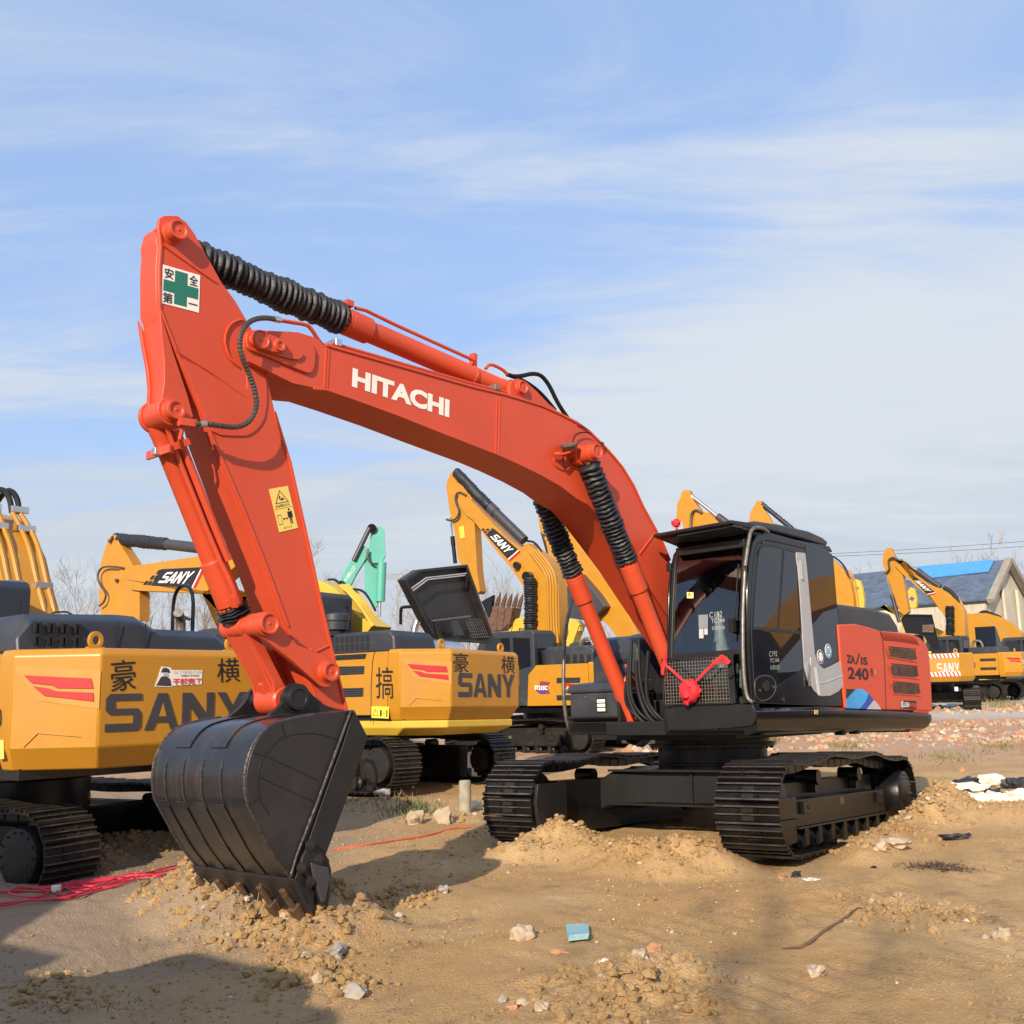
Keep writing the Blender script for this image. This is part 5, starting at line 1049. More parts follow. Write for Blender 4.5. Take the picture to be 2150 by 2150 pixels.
lens(CX, 1); lens(CX, -1)
block_word([(-2.9, .70, 1.42), (-2.9, -.72, 1.42), (-2.9, -.72, 1.78), (-2.9, .70, 1.78)], GREYT, CX, YEL, nrm=(-1, 0, 0), lift=.010)
rear_text('豪', .82, .46, 1.79, 2.085, CX, INK, .0); rear_text('横', -.38, -.74, 1.80, 2.085, CX, INK, .0)
text('搞', [chamfer_pt(-.62, 1.42, .01), chamfer_pt(-.62, 1.42, .01) + Vector((-.26, 0, 0)), chamfer_pt(-.62, 1.98, .01) + Vector((-.26, 0, 0)), chamfer_pt(-.62, 1.98, .01)], INK, CX, bold=.02, nrm=(0, 1, 0)) if 0 else text('搞', [U3('O', x, y, MC, 1, 1.375) for x, y in ((915, 1530), (1095, 1530), (1085, 1210), (915, 1210))], INK, CX, bold=.0, nrm=NL)
pq = [U3('O', x, y, MC, 1, 1.375) for x, y in ((872, 1725), (1045, 1732), (1048, 1612), (870, 1608))]; wst = flatpoly(pq, YST2, 'warning_sticker', CX, NL, .003)
cc = [p + Vector((0, .006, 0)) for p in pq]
b = MB(); tri_ring(b, [(.06, .15), (.42, .15), (.24, .80)], .75)
for r_ in (((.5, .15), (.60, .15), (.60, .7), (.5, .7)), ((.66, .36), (.80, .36), (.80, .42), (.66, .42)), ((.86, .12), (.93, .12), (.93, .7), (.86, .7))): b.add([corner_map(cc, *p) for p in r_], [[0, 1, 2, 3]])
me = b.mesh('sticker_pictogram', 0); me.materials.append(INK); put('sticker_pictogram', me, wst)
b = MB(); b.prism([(-.3, .95), (-.3, 1.14), (-1.0, 1.14), (-1.0, .95)], 1, .9, 1.36); b.build('skirt_box', BLK, CX, .02)
b = MB(); b.loft([[(-1.15, 1.30, z) , (-2.3, 1.28, z), (-2.8, .82, z), (-2.8, -.8, z), (-2.2, -1.2, z), (-1.15, -1.2, z)] for z in (1.068, .96)] + [[(-1.15, 1.2, .84), (-2.1, 1.2, .84), (-2.55, .75, .84), (-2.55, -.7, .86), (-2.0, -1.1, .84), (-1.15, -1.1, .84)]]); b.build('belly_plate', LYEL, CX, .02)
b = MB(); S_ = [[(-.62, y, 2.1), (-.66, y, 2.36), (-.78, y, 2.46), (-2.0, y, 2.46 - .0), (-2.12, y, 2.36), (-2.14, y, 2.1)] for y in (1.30, .34)]
b.loft(S_); hc = b.build('engine_hood', mat('navy_hood', (.03, .03, .04), .35), CX, .06, seg=4)
for i in range(8):
    for j in range(2): MB().box(-.78 - i * .115, -.70 - i * .115, 1.296, 1.306, 2.17 + j * .13, 2.27 + j * .13).build('hood_slot', DARK, hc, .01)
# open lid: a tilted tray
lidp = [('H', 640, 440), ('H', 740, 372), ('H', 1070, 338), ('H', 1250, 835), ('H', 1225, 870), ('H', 860, 850), ('H', 790, 735)]
LP = [U3(k, x, y, MC, 0, -1.35 - .0 * i) for i, (k, x, y) in enumerate(lidp)]
def tray(outer, depth, wall, nrm):
    c = sum(outer, Vector()) / len(outer); n = len(outer); b = MB()
    inn = [c + (p - c) * .93 for p in outer]; inb = [p - nrm * depth for p in inn]; ob_ = [p - nrm * (depth + .03) for p in outer]
    b.v = outer + inn + inb + ob_
    for i in range(n):
        j = (i + 1) % n; b.f += [[i, j, n + j, n + i], [n + i, n + j, 2 * n + j, 2 * n + i], [i, 3 * n + i, 3 * n + j, j]]; b.m += [0] * 3
    b.f += [[2 * n + i for i in range(n)], [3 * n + i for i in range(n)]]; b.m += [0, 0]
    return b, inb, c
tb, inb, tc_ = tray(LP, .14, .05, Vector((-1, .0, 0)))
lid = tb.build('engine_lid', mat('lid_black', (.022, .021, .022), .45, var=.2, dirt=(.10, .085, .075), dirtamt=.35), CX, .012)
b = MB()
lq = lambda pts, x=-1.36: [U3('H', a, c, MC, 0, x) for a, c in pts]
for p, q in (((690, 500), (790, 428)), ((790, 428), (1060, 398)), ((700, 515), (800, 440)), ((800, 440), (1050, 412))): b.beam(*lq((p, q)), .012, .02)
b.build('lid_rib', LGRY, lid)
MB().beam(*lq(((830, 718), (1085, 688)), -1.38), .03, .03).build('lid_brace', TUBE, lid)
flatpoly(lq([(940, 722), (985, 704), (1040, 815), (975, 822)]), GRY, 'lid_pad', lid, (-1, 0, 0), .02)
b = MB()
for i in range(9): b.beam(*lq(((1050 + i * 14, 705), (1100 + i * 14, 835))), .006, .008)
for j in range(7): b.beam(*lq(((1052 + j * 9, 712 + j * 20), (1150 + j * 9, 706 + j * 20))), .006, .008)
b.build('lid_mesh', TUBE, lid, kind='stuff')
MB().beam(lq([(870, 860)])[0], lq([(835, 700)])[0], .03, .03).build('lid_stay', BLK, CX)
b = MB(); b.disc((-1.9, .30, 2.22), (-1.75, -.62, 2.22), .16, 24); b.build('muffler', STEEL, CX, .01)
b = MB(); b.tube(chaikin([(-1.7, .40, 2.1), (-1.7, .40, 2.5), (-1.74, .36, 2.66)], 2), [.07] * 7 + [.07] * 20 if 0 else .06, 12); b.build('exhaust_stack', STEEL, CX)
b = MB(); b.lathe(U3('O', 500, 890, MC, 1, 1.0), U3('O', 500, 690, MC, 1, 1.0), [(-.02, .14), (.06, .17), (.08, .21), (.22, .22), (.235, .235), (.33, .235), (.36, .2)], 20); b.build('air_cleaner', GRY, CX, .01)
b = MB(); b.tube(chaikin([tuple(U3('O', x, y, MC, 1, -1.1)) for x, y in ((1165, 780), (1165, 610), (1200, 600), (1310, 598))], 2), .03, 8); b.build('handrail', BLK, CX)
# ---- B: long horizontal lettered boom left of the arm
MBm = frame(-5.3, 23.4, -.60, 0, .02, 0)
ub = lambda pts, y=.22, k='N': UP(k, pts, MBm, 1, y)
boomB = ub([(200, 400), (270, 392), (420, 372), (600, 345), (735, 325), (1000, 300)]) + [(2.2, 3.9), (1.0, 3.0), (.2, 2.0), (.1, 1.6), (.6, 1.5), (1.6, 2.5)] + ub([(960, 580), (810, 570), (640, 556), (480, 546), (320, 542), (270, 535), (200, 470)])
armB = ub([(105, 310), (130, 235), (152, 205), (175, 207), (200, 262), (255, 345), (285, 400), (300, 540), (318, 545), (318, 720), (95, 720), (75, 600), (85, 380)], .16)
BX = digger(MBm, 'amber excavator with a nearly level lettered boom and black sleeve cylinder, behind the left machine', YEL, boom=boomB, arm=armB, group=None,

   hoses=[([U3('N', x, y, MBm, 1, .27) for x, y in ((225, 405), (150, 395), (95, 400), (70, 440), (80, 500), (125, 555), (110, 610), (80, 632))], .026, BRAID), ([U3('N', x, y, MBm, 1, .2) for x, y in ((225, 400), (330, 395), (430, 385), (600, 355), (740, 335))], .022, YEL)])
boom_logo(BX, MBm, .222, 'N', [(388, 510), (632, 522), (692, 400), (452, 412)])
MB().disc(U3('N', 470, 262, MBm, 1, 0), U3('N', 900, 312, MBm, 1, 0), .13, 16).build('cylinder', GREYT, BX)
b = MB(); pA, pB = U3('N', 180, 232, MBm, 1, 0), U3('N', 485, 263, MBm, 1, 0); nn_ = 26; prof = [(i * (pB - pA).length / nn_, .155 + (.012 if i % 2 else -.008)) for i in range(nn_ + 1)]; b.lathe(pA, pB, prof, 14)
for i, v in enumerate(b.v): b.v[i] = v + noise.noise_vector(v * 4) * .02
b.build('cylinder_sleeve', RUB, BX, smooth=60)
for (x, y) in ((190, 480), (150, 245)): q = U3('N', x, y, MBm, 1, .17); MB().disc(q, q + Vector((0, .06, 0)), .045, 10).build('arm_pin', TOOTH, BX)
# ---- G: behind C, model badge on its side
MG = frame(.764, 27.433, -.601, 0, -.01, -.02)
ug = lambda pts, y=.22, k='H': UP(k, pts, MG, 1, y)
boomG = ug([(1060, 10), (1000, -80), 'B', (1010, 1400), (1060, 1418), (1110, 1470), (1180, 1545), (1250, 1620), (1340, 1710), (1430, 1772), (1470, 1740), (1545, 1800), (1600, 1840), 'H', (1640, 360), (1680, 480), (1690, 800)]) + [(-.1, 1.7), (.6, 1.5)] + ug([(1475, 800), (1465, 600), (1440, 480), (1360, 360), (1280, 270), (1180, 140), (1105, 40)])
armG = ug([(920, 1350), (930, 1310), (958, 1255), (985, 1250), (1000, 1270), (1080, 1410), (1095, 1440), (1110, 1560), (1130, 1932), 'H', (1150, 520), (1130, 540), (1000, 300), (980, 130), (945, -20)], .16, 'B')
gh = [([U3('B', x, y, MG, 1, .24) for x, y in ((1060, 1420), (1010, 1390), (985, 1420), (990, 1470), (1015, 1520), (1000, 1570), (960, 1590), (925, 1580))], .03, BRAID)]
for i in range(4): gh.append(([U3('H', x + i * 18 - 14, y - i * 4, MG, 1, .27) for x, y in ((1500, 250), (1560, 330), (1610, 400), (1625, 470), (1625, 620), (1630, 800), (1640, 880))], .035, YEL))
gh.append(([U3('H', x, y, MG, 1, .0) for x, y in ((1470, 180), (1520, 185), (1570, 250), (1580, 320))], .03, HOSE))
GX = digger(MG, 'amber excavator with a raised lettered boom and model badge, behind the open-lid machine', YEL, boom=boomG, arm=armG, hoses=gh, hood_z=2.55,
   cyls=[(U3('B', 1060, 1340, MG, 1, .1), U3('B', 1452, 1722, MG, 1, .1), .13, GREYT), (U3('H', 952, 20, MG, 1, .0), U3('H', 985, 330, MG, 1, .0), .055, HOSE)],
   bells=[(U3('H', 1492, 430, MG, 1, .36), U3('H', 1492, 790, MG, 1, .36), .17)])
b = MB(); pA, pB = U3('B', 990, 1260, MG, 1, .1), U3('B', 1215, 1495, MG, 1, .1); prof = [(i * (pB - pA).length / 30, .14 + (.014 if i % 2 else -.008)) for i in range(31)]; b.lathe(pA, pB, prof, 14)
for i, v in enumerate(b.v): b.v[i] = v + noise.noise_vector(v * 4) * .025
b.build('cylinder_sleeve', RUB, GX, smooth=60)
boom_logo(GX, MG, .222, 'B', [(1190, 1680), (1340, 1848), (1412, 1785), (1250, 1645)])
flatpoly([U3('B', x, y, MG, 1, .162) for x, y in ((1010, 1630), (1040, 1622), (1050, 1700), (1020, 1710))], YST2, 'warning_sticker', GX, NL)
q = U3('H', 1410, 345, MG, 1, .25); MB().disc(q, q + Vector((0, .12, 0)), .09, 12).build('work_light', BLK, GX)
q = U3('H', 1490, 420, MG, 1, .25); MB().disc(q, q + Vector((0, .2, 0)), .12, 12).build('cylinder_boss', BLK, GX)
side_features(GX, MG, 'W', [[(1085, 1115), (1410, 1110), (1400, 1185), (1085, 1185)], [(1085, 1350), (1400, 1345), (1400, 1420), (1088, 1420)]])
bd = flatpoly([U3('W', x, y, MG, 1, 1.372) for x, y in ((870, 1160), (1000, 1175), (960, 1240), (1000, 1330), (870, 1335), (800, 1290), (850, 1215))], mat('maroon_vinyl', (.22, .03, .05), .5), 'model_badge', GX, NL)
flatpoly([U3('W', x, y, MG, 1, 1.377) for x, y in ((835, 1290), (965, 1300), (930, 1325), (855, 1325))], BLUD, 'badge_band', bd, NL, .003)
text('SY215C', [U3('W', x, y, MG, 1, 1.378) for x, y in ((788, 1278), (962, 1282), (962, 1222), (788, 1218))], WHT, bd, bold=.05, nrm=NL)
flatpoly([U3('W', x, y, MG, 1, 1.372) for x, y in ((1205, 1190), (1330, 1195), (1275, 1270), (1205, 1270))], LRED, 'warning_label', GX, NL); flatpoly([U3('W', x, y, MG, 1, 1.378) for x, y in ((1215, 1262), (1255, 1262), (1235, 1222))], YST2, 'warning_sign', GX, NL, .003); flatpoly([U3('W', x, y, MG, 1, 1.372) for x, y in ((1205, 1285), (1275, 1288), (1275, 1325), (1205, 1322))], BLUD, 'info_label', GX, NL)
b = MB(); b.lathe(U3('W', 1060, 960, MG, 1, .9), U3('W', 1060, 780, MG, 1, .9), [(0, .2), (.05, .30), (.25, .32), (.35, .34), (.42, .2)], 20); b.build('air_cleaner', GRY, GX)
for i in range(4):
    for j in range(3):
        for kx in range(2):
            q = U3('W', 1222 + i * 95 + kx * 27, 825 + j * 45, MG, 1, 1.16); MB().box(q.x - .02, q.x + .02, 1.15, 1.165, q.z - .05, q.z + .05).build('hood_slot', DARK, GX)
b = MB(); b.tube(chaikin([tuple(U3('W', x, y, MG, 1, -.6)) for x, y in ((1370, 780), (1440, 590), (1560, 590), (1610, 780))], 2), .05, 8); b.build('handrail', TUBE, GX)
MB().tube([U3('W', 400 + i * 3, 760 - i * 2, MG, 1, 1.1) for i in (0, 10)] + [U3('W', 480, 700, MG, 1, 1.1)], [.05, .08, .1], 12).build('exhaust_pipe', STEEL, GX)
# ---- further back, mostly hidden: boom and arm outlines stand on their own side planes
def back(cx, cy, yaw, label, col, boom_px, arm_px, tail, z0=0, cyl_px=None, sleeve=None, y=.22, extra=None, group=None, house=True, cyr=.1):
    M = frame(cx, cy, yaw, 0, 0, z0)
    bo = UP(boom_px[0], boom_px[1:], M, 1, y) + tail if boom_px else None
    if boom_px and boom_px[0] is None: bo = tail
    ar = UP(arm_px[0], arm_px[1:], M, 1, .16) if arm_px else None
    r = digger(M, label, col, boom=bo, arm=ar, house=house, tracks='joined' if house else None, group=group)
    if cyl_px: p, q = U3(*cyl_px[0], M, 1, 0), U3(*cyl_px[1], M, 1, 0); MB().disc(p, q, cyr, 12).build('cylinder', cyl_px[2], r)
    if sleeve:
        p, q = U3(*sleeve[0], M, 1, 0), U3(*sleeve[1], M, 1, 0); b = MB(); b.lathe(p, q, [(i * (q - p).length / 30, .15 + (.016 if i % 2 else -.01)) for i in range(31)], 12)
        for i, v in enumerate(b.v): b.v[i] = v + noise.noise_vector(v * 4) * .025
        b.build('cylinder_sleeve', RUB, r, smooth=60)
    return r, M
TAIL = [(.6, 2.6), (.0, 1.9), (.1, 1.5), (.6, 1.5), (1.3, 2.2)]
# H2: arm and boom beside the far bellows
H2, M2 = back(4.9, 31.5, -.60, 'amber excavator whose arm rises left of the far boom cylinder, black bucket tucked under', YEL,
   ['M', (800, 320), (880, 360), (1000, 480), (1150, 700), (1300, 900), (1430, 1070), (1540, 1300)], ['M', (795, 320), (880, 340), (960, 470), (985, 700), (1020, 780), (1035, 900), (960, 1000), (930, 820), (860, 620), (815, 520)], [(.2, 1.6), (.9, 1.5), (2.4, 3.4), (4.2, 4.6)])
b = MB(); bp = UP('M', [(1075, 850), (1110, 860), (1240, 1010), (1300, 1100), (1240, 1160), (1130, 1200), (1000, 1180), (965, 1080), (990, 1010)], M2, 1, .6); b.prism(bp, 1, -.6, .6); b.build('bucket', GREYT, H2, .02)
flatpoly([U3('M', x, y, M2, 1, .162) for x, y in ((930, 655), (958, 650), (965, 720), (938, 728))], YST2, 'warning_sticker', H2, NL)
MB().tube(chaikin([tuple(U3('M', x, y, M2, 1, .2)) for x, y in ((960, 520), (930, 560), (880, 580), (845, 570))], 2), .04, 6).build('hydraulic_hose', BRAID, H2)
MB().disc(U3('M', 835, 550, M2, 1, .1), U3('M', 905, 800, M2, 1, .1), .05, 8).build('cylinder', HOSE, H2)
# bright yellow one with a rusty bucket
KX_, MK = back(3.4, 36.5, -.62, 'bright yellow excavator with a rusty toothed bucket raised beside the lettered boom', LYEL,
   ['W', (420, 500), (530, 320), (700, 265), (1120, 300), (1330, 330), (1390, 400)], ['W', (1140, 300), (1330, 335), (1395, 380), (1400, 480), (1300, 500), (1260, 800), (1130, 800), (1150, 500)], [(1.6, 3.0), (.6, 2.0), (.2, 1.5), (1.5, 1.8), (3.5, 2.4)])
text('KO', [U3('W', x, y, MK, 1, .225) for x, y in ((575, 478), (680, 462), (680, 432), (575, 440))], INK, KX_, bold=.04, nrm=NL)
pts = UP('H', [(1215, 700), (1250, 620), (1425, 635), (1400, 740), (1350, 785), (1250, 795)], MK, 1, 0)
bkr = MB().prism(pts, 1, -.1, .5).build('bucket', RUST, KX_, .02)
for i, (x, y) in enumerate(((1265, 620), (1305, 622), (1342, 625), (1380, 628), (1415, 630))):
    a, c = U3('H', x, y, MK, 1, .3), U3('H', x + 28, y - 95, MK, 1, .3); m_ = a.lerp(c, .5); MB().tube([a, m_, c], [.09, .08, .01], 6).build('tooth', TOOTH, bkr)
MB().prism(UP('H', [(1165, 590), (1245, 545), (1235, 640), (1215, 700)], MK, 1, .5), 1, .4, .55).build('side_cutter', BLK, bkr, .01)
for i in range(3): MB().beam(U3('H', 1270 + i * 50, 640, MK, 1, .51), U3('H', 1262 + i * 40, 780, MK, 1, .51), .03, .03, (0, 1, 0)).build('wear_strip', RUST, bkr)
# teal one
MT = frame(-7.4, 29.0, math.pi + .12, 0, 0, 0)
ut = lambda pts, y=-.22: UP('O', pts, MT, 1, y)
boomT = ut([(545, 330), (640, 150), (745, 10), (790, -20), (830, 0), (815, 110), (720, 260), (650, 400), (560, 560)]) + [(1.0, 1.6), (.2, 1.6), (.3, 2.2)]
TX_ = digger(MT, 'teal excavator whose folded boom and arm rise right of the big arm', TEAL, boom=boomT, arm=ut([(800, 420), (800, 160), (840, 0), (870, -180), (900, -215), (960, -215), (1000, -180), (1012, 80), (985, 130), (985, 530), (900, 620)], -.16), hoses=[([U3('O', x, y, MT, 1, -.3) for x, y in ((830, 10), (825, 60), (840, 130), (880, 168), (950, 165))], .035, BRAID)])
for a, c, r_, m_ in (((975, 150), (958, 545), .13, TEAL), ((952, 545), (948, 700), .05, STEEL), ((850, -200), (690, 130), .07, GREYT)): MB().disc(U3('O', *a, MT, 1, -.25), U3('O', *c, MT, 1, -.25), r_, 14).build('cylinder', m_, TX_)
text('KOBELCO', [U3('O', x, y, MT, 1, -.222) for x, y in ((612, 345), (708, 210), (690, 180), (590, 320))], WHT, TX_, nrm=(0, -1, 0))
q = U3('O', 868, -205 + 190, MT, 1, -.2)
MB().disc(U3('O', 872, -196, MT, 1, -.25), U3('O', 872, -196, MT, 1, .25), .13, 16).build('arm_pin', BLK, TX_)
# two arms above the cab roof
ZM['R'] = (1380, 1000, .17598)
J1, _ = back(10.6, 36.5, -.62, 'amber excavator whose arm tip with a bare chrome rod shows above the visor', YEL,
   ['R', (440, 400), (600, 430), (720, 540), (900, 700), (1100, 900)], ['R', (225, 520), (235, 320), (275, 250), (290, 190), (320, 162), (375, 165), (400, 250), (510, 410), (560, 600), (400, 900), (320, 650), (290, 540)], [(1.6, 3.4), (.3, 2.0), (.4, 1.5), (2, 2.6), (4.5, 4.0)], cyl_px=(('R', 385, 215), ('R', 720, 480), STEEL), cyr=.07)
J1m = _; MB().disc(U3('R', 720, 480, _, 1, 0), U3('R', 1000, 680, _, 1, 0), .14, 14).build('cylinder', GREYT, J1)
MB().tube(chaikin([tuple(U3('R', x, y, _, 1, .25)) for x, y in ((400, 700), (400, 520), (410, 430), (470, 400), (540, 440))], 2), .05, 8).build('hydraulic_hose', BRAID, J1)
rr_ = empty('ribbon_bow', _ @ Matrix.Translation(U3('R', 225, 560, _, 1, .2)), 'small red cloth bow tied to the arm above the visor', 'bow')
crumple((0, 0, 0), .16, 5).build('rosette', CLOTH, rr_, smooth=60); MB().tube([(0, 0, 0), (-.02, 0, -.3), (.03, 0, -.55)], .05, 6).build('ribbon_end', CLOTH, rr_)
J2, _ = back(20.4, 61.5, -.62, 'amber excavator whose arm tip with a black sleeved cylinder shows above the cab roof', YEL,
   ['R', (1300, 520), (1400, 560), (1600, 760), (1800, 1000)], ['R', (1095, 520), (1110, 430), (1160, 340), (1190, 290), (1240, 290), (1260, 380), (1330, 480), (1400, 620), (1300, 900), (1200, 800)], [(1.6, 3.4), (.3, 2.0), (.4, 1.5), (2, 2.6), (4.5, 4.0)], sleeve=(('R', 1240, 325), ('R', 1700, 700)))
# K row behind the red hood
K1, _ = back(16.4, 51.0, -.66, 'amber excavator with a tall curved boom directly behind the cab', YEL,
   ['K', (180, 280), (265, 300), (350, 370), (420, 480), (455, 600), (470, 760)], None, [(.1, 1.6), (.9, 1.5), (2.2, 3.0)], extra=None)
for i in range(3): MB().tube([U3('K', x + i * 18, y, _, 1, 0 - i * .1) for x, y in ((400, 400), (440, 500), (460, 620), (475, 745))], .035, 6).build('hydraulic_pipe', YEL, K1)
MB().tube(chaikin([tuple(U3('K', x, y, _, 1, 0)) for x, y in ((255, 270), (320, 300), (390, 370), (430, 480))], 2), .045, 8).build('hydraulic_hose', HOSE, K1)
K2, _ = back(30.5, 66.0, -.66, 'yellow excavator with a folded boom and starred arm between the two orange booms', LYEL,
   ['K', (690, 720), (720, 700), (790, 760), (870, 860), (890, 1000)], ['K', (910, 600), (950, 548), (985, 560), (1005, 640), (1000, 720), (960, 730), (925, 690)], [(.6, 2.0), (.1, 1.6), (.9, 1.5), (1.4, 2.0)], z0=.35)
b = MB(); q = U3('K', 965, 645, _, 1, .17); b.box(q.x - .16, q.x + .16, .165, .175, q.z - .05, q.z + .05); b.box(q.x - .05, q.x + .05, .1655, .1765, q.z - .16, q.z + .16); b.build('arm_emblem', BLUD, K2)
K3, _ = back(25.0, 60.0, -.66, 'yellow excavator whose upright arm stands right behind the orange boom', LYEL,
   None, ['K', (455, 490), (480, 478), (515, 490), (535, 560), (550, 650), (548, 745), (480, 745)], None)
q = U3('K', 490, 555, _, 1, .17); b = MB(); b.box(q.x - .12, q.x + .12, .165, .175, q.z - .035, q.z + .035); b.box(q.x - .035, q.x + .035, .1655, .1765, q.z - .12, q.z + .12); b.build('arm_emblem', BLUD, K3)
# M: lettered boom at right
MM = frame(20.835, 50.194, -.75, 0, 0, .289)
um = lambda pts, y=.22: UP('Y', pts, MM, 1, y)
boomM = um([(190, 60), (300, -10), 'K', (830, 310), (960, 410), (1100, 520), (1215, 560), (1290, 610), (1370, 690), (1410, 750), (1425, 960)]) + [(-.1, 1.7), (.6, 1.5)] + um(['K', (1310, 960), (1290, 880), (1230, 770), (1120, 640), (980, 520), (880, 430)])
armM = um(['K', (708, 330), (715, 260), (745, 205), (775, 205), (800, 260), (870, 380), (885, 450), (935, 760), (900, 790), (860, 760), (800, 600), (740, 430)], .16)
MX = digger(MM, 'amber excavator with a lettered boom in front of the shed at right, black cab', YEL, boom=boomM, arm=armM, hood=None,
   cyls=[(U3('K', 870, 300, MM, 1, 0), U3('K', 1210, 545, MM, 1, 0), .13, GREYT), (U3('K', 745, 440, MM, 1, 0), U3('K', 855, 850, MM, 1, 0), .09, GREYT)],
   hoses=[([U3('K', x, y, MM, 1, .3) for x, y in ((850, 310), (800, 285), (760, 310), (765, 350), (775, 390), (735, 430))], .05, BRAID), ([U3('K', x, y, MM, 1, 0) for x, y in ((1240, 550), (1300, 580), (1350, 640), (1365, 680))], .09, HOSE)] + [([U3('K', x + i * 12, y, MM, 1, -.1 * i) for x, y in ((1340, 640), (1390, 720), (1405, 800), (1410, 960))], .05, YEL) for i in range(3)],
   bells=[(U3('K', 1293, 710, MM, 1, .36), U3('K', 1293, 960, MM, 1, .36), .2)])
boom_logo(MX, MM, .222, 'K', [(960, 470), (1095, 605), (1165, 590), (1010, 465)])
side_features(MX, MM, 'Y', [[(1335, 1305), (1550, 1303), (1550, 1340), (1335, 1342)], [(1342, 1425), (1560, 1422), (1560, 1460), (1342, 1462)]])
bd = flatpoly([U3('Y', x, y, MM, 1, 1.372) for x, y in ((1140, 1370), (1270, 1355), (1280, 1430), (1150, 1440))], mat('maroon_vinyl', (.3, .04, .04), .5), 'model_badge', MX, NL)
text('SY215C', [U3('Y', x, y, MM, 1, 1.378) for x, y in ((1138, 1422), (1255, 1418), (1255, 1378), (1138, 1382))], WHT, bd, bold=.05, nrm=NL)
block_word([(-2.9, .76, 1.42), (-2.9, -.74, 1.42), (-2.9, -.74, 1.80), (-2.9, .76, 1.80)], LGRY, MX, YEL, nrm=(-1, 0, 0), lift=.014); lens(MX, 1)
b = MB(); b.prism([(-.7, 2.1), (-.75, 2.42), (-2.05, 2.42), (-2.1, 2.1)], 1, -.2, 1.2); b.build('engine_hood', GRY, MX, .05)
b = MB(); b.loft([[(-1.0, .9, 2.4), (-1.9, .9, 2.4), (-1.9, .1, 2.4), (-1.0, .1, 2.4)], [(-.9, .6, 3.35), (-1.8, .6, 3.35), (-1.8, .45, 3.3), (-.9, .45, 3.3)]]); b.build('engine_lid', BLK, MX, .02)
b = MB(); b.tube(chaikin([tuple(U3('Y', x, y, MM, 1, 1.0)) for x, y in ((1240, 1240), (1240, 1080), (1280, 1065), (1350, 1070), (1385, 1170))], 2), .06, 8); b.build('handrail', TUBE, MX)
q = U3('Y', 1010, 1725, MM, 1, 1.45); MB().box(q.x - .08, q.x + .08, 1.36, 1.40, q.z - .12, q.z + .12).build('track_label', WHT, MX)
# L: striped counterweight
ML = frame(17.04, 43.7, math.radians(-111.7), 0, 0, .2)
LX_ = digger(ML, 'small amber excavator with red and white striped counterweight edges and lifted black lid', YEL, X=Matrix.Identity(4), hood=None)
block_word([(-2.9, -.05, 1.38), (-2.9, -.84, 1.38), (-2.9, -.84, 1.78), (-2.9, -.05, 1.78)], LGRY, LX_, YEL, nrm=(-1, 0, 0), lift=.014)
for z0_, z1_ in ((1.10, 1.26), (1.97, 2.12)):
    flatpoly([(-2.905, y, z) for y, z in ((.85, z0_), (-.85, z0_), (-.85, z1_), (.85, z1_))] if z0_ > 1.5 else [(-2.905, y, z) for y, z in ((.85, z0_ + .18), (-.85, z0_ + .18), (-.85, z1_ + .18), (.85, z1_ + .18))], WHT, 'stripe_band', LX_, (-1, 0, 0), .004)
    o_ = 0 if z0_ > 1.5 else .18
    for k in range(12): flatpoly([(-2.911, .84 - k * .14 - a, z + o_) for a, z in ((0, z1_), (.07, z1_), (.13, z0_), (.06, z0_))], REDW, 'red_stripe', LX_, (-1, 0, 0), .004)
b = MB(); P4 = [U3('Y', x, y, ML, 0, -1.5) for x, y in ((265, 780), (320, 705), (690, 710), (800, 1180), (700, 1190), (560, 980), (330, 960))]; 
tb, inb, tc_ = tray(P4, .12, .05, Vector((-1, 0, 0))); lid2 = tb.build('engine_lid', BLK, LX_, .01)
b = MB()
for j in range(5): b.beam(U3('Y', 560, 860 + j * 20, ML, 0, -1.52), U3('Y', 710, 855 + j * 22, ML, 0, -1.52), .03, .05)
b.build('lid_grille', TOOTH, lid2, kind='stuff')
MB().box(-2.6, -2.3, .1, .6, 2.15, 2.25).build('yellow_cap', LYEL, LX_, .04)
# N: row of low curved booms at the right edge
N1, _ = back(26.5, 55.0, -.75, 'amber excavator with a low arched boom behind the lettered machine at right', YEL,
   ['Y', (1130, 690), (1250, 700), (1400, 780), (1600, 900), (1700, 1000)], None, [(.1, 1.6), (3, 1.8), (5, 3.0)], z0=.3)
N2, _ = back(30.0, 58.0, -.75, 'amber excavator with an arched boom and hose loops below the gable wall', YEL,
   ['Y', (1250, 690), (1420, 690), (1600, 740), (1750, 830), (1900, 960), (1920, 1100)], None, [(.1, 1.6), (3, 2.0)], z0=.3)
for s_ in (0, 1): MB().tube(chaikin([tuple(U3('Y', x, y + s_ * 14, _, 1, .1)) for x, y in ((1330, 690), (1390, 660), (1480, 690), (1560, 720), (1620, 745))], 2), .07, 6).build('hydraulic_hose', HOSE, N2)
SB2 = digger(frame(16.8, 14.8, -.645, 0, 0, 0), 'amber excavator parked to the right of the photographer, out of the picture', YEL, boom=[(.3, 1.5), (1.0, 2.2), (2.2, 3.2), (4.4, 3.6), (6.4, 3.2), (6.5, 3.6), (4.2, 4.1), (2.0, 3.9), (.4, 2.6), (-.05, 1.9)])
# an excavator parked behind the photographer, out of the picture; its body shades the lower left foreground
SB = digger(frame(-4.95, 1.95, -.645, 0, 0, 0), 'amber excavator parked behind the photographer, out of the picture on the left', YEL, boom=[(.3, 1.5), (1.0, 2.2), (2.2, 3.2), (4.4, 3.6), (6.4, 3.2), (6.5, 3.6), (4.2, 4.1), (2.0, 3.9), (.4, 2.6), (-.05, 1.9)], arm=[(6.2, 3.8), (6.8, 4.1), (7.0, 1.0), (6.7, .9), (6.1, 3.2)])
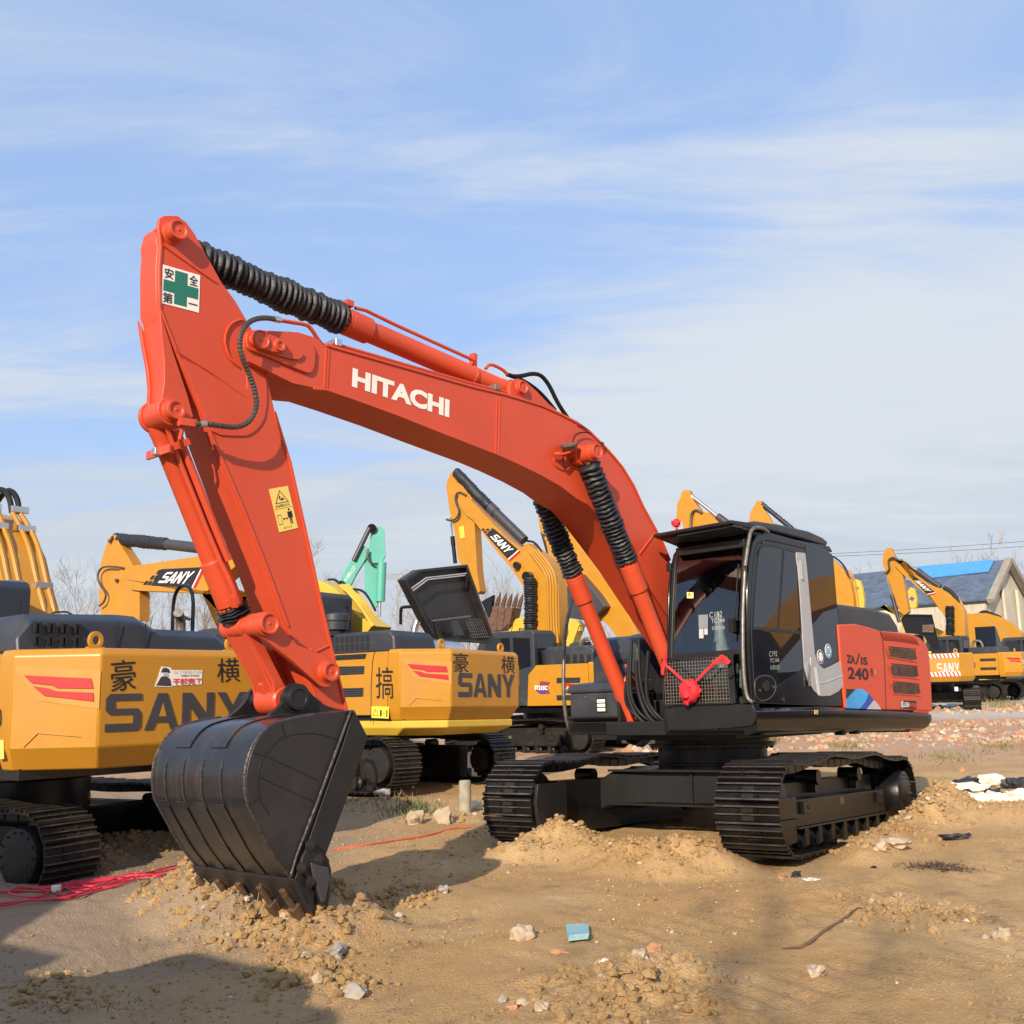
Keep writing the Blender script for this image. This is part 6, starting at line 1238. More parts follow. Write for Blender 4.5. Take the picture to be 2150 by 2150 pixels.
# ================================================================== GROUND
def _hash(ix, iy, s):
    n = (ix * 374761393 + iy * 668265263 + s * 1442695041) & 0xffffffff
    n = ((n ^ (n >> 13)) * 1274126177) & 0xffffffff
    return ((n ^ (n >> 16)) & 0xffff) / 65535.0
def vnoise(x, y, s=0):
    ix = np.floor(x).astype(np.int64); iy = np.floor(y).astype(np.int64); fx_ = x - ix; fy_ = y - iy
    u = fx_ * fx_ * (3 - 2 * fx_); v = fy_ * fy_ * (3 - 2 * fy_)
    return (_hash(ix, iy, s) * (1 - u) + _hash(ix + 1, iy, s) * u) * (1 - v) + (_hash(ix, iy + 1, s) * (1 - u) + _hash(ix + 1, iy + 1, s) * u) * v
def fbm(x, y, f, o, s, g=.5):
    r = 0; a = 1; t = 0
    for i in range(o): r = r + a * vnoise(x * f * 2 ** i + 17 * i, y * f * 2 ** i + 31 * i, s + i); t += a; a *= g
    return r / t - .5
def seg_d(x, y, ax_, ay_, bx_, by_):
    dx, dy = bx_ - ax_, by_ - ay_; t = np.clip(((x - ax_) * dx + (y - ay_) * dy) / (dx * dx + dy * dy + 1e-9), 0, 1)
    return np.hypot(x - ax_ - t * dx, y - ay_ - t * dy), t
def gpx(px, py, z=0.0): q = GP('X', px, py, z); return q.x, q.y
MOUNDS = []   # (ax, ay, bx, by, half width, height, roughness)
def mound(p, q, w_, h_, r_=1.0): MOUNDS.append((*gpx(*p), *gpx(*q), w_, h_, r_))
def uw(x, y): q = MU @ Vector((x, y, 0)); return (q.x, q.y)
mound((440, 1925), (690, 1955), .42, .27, 1.3); mound((360, 1880), (480, 1965), .34, .13, 1.4); mound((520, 1985), (640, 1990), .35, .06, 1.5); mound((760, 1915), (900, 1870), .25, .05, 1.2)
MOUNDS.append((*uw(1.9, -.85), *uw(2.1, .80), .46, .11, 1.0)); MOUNDS.append((*uw(2.35, .2), *uw(2.2, .85), .40, .10, 1.0))
MOUNDS.append((*uw(1.2, 1.95), *uw(-2.2, 1.95), .30, .13, 1.0)); MOUNDS.append((*uw(-1.0, 1.9), *uw(-2.5, 1.75), .32, .12, 1.0))
MOUNDS.append((*uw(2.4, -1.0), *uw(1.6, -.8), .30, .12, 1.0))
mound((20, 1830), (190, 1815), .40, .15, 1.4); mound((215, 1790), (340, 1775), .45, .15, 1.2); mound((700, 1700), (800, 1690), .5, .10, .8)
mound((1240, 2085), (1450, 2040), .34, .05, 1.3); mound((1250, 2140), (1420, 2120), .38, .06, 1.3); mound((640, 2040), (700, 2080), .3, .03, 1.6)
mound((60, 2090), (150, 2130), .3, .03, 1.0); mound((2060, 1720), (2200, 1715), .55, .11, .8); mound((1880, 1900), (2000, 1930), .4, .03, 1.3); mound((900, 1720), (985, 1720), .3, .07, 1.0)
def height(x, y):
    x = np.asarray(x, float); y = np.asarray(y, float)
    d = np.hypot(x, y)
    h = .11 * fbm(x, y, .35, 3, 1) + .055 * fbm(x, y, 1.6, 4, 7) + .022 * fbm(x, y, 7, 4, 21, .65) + .035 * np.clip(fbm(x, y, 2.6, 3, 70) - .04, 0, 1) * np.abs(fbm(x, y, 12, 2, 80))* 8
    h = h + np.clip((y - 30) / 22, 0, 1.6) * .29 * np.clip((x + 4) / 14, 0, 1)
    n1 = fbm(x, y, 5, 4, 40, .6); n2 = np.abs(fbm(x, y, 11, 3, 55, .6))
    for (a, b_, c, e, w_, hh, r_) in MOUNDS:
        dd, t = seg_d(x + .10 * fbm(x, y, 2.2, 2, 91), y + .12 * fbm(x, y, 2.2, 2, 97), a, b_, c, e); k = np.clip(1 - dd / (w_ * 1.5), 0, 1); k = k * k * (3 - 2 * k)
        h = h + hh * k * (1 + .8 * r_ * n1) + k * r_ * (.06 * n1 + .075 * n2)
    # pressed grouser marks left by a machine that drove across the foreground
    for (a, b_, c, e) in ((-.6, 5.0, 5.2, 8.0), (-.2, 6.9, 4.6, 9.6)):
        L_ = math.hypot(c - a, e - b_); u = ((x - a) * (c - a) + (y - b_) * (e - b_)) / L_; v = (-(x - a) * (e - b_) + (y - b_) * (c - a)) / L_
        k = np.clip((.30 - np.abs(v)) / .05, 0, 1) * np.clip(fbm(x, y, .9, 3, 120) * 4 + .5, 0, 1) * np.clip(u, 0, 1); h = h - .014 * k + .011 * k * np.cos(u * 2 * math.pi / .21)
    return h
def hz(x, y): return float(height(np.array([x]), np.array([y]))[0])
def gmesh():
    ang = [R(a) for a in np.concatenate([np.linspace(-32, 32, 760), np.linspace(32, 328, 90)[1:-1]])]
    rad = [0.3, .8, 1.4, 2.0, 2.6] + list(3.0 * (1.0080 ** np.arange(0, 330))); rad += [50, 58, 68, 80, 100, 130, 180, 260, 400, 700, 1400]
    rad = sorted(set(rad)); A_ = np.array(ang); Rr = np.array(rad)
    X_ = np.sin(A_)[None, :] * Rr[:, None]; Y_ = np.cos(A_)[None, :] * Rr[:, None]
    Z_ = height(X_, Y_); far = np.clip((Rr - 70) / 60, 0, 1)[:, None]; Z_ = Z_ * (1 - far) + .45 * far * (X_ > 0)
    Z_ = np.where(Rr[:, None] > 150, np.minimum(Z_, .45), Z_)
    nR, nA = X_.shape; V = np.stack([X_, Y_, Z_], -1).reshape(-1, 3); i, j = np.meshgrid(np.arange(nR - 1), np.arange(nA), indexing='ij'); j2 = (j + 1) % nA
    Fq = np.stack([i * nA + j, i * nA + j2, (i + 1) * nA + j2, (i + 1) * nA + j], -1).reshape(-1, 4)[:, ::-1]
    me = bpy.data.meshes.new('ground'); me.vertices.add(len(V) + 1); me.vertices.foreach_set('co', np.concatenate([V, [[0, 0, float(Z_[0].mean())]]]).ravel())
    tri = np.array([[len(V), k, (k + 1) % nA] for k in range(nA)])[:, ::-1]
    me.loops.add(len(Fq) * 4 + len(tri) * 3); me.loops.foreach_set('vertex_index', np.concatenate([Fq.ravel(), tri.ravel()]))
    me.polygons.add(len(Fq) + len(tri)); st = np.concatenate([np.arange(len(Fq)) * 4, len(Fq) * 4 + np.arange(len(tri)) * 3]); me.polygons.foreach_set('loop_start', st); me.update(calc_edges=True); me.validate()
    me.polygons.foreach_set('use_smooth', [True] * len(me.polygons)); return me
def dirt_mat(name, near=True, gain=1.0):
    m = bpy.data.materials.new(name); m.use_nodes = True; t = m.node_tree; b = t.nodes['Principled BSDF']; b.inputs['Roughness'].default_value = .95; b.inputs['Specular IOR Level'].default_value = .15
    geo = t.nodes.new('ShaderNodeNewGeometry'); lk = t.links.new
    def nz(sc_, det, ro=.6, d=0):
        n = t.nodes.new('ShaderNodeTexNoise'); n.inputs['Scale'].default_value = sc_; n.inputs['Detail'].default_value = det; n.inputs['Roughness'].default_value = ro; n.inputs['Distortion'].default_value = d; lk(geo.outputs['Position'], n.inputs[0]); return n.outputs[0]
    def ramp(v, a, c):
        r = t.nodes.new('ShaderNodeMapRange'); r.inputs[1].default_value = a; r.inputs[2].default_value = c; r.interpolation_type = 'SMOOTHSTEP'; lk(v, r.inputs[0]); return r.outputs[0]
    def mixc(f, a, c):
        n = t.nodes.new('ShaderNodeMix'); n.data_type = 'RGBA'; lk(f, n.inputs[0]) if not isinstance(f, float) else setattr(n.inputs[0], 'default_value', f)
        for i, v in ((6, a), (7, c)):
            if isinstance(v, tuple): n.inputs[i].default_value = (*v, 1)
            else: lk(v, n.inputs[i])
        return n.outputs[2]
    c = mixc(ramp(nz(.45, 6), .38, .66), (.425, .262, .112), (.495, .330, .162))
    c = mixc(ramp(nz(1.7, 8, .7), .52, .70), c, (.30, .190, .105))
    c = mixc(ramp(nz(14, 6, .7), .56, .74), c, (.24, .155, .09))
    c = mixc(ramp(nz(.9, 7, .75), .58, .75), c, (.52, .41, .275))
    vo = t.nodes.new('ShaderNodeTexVoronoi'); vo.inputs['Scale'].default_value = 38; lk(geo.outputs['Position'], vo.inputs[0])
    c = mixc(ramp(vo.outputs[0], .16, .05), c, (.56, .47, .34))
    c = mixc(ramp(nz(60, 3, .6), .60, .72), c, (.56, .46, .33)); c = mixc(ramp(nz(85, 3, .6), .62, .72), c, (.14, .095, .06))
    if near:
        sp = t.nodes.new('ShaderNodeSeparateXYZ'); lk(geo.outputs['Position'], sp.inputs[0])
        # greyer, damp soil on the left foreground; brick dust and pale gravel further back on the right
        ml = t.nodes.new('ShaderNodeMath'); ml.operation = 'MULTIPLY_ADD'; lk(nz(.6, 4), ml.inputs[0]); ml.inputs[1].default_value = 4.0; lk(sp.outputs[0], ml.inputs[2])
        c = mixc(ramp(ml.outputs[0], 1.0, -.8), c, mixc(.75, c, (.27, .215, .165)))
        my = t.nodes.new('ShaderNodeMath'); my.operation = 'MULTIPLY_ADD'; lk(nz(.25, 4), my.inputs[0]); my.inputs[1].default_value = 9.0; lk(sp.outputs[1], my.inputs[2])
        c = mixc(ramp(my.outputs[0], 22, 29), c, mixc(ramp(nz(3, 6, .7), .40, .62), (.40, .31, .22), (.46, .24, .14)))
        c = mixc(ramp(my.outputs[0], 38, 44), c, (.46, .42, .36))
    gn = t.nodes.new('ShaderNodeVectorMath'); gn.operation = 'SCALE'; gn.inputs['Scale'].default_value = gain; lk(c, gn.inputs[0]); lk(gn.outputs[0], b.inputs['Base Color'])
    bp = t.nodes.new('ShaderNodeBump'); bp.inputs['Strength'].default_value = 1.0; bp.inputs['Distance'].default_value = .016
    ad = t.nodes.new('ShaderNodeMath'); ad.operation = 'ADD'; lk(nz(34, 12, .80), ad.inputs[0])
    v2 = t.nodes.new('ShaderNodeTexVoronoi'); v2.inputs['Scale'].default_value = 55; lk(geo.outputs['Position'], v2.inputs[0]); m2 = t.nodes.new('ShaderNodeMath'); m2.operation = 'MULTIPLY'; m2.inputs[1].default_value = -.5; lk(v2.outputs[0], m2.inputs[0]); lk(m2.outputs[0], ad.inputs[1])
    lk(ad.outputs[0], bp.inputs['Height']); lk(bp.outputs[0], b.inputs['Normal'])
    return m
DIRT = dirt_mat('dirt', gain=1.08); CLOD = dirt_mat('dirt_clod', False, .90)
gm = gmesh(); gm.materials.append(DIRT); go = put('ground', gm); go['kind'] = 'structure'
# clods on the heaps, gravel, brick rubble (uncountable, one object each)
rng = random.Random(11)
def fast_rocks(name, items, mats, kind='stuff', rough=.35, label=None):
    V = []; Fc = []; mi = []; base = 0; rr = random.Random(5); var = []
    for sub in (1,):
        for k in range(14):
            b = MB(); b.rock((0, 0, 0), 1, k * 7 + 3, sub, .75, rough); var.append((np.array([tuple(v) for v in b.v]), np.array(b.f)))
    for (x, y, z, r, m_) in items:
        v, f_ = var[rr.randrange(14)]; a = rr.random() * 6.28; ca, sa = math.cos(a), math.sin(a)
        q = np.stack([v[:, 0] * ca - v[:, 1] * sa, v[:, 0] * sa + v[:, 1] * ca, v[:, 2]], -1) * r + np.array([x, y, z]); V.append(q); Fc.append(f_ + base); mi += [m_] * len(f_); base += len(v)
    V = np.concatenate(V); Fc = np.concatenate(Fc); me = bpy.data.meshes.new(name); me.from_pydata(V.tolist(), [], Fc.tolist()); me.polygons.foreach_set('material_index', mi)
    for m_ in mats: me.materials.append(m_)
    me.update(); o = put(name, me); o['kind'] = kind; return o
STONE = mat('pale_stone', (.42, .33, .23), .85, var=.2, vscale=6, bump=.5, bscale=20, dirt=(.26, .18, .11), dirtamt=.6)
GSTONE = mat('grey_stone', (.30, .27, .23), .85, var=.2, vscale=6, bump=.5, bscale=20, dirt=(.26, .18, .11), dirtamt=.5)
BRICK = mat('brick_fragment', (.42, .215, .12), .9, var=.25, vscale=2, bump=.4, bscale=15, dirt=(.45, .30, .20), dirtamt=.6)
WSTONE = mat('white_chip', (.46, .42, .35), .8, var=.15)
it = []
for (a, b_, c, e, w_, hh, r_) in MOUNDS:
    L_ = math.hypot(c - a, e - b_); n_ = int((L_ + w_) * w_ * 950 * (r_ ** 1.5) * (1 if b_ < 16 else .5))
    for _ in range(min(n_, 1800)):
        t_ = rng.random(); x = a + (c - a) * t_ + rng.gauss(0, w_ * .55); y = b_ + (e - b_) * t_ + rng.gauss(0, w_ * .55); r = .005 + .030 * rng.random() ** 5 * min(1.4, r_) + (.03 * rng.random() if rng.random() < .05 else 0)
        it.append((x, y, r, rng.random()))
for _ in range(11000):
    d = 3.2 * math.exp(rng.random() * 1.7); a = R(rng.uniform(-28, 28)); x, y = d * math.sin(a), d * math.cos(a)
    if vnoise(np.array([x * .8]), np.array([y * .8]), 5)[0] < .42: continue
    it.append((x, y, .003 + .012 * rng.random() ** 5 + .0006 * d, rng.random()))
zs_ = height(np.array([i[0] for i in it]), np.array([i[1] for i in it]))
fast_rocks('dirt_clods', [(x, y, z + r * .25, r, 0 if u < .965 else 1 if u < .992 else 2) for (x, y, r, u), z in zip(it, zs_)], [CLOD, STONE, WSTONE], label='clods')
it = []
for _ in range(4200):
    y = 24 + 22 * rng.random() ** .8; x = rng.uniform(.10, .52) * y
    if vnoise(np.array([x * .35]), np.array([y * .5]), 15)[0] < .33: continue
    it.append((x, y, .03 + .09 * rng.random() ** 3, rng.random()))
zs_ = height(np.array([i[0] for i in it]), np.array([i[1] for i in it]))
fast_rocks('brick_rubble', [(x, y, z + r * .2, r, 0 if u < .42 else 1 if u < .93 else 2) for (x, y, r, u), z in zip(it, zs_)], [BRICK, STONE, WSTONE], rough=.5)
# single stones one can point to
def stone(px, py, wpx, seed, m, lab, flat=.7, cat='stone', k=1.0, up=.25):
    x, y = gpx(px, py); z = hz(x, y); x, y = gpx(px, py, z); d = y; r = wpx / F_PX * d / 2 * k
    b = MB(); b.rock((0, 0, r * up), r, seed, 3, flat, .42)
    for i, v in enumerate(b.v): b.v[i] = v * (1 + .12 * noise.noise(v / r * 2.5 + Vector((seed, 0, 0))))
    o = b.build('stone', m, smooth=28); o.location = (x, y, hz(x, y)); tag(o, lab, cat); return o
stone(1097, 1968, 40, 5, STONE, 'beige faceted stone on open dirt left of the pale blue fragment', .9)
stone(1176, 2003, 26, 8, BRICK, 'small orange stone on the dirt just below the pale blue fragment', .7)
stone(703, 2008, 62, 12, GSTONE, 'flat grey stone lying at the edge of the shadow below the bucket', .45)
stone(645, 2005, 36, 13, GSTONE, 'rounded grey stone immediately left of the flat grey stone', .7)
stone(745, 2090, 42, 17, GSTONE, 'dull stone in the shaded lower left dirt', .8)
stone(1140, 2112, 34, 21, STONE, 'beige stone at the bottom edge left of the clod heap', .8)
stone(1100, 2106, 28, 22, STONE, 'pale flat stone between the grey shard and the beige stone', .5)
stone(1077, 2122, 24, 23, BRICK, 'orange brick chip at the bottom edge beside the pale flat stone', .6)
stone(931, 1872 - 0, 22, 25, GSTONE, 'small grey stone casting a shadow right of the bucket', .8)
stone(836, 1926, 20, 27, WSTONE, 'cream stone chip on the low rise right of the bucket', .6)
stone(1640, 1843, 24, 31, BRICK, 'orange stone in front of the near track beside a dark shard', .7)
stone(1712, 2045, 42, 33, STONE, 'half buried tan stone on the open dirt at lower right', .6)
stone(2105, 1972, 30, 35, STONE, 'tan stone near the right edge of the foreground dirt', .8)
stone(1880, 1762, 50, 37, STONE, 'long pale slab stone beside the near track', .45)
stone(1845, 1775, 24, 38, STONE, 'small pale stone next to the long slab stone', .8)
stone(931, 1725, 30, 41, STONE, 'upright beige rock beside the concrete stub', 1.4, up=.7)
stone(872, 1722, 36, 42, STONE, 'wedge shaped beige rock left of the upright rock', 1.0, up=.4)
stone(805, 1682, 28, 43, GSTONE, 'pale flat rock in the shade behind the bucket', .6)
stone(2020, 1620, 14, 44, BRICK, 'small orange stone right of the near track shadow', .8)
stone(1345, 2030, 40, 45, STONE, 'brown clod stone on the heap at bottom centre', .9)
stone(1375, 1998, 26, 46, BRICK, 'orange tinted stone on top of the clod heap', .9)
# pale blue foam fragment
x, y = gpx(1212, 1968); z = hz(x, y)
b = MB(); P = [gpx(*p) for p in ((1186, 1953), (1233, 1952), (1236, 1980), (1193, 1984))]; b.loft([[(px_ + .0, py_, z + .01) for px_, py_ in P], [(px_ + .01, py_ + .012, z + (.045 if i_ > 1 else .03)) for i_, (px_, py_) in enumerate(P)]])
for i, v in enumerate(b.v): b.v[i] = v + noise.noise_vector(v * 20) * .006
tag(b.build('foam_fragment', mat('pale_blue_foam', (.27, .47, .49), .8, var=.1, vscale=20, bump=.3), None, .004), 'pale blue foam fragment lying on the foreground dirt', 'fragment')
# scraps
def scrap(px, py, wpx, m, seed, lab, name='scrap', cat='scrap', flat=.35, tall=1.0, sub=3):
    x, y = gpx(px, py); z = hz(x, y); x, y = gpx(px, py, z); r = wpx / F_PX * y / 2; vs, fs = ICO[sub]; b = MB(); o = []
    for p in vs:
        k = 1 + .55 * noise.noise(p * 1.8 + Vector((seed, 0, 0))) + .30 * noise.noise(p * 4.5 + Vector((0, seed, 0))) + .15 * noise.noise(p * 9)
        o.append((p.x * r * k, p.y * r * .7 * k, max(-.01, (p.z * .6 + .35) * r * flat * tall * k)))
    b.add(o, fs); ob = b.build(name, m, smooth=22); ob.location = (x, y, z); tag(ob, lab, cat); return ob
WPL = mat('white_plastic', (.70, .66, .56), .6, var=.15, dirt=(.35, .27, .17), dirtamt=.7); BPL = mat('black_plastic', (.02, .02, .024), .35, var=.2, dirt=(.2, .15, .1), dirtamt=.4)
scrap(1265, 2028, 30, WPL, 3, 'crumpled white paper scrap on the clod heap at bottom centre', flat=.8, name='paper_scrap')
scrap(1055, 2105, 16, GSTONE, 4, 'small grey shard standing at the bottom edge', flat=1.6)
scrap(1672, 1843, 20, BPL, 6, 'dark shard in front of the near track', flat=1.2); scrap(1703, 1848, 30, WPL, 7, 'thin white strip beside the dark shard', flat=.25, name='strip')
scrap(1040, 0 + 1690, 18, WPL, 9, 'white lump beside the concrete stub', flat=1.6) if 0 else scrap(1003, 1700, 24, WPL, 9, 'white lump between the concrete stub and the far track', flat=1.6)
scrap(2005, 1760, 56, BPL, 10, 'flat black rag on the dirt right of the near track', flat=.35, name='rag', cat='rag')
scrap(1835, 1822, 12, BPL, 12, 'tiny dark chip on dirt right of the near track front', flat=.6)
for i, (px_, py_, w_, m_, f_, lab) in enumerate(((2010, 1668, 90, WPL, .5, 'crumpled white sack at the left end of the trash heap'), (2035, 1655, 50, BPL, .8, 'black plastic fold behind the leftmost white sack'), (2060, 1690, 70, WPL, .6, 'white sack hanging lowest in the middle of the trash heap'), (2022, 1676, 44, BPL, .7, 'black bag lump lying across the white sacks'), (2085, 1650, 80, WPL, .5, 'pale sheet at the back of the trash heap'), (2110, 1685, 80, WPL, .45, 'long white folded sack at the front right of the trash heap'), (2135, 1655, 60, BPL, .7, 'black bag at the right end of the trash heap'), (1965, 1672, 70, BPL, .35, 'thin dark blue-black film trailing left from the trash heap'), (2080, 1668, 40, BPL, .6, 'small black crumple between two white sacks'), (2150, 1678, 60, WPL, .6, 'white sack cut by the right edge of the picture'), (1975, 1655, 36, GRY, .5, 'grey blue plastic flap above the dark film'))):
    scrap(px_, py_, w_, m_, 30 + i, lab, name='plastic_sack', cat='sack', flat=f_, sub=3)['group'] = 'rubbish in the trash heap'
# stick, stain, concrete stub, plank
def on_ground(k, pts, lift=0):
    r = []
    for x, y in pts:
        px_, py_ = zz(k, x, y); a, c = gpx(px_, py_); h_ = hz(a, c); a, c = gpx(px_, py_, h_); r.append((a, c, hz(a, c) + lift))
    return r
P = on_ground('V', [(705, 478), (760, 462), (805, 458), (860, 425), (930, 370), (1010, 325), (1085, 282), (1115, 262)], .012)
b = MB(); b.tube(chaikin(P, 1), [.003, .004, .006, .008, .010, .012, .012, .011, .010, .009, .009, .008, .006, .005, .004, .003][:len(chaikin(P, 1))], 7); tag(b.build('stick', mat('dry_wood', (.16, .095, .055), .8, var=.3, vscale=10, bump=.4)), 'long thin dry stick lying on the dirt at lower right', 'stick')
P = on_ground('S', [(430, 155), (500, 118)], .04); b = MB(); b.beam(P[0], P[1], .06, .03); tag(b.build('wood_scrap', mat('pale_wood', (.42, .31, .18), .8, var=.2), None, .004), 'short pale wood scrap beside the left machine track', 'wood')
P = on_ground('P', [(1545, 960)], 0)[0]; b = MB(); b.lathe((P[0], P[1], P[2] - .1), (P[0] + .01, P[1], P[2] + .42), [(0, .085), (.35, .082), (.50, .078), (.52, .07)], 24); tag(b.build('concrete_stub', mat('old_concrete', (.30, .27, .21), .9, var=.25, vscale=10, bump=.5, bscale=30)), 'short round concrete stub standing beside the far track', 'post')
# cables
CABR = mat('red_cable', (.62, .035, .07), .45, var=.1); CABO = mat('orange_cable', (.62, .10, .04), .5, var=.1)
root_c = empty('cable', Matrix.Translation(on_ground('S', [(500, 330)])[0]), 'tangled red cable with a white connector lying on the dirt at the left edge', 'cable')
inv = root_c.matrix_world.inverted()
strands = [[(-60, 350), (150, 345), (320, 345), (420, 290), (640, 268), (800, 240), (1000, 215), (1115, 190)], [(-60, 370), (60, 350), (180, 325), (300, 320), (440, 300), (560, 280), (700, 262), (830, 245), (900, 262), (1000, 240), (1110, 205)],
 [(-60, 450), (60, 435), (200, 400), (330, 400), (480, 360), (620, 320), (740, 285), (860, 270), (920, 280), (1040, 225), (1115, 195)], [(50, 360), (110, 330), (300, 345), (230, 400), (90, 385), (48, 358)], [(220, 385), (260, 350), (380, 330), (520, 300), (640, 270), (740, 265), (700, 310), (560, 340), (420, 390), (250, 395), (215, 380)],
 [(330, 350), (420, 310), (560, 290), (700, 262), (800, 235), (815, 260), (740, 300), (600, 330), (470, 340), (350, 380)], [(380, 330), (460, 370), (560, 320), (660, 300), (740, 270), (900, 230), (1050, 190), (1110, 178)], [(-60, 440), (100, 420), (270, 410), (400, 395), (520, 350)], [(370, 300), (450, 330), (380, 370), (300, 355), (370, 300)], [(100, 330), (260, 325), (420, 335), (560, 310), (640, 285)], [(420, 290), (520, 335), (620, 300), (700, 265), (830, 262), (960, 250)]]
for i, s_ in enumerate(strands):
    P = on_ground('S', s_, .014 + .006 * (i % 4)); P = chaikin([tuple(inv @ Vector(p)) for p in P], 2); MB().tube(P, .0085, 7).build('cable_strand', CABR, root_c, smooth=60)
P = inv @ Vector(on_ground('S', [(325, 338)], .03)[0]); MB().box(P.x - .035, P.x + .035, P.y - .03, P.y + .03, P.z - .03, P.z + .03).build('connector', WHT, root_c, .008)
P = on_ground('X', [(700, 1785), (760, 1778), (830, 1766), (900, 1755), (950, 1740), (985, 1738)], .01); tag(MB().tube(chaikin(P, 2), .010, 6).build('cable', CABO, smooth=60), 'thin orange cable running across the dirt between bucket and far track', 'cable')
# dark dry weed patches and a few weeds (uncountable)
GRASS = mat('dry_weed', (.20, .17, .07), .8, var=.4, vscale=6); GRASG = mat('green_weed', (.07, .10, .035), .8, var=.4, vscale=6); DRK = mat('dead_leaf', (.06, .04, .028), .85, var=.3)
b = MB(); g2 = MB(); g3 = MB(); rng = random.Random(8)
def blades(b, px, py, sx, sy, n, h, flat=0):
    for _ in range(n):
        a, c = px + rng.gauss(0, sx), py + rng.gauss(0, sy); x, y = gpx(a, c); z = hz(x, y); hh = h * (.4 + rng.random()); l = Vector((rng.gauss(0, .6), rng.gauss(0, .6), 1 if not flat else .25)).normalized() * hh; s_ = Vector((rng.gauss(0, 1), rng.gauss(0, 1), 0)).normalized() * .004 * (y / 8)
        p = Vector((x, y, z)); b.add([p - s_, p + s_, p + l * .6 + s_ * .7, p + l], [[0, 1, 2], [0, 2, 3]])
for a in ((1850, 1500, 25, 6, 300, .25), (1990, 1590, 40, 8, 260, .10), (2110, 1570, 40, 6, 240, .12), (1620, 1560, 8, 4, 120, .22), (850, 1700, 40, 12, 260, .12), (2100, 1490, 30, 5, 300, .22), (1780, 1570, 30, 5, 200, .14), (530, 1950, 6, 30, 14, .3)): blades(b, *a)
for a in ((880, 1705, 22, 10, 350, .10), (1610, 1562, 8, 3, 140, .2), (90, 2050, 40, 8, 60, .02), (270, 2120, 50, 10, 60, .02), (150, 2140, 50, 10, 60, .02)): blades(g2, *a)
for a in ((1960, 1818, 34, 4, 420, .05, 1), (2010, 1826, 30, 3, 160, .05, 1)): blades(g3, *a)
for bb, nm, m_ in ((b, 'dry_grass', GRASS), (g2, 'green_weeds', GRASG), (g3, 'dead_leaves', DRK)):
    o = bb.build(nm, m_, smooth=0); o['kind'] = 'stuff'
# ================================================================== SHED
apx = ray(2108, 1179); def_ = lambda px_, py_, yy: Vector((0, 0, EYE)) + ray(px_, py_) * (yy / ray(px_, py_).y)
aN = def_(2108, 1179, 74); g_ = Vector((.66, .75, 0)); eL = aN - g_ * 4.5; eR = aN + g_ * 4.5; eL.z = eR.z = 6.4; dv = Vector((-.75, .66, 0)) * 11.0
SHM = Matrix.Translation((aN.x, aN.y, 0)); shed = empty('shed', SHM, 'long pale walled shed with grey tiled roof and blue sheet ridge at far right', 'building'); o0 = Vector((aN.x, aN.y, 0))
WALL = mat('stained_plaster', (.48, .44, .35), .9, var=.15, vscale=.5, bump=.3, bscale=3, dirt=(.20, .18, .15), dirtamt=.75, streak=True)
TILE = mat('grey_tile', (.10, .14, .215), .8, var=.3, vscale=2, bump=.5, bscale=6, dirt=(.16, .20, .27), dirtamt=.4); BSH = mat('blue_sheet', (.08, .30, .68), .45, var=.08); EAVE = mat('weathered_verge', (.27, .24, .20), .85, var=.3, vscale=1)
A0, L0, R0 = aN - o0, eL - o0, eR - o0; nG = -dv.normalized()
b = MB(); g0 = [Vector((L0.x, L0.y, -.5)), Vector((R0.x, R0.y, -.5)), R0, A0, L0]; b.loft([g0, [p + dv * .01 for p in g0]]); gw = b.build('gable_wall', WALL, shed)
b = MB(); b.loft([[Vector((L0.x, L0.y, -.5)), Vector((L0.x, L0.y, -.5)) + dv, L0 + dv, L0], [p + (R0 - L0).normalized() * .3 for p in [Vector((L0.x, L0.y, -.5)), Vector((L0.x, L0.y, -.5)) + dv, L0 + dv, L0]]]); b.build('side_wall', WALL, shed)
dnn = dv.normalized()
sl_ = (L0 - A0); up_n = sl_.cross(dv).normalized(); up_n = up_n if up_n.z > 0 else -up_n
b = MB(); q4 = [A0 - dnn * .3, A0 + dv, A0 + dv + sl_ * 1.07, A0 - dnn * .3 + sl_ * 1.07]; b.loft([q4, [p + up_n * .12 for p in q4]]); rf = b.build('roof', TILE, shed)
for i in range(34):
    f0 = (i + .5) / 34; p = A0 + sl_ * 1.07 * f0 + up_n * .13; MB().beam(p - dnn * .25, p + dv, .05, .05, up_n).build('tile_course', TILE, rf)
sr_ = (R0 - A0); up_r = sr_.cross(dv).normalized(); up_r = up_r if up_r.z > 0 else -up_r
b = MB(); q4 = [A0 - dnn * .3, A0 + dv, A0 + dv + sr_ * 1.07, A0 - dnn * .3 + sr_ * 1.07]; b.loft([q4, [p + up_r * .12 for p in q4]]); b.build('roof', TILE, shed)
b = MB(); q4 = [A0 + dnn * .6, A0 + dv * .62, A0 + dv * .62 + sl_ * .40, A0 + dnn * .6 + sl_ * .34]; b.loft([[p + up_n * .18 for p in q4], [p + up_n * .24 for p in q4]]); bs = b.build('blue_sheet', BSH, shed)
for i in range(30):
    p = A0 + dnn * .6 + (dv * .62 - dnn * .6) * (i / 29) + up_n * .25; MB().beam(p, p + sl_ * .36, .06, .06, up_n).build('sheet_rib', BSH, bs)
for s_ in (sl_, sr_): MB().beam(A0 - dnn * .35 + up_n * .1, A0 - dnn * .35 + s_ * 1.08 + up_n * .0, .5, .35).build('verge_board', EAVE, shed, .03)
for f0 in (.33, .66):
    p = L0.lerp(R0, f0) + nG * .12; MB().beam(Vector((p.x, p.y, 0)), Vector((p.x, p.y, 7.6 if f0 < .5 else 7.2)), .35, .2).build('pilaster', WALL, gw, .02)
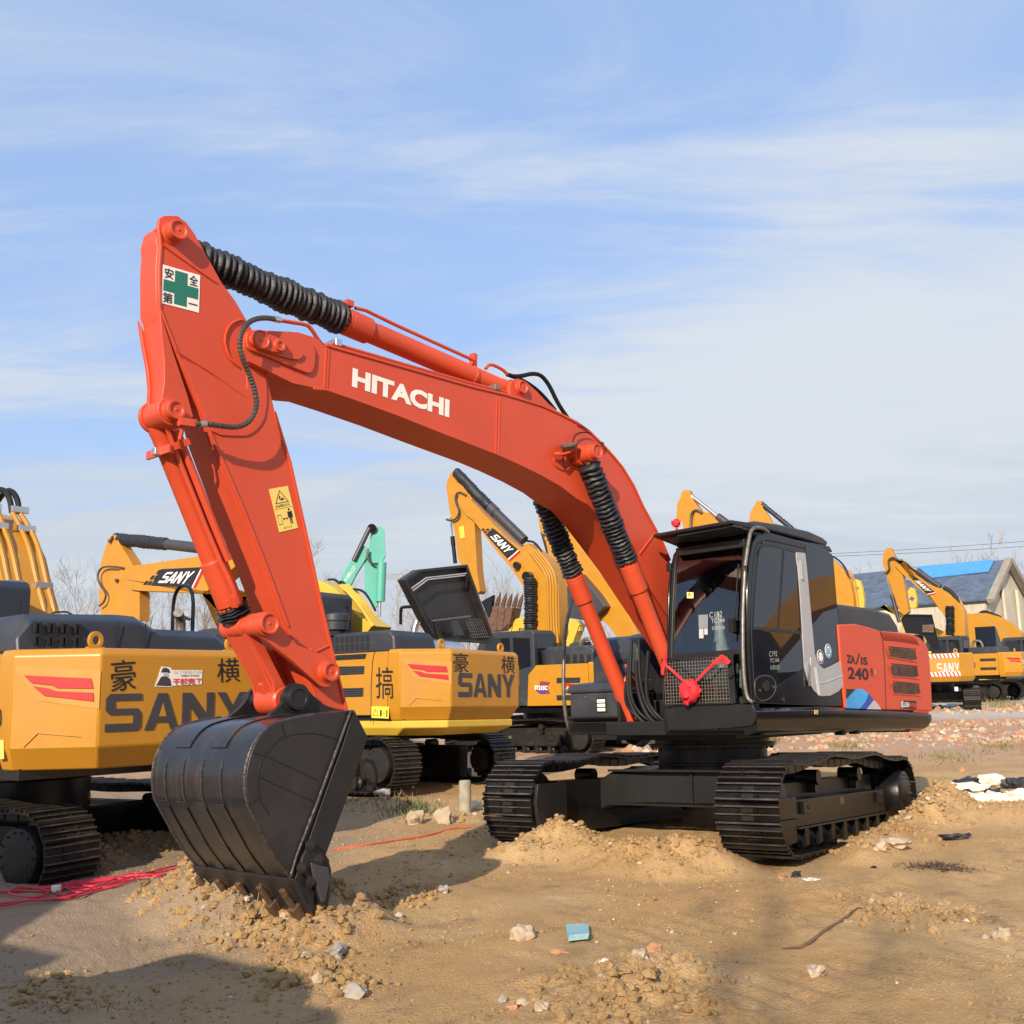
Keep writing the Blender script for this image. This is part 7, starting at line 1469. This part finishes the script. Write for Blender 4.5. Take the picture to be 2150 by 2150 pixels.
s2 = empty('shed', Matrix.Translation((eR.x + 3.2, 82, 0)), 'blue roofed shed cut off by the right edge of the picture', 'building')
b = MB(); b.box(0, 14, 0, 12, 0, 6.2); b.build('wall', WALL, s2); b = MB(); b.prism([(-.6, 6.2), (6, 8.9), (12.6, 6.2), (12.6, 6.05), (6, 8.7), (-.6, 6.05)], 0, -.8, 15); b.build('roof', BSH, s2)
# ================================================================== BARE TREES, PYLON, WIRES
BARK = mat('bare_bark', (.26, .215, .18), .9, var=.3, vscale=2)
def tree_mesh(seed, h=9, dense=1.0):
    rg = random.Random(seed); T = MB(); C = MB()
    def br(p, d, L, r, lv):
        n = 4 if lv < 2 else 2; pts = [p]; q = p
        for i in range(n):
            d = (d + Vector((rg.gauss(0, .10), rg.gauss(0, .10), rg.gauss(0.03, .05)))).normalized(); q = q + d * L / n; pts.append(q)
        rads = [r * (1 - .55 * i / n) for i in range(n + 1)]
        (T if lv == 0 else C).tube(pts, rads, 5 if lv == 0 else 3, cap=False)
        if lv >= 4: return
        k = int((7 if lv == 0 else 5 if lv == 1 else 4) * dense)
        for _ in range(k):
            f0 = rg.uniform(.3 if lv == 0 else .15, 1); i = min(n - 1, int(f0 * n)); o = pts[i].lerp(pts[i + 1], f0 * n - i); az = rg.random() * 6.28; sp_a = rg.uniform(.35, .85)
            a = d.orthogonal().normalized(); b_ = d.cross(a); nd = (d * math.cos(sp_a) + (a * math.cos(az) + b_ * math.sin(az)) * math.sin(sp_a) + Vector((0, 0, .25))).normalized()
            br(o, nd, L * rg.uniform(.42, .68), max(.011, rads[i] * .5), lv + 1)
    br(Vector((0, 0, -.3)), Vector((rg.gauss(0, .05), rg.gauss(0, .05), 1)).normalized(), h * .62, h * .010, 0)
    t, c = T.mesh('trunk', 60, False), C.mesh('branches', 0, False); t.materials.append(BARK); c.materials.append(BARK); return t, c
TV = [tree_mesh(s_, 9 + (s_ % 3), .95) for s_ in (2, 5, 9, 14, 23)]
rng = random.Random(77)
spots = [(75, 62, 1160), (112, 55, 1165), (150, 66, 1200), (205, 60, 1150), (250, 70, 1180), (300, 62, 1150), (345, 66, 1165), (395, 58, 1190), (440, 64, 1180), (480, 70, 1200), (640, 62, 1130), (668, 56, 1105), (705, 60, 1150), (740, 66, 1200), (835, 64, 1240), (868, 60, 1225), (905, 66, 1230), (965, 62, 1200), (1010, 58, 1170), (1040, 64, 1160), (1075, 70, 1190), (1300, 64, 1240), (1770, 90, 1180), (1815, 95, 1190), (1840, 88, 1180), (2050, 96, 1110), (2085, 104, 1140), (2140, 98, 1125), (30, 64, 1190), (580, 60, 1150), (1120, 68, 1190), (940, 74, 1220), (1345, 68, 1250)]
side_of = lambda px_: 'behind the left machines' if px_ < 520 else 'beside the big arm' if px_ < 760 else 'behind the open engine lid' if px_ < 1150 else 'behind the cab' if px_ < 1900 else 'behind the shed'
for i, (px_, d_, top) in enumerate(spots):
    tm, cm = TV[i % 5]; base = def_(px_, 1437 - .0292 * (px_ - 1075), d_); topz = def_(px_, top + 5, d_).z; s_ = topz / max(v.co.z for v in cm.vertices)
    M_ = Matrix.Translation((base.x, d_, .2)) @ Matrix.Rotation(rng.random() * 6.28, 4, 'Z') @ Matrix.Scale(s_, 4)
    rank_ = sorted(p_[0] for p_ in spots if side_of(p_[0]) == side_of(px_)).index(px_); nth = ('leftmost', 'second', 'third', 'fourth', 'fifth', 'sixth', 'seventh', 'eighth', 'ninth', 'tenth', 'eleventh', 'twelfth', 'thirteenth')[rank_]
    r_ = empty('bare_tree', M_, nth + (' ' if rank_ == 0 else ' from left ') + 'of the leafless trees ' + side_of(px_), 'tree', 'leafless trees ' + side_of(px_)); put('trunk', tm, r_); put('branches', cm, r_)
for i_, (tx, ty, sc_) in enumerate(((-4.4, -8.2, 1.05), (-2.6, -10.5, 1.1))):
    M_ = Matrix.Translation((tx, ty, 0)) @ Matrix.Rotation(1.0 + i_, 4, 'Z') @ Matrix.Scale(sc_, 4)
    r_ = empty('bare_tree', M_, ('left' if i_ == 0 else 'right') + ' one of two leafless trees behind the photographer, out of the picture', 'tree', 'leafless trees behind the photographer'); put('trunk', TV[1 + i_][0], r_); put('branches', TV[1 + i_][1], r_)
b = MB(); rg = random.Random(3)
for _ in range(3600):
    px_ = rg.choice([rg.uniform(-60, 560), rg.uniform(560, 1400), rg.uniform(1700, 2000)]); d_ = rg.uniform(66, 84); p = def_(px_, 1440, d_); p.z = .1; hh = rg.uniform(1.5, 5.5) * (1 if px_ < 1700 else .8); q = p + Vector((rg.gauss(0, .5), rg.gauss(0, .4), hh)); m_ = p.lerp(q, .5) + Vector((rg.gauss(0, .15), 0, 0)); b.tube([p, m_, q], [.03, .02, .008], 3, False)
    for __ in range(3): o = m_.lerp(q, rg.random()); b.tube([o, o + Vector((rg.gauss(0, .6), rg.gauss(0, .4), rg.uniform(.3, 1.3)))], [.012, .006], 3, False)
me = b.mesh('brushwood', 0, False); me.materials.append(BARK); o = put('brushwood', me); o['kind'] = 'stuff'
PY = empty('lattice_crane', Matrix.Identity(4), 'thin grey lattice tower crane far behind the teal excavator', 'crane'); GM = mat('galvanised_steel', (.22, .23, .25), .6)
pc_ = lambda x, y: def_(*zz('O', x, y), 190)
b = MB()
for (p, q) in (((1000, 272), (1170, 262)), ((1000, 318), (1170, 322)), ((1165, 262), (1235, 215)), ((1172, 300), (1245, 225)), ((1170, 262), (1230, 300)), ((1165, 322), (1230, 300))): b.beam(pc_(*p), pc_(*q), .16, .16)
for i in range(9): b.beam(pc_(1000 + i * 19, 272 - i), pc_(1010 + i * 19, 319), .09, .09); b.beam(pc_(1010 + i * 19, 319), pc_(1019 + i * 19, 271 - i), .09, .09)
b.build('jib', GM, PY)
b = MB()
for x in (1128, 1160): b.beam(pc_(x, 300), pc_(x - 5 if x < 1140 else x + 5, 950), .14, .14)
for i in range(22): b.beam(pc_(1126 - (i % 2) * 2, 320 + i * 26), pc_(1163, 333 + i * 26), .08, .08); b.beam(pc_(1163, 333 + i * 26), pc_(1126, 346 + i * 26), .08, .08)
b.build('mast', GM, PY)
for i, (y0, y1, lab) in enumerate(((272, 128, 'upper thin power line crossing the sky at right'), (290, 175, 'lower thin power line crossing the sky at right'))):
    P = [def_(*zz('K', x, y0 + (y1 - y0) * ((x + 100) / 2300) + 14 * (1 - (2 * (x + 100) / 2300 - 1) ** 2)), 120) for x in range(-100, 2300, 200)]; tag(MB().tube(P, .022, 5).build('power_line', HOSE, smooth=0), lab, 'power line')
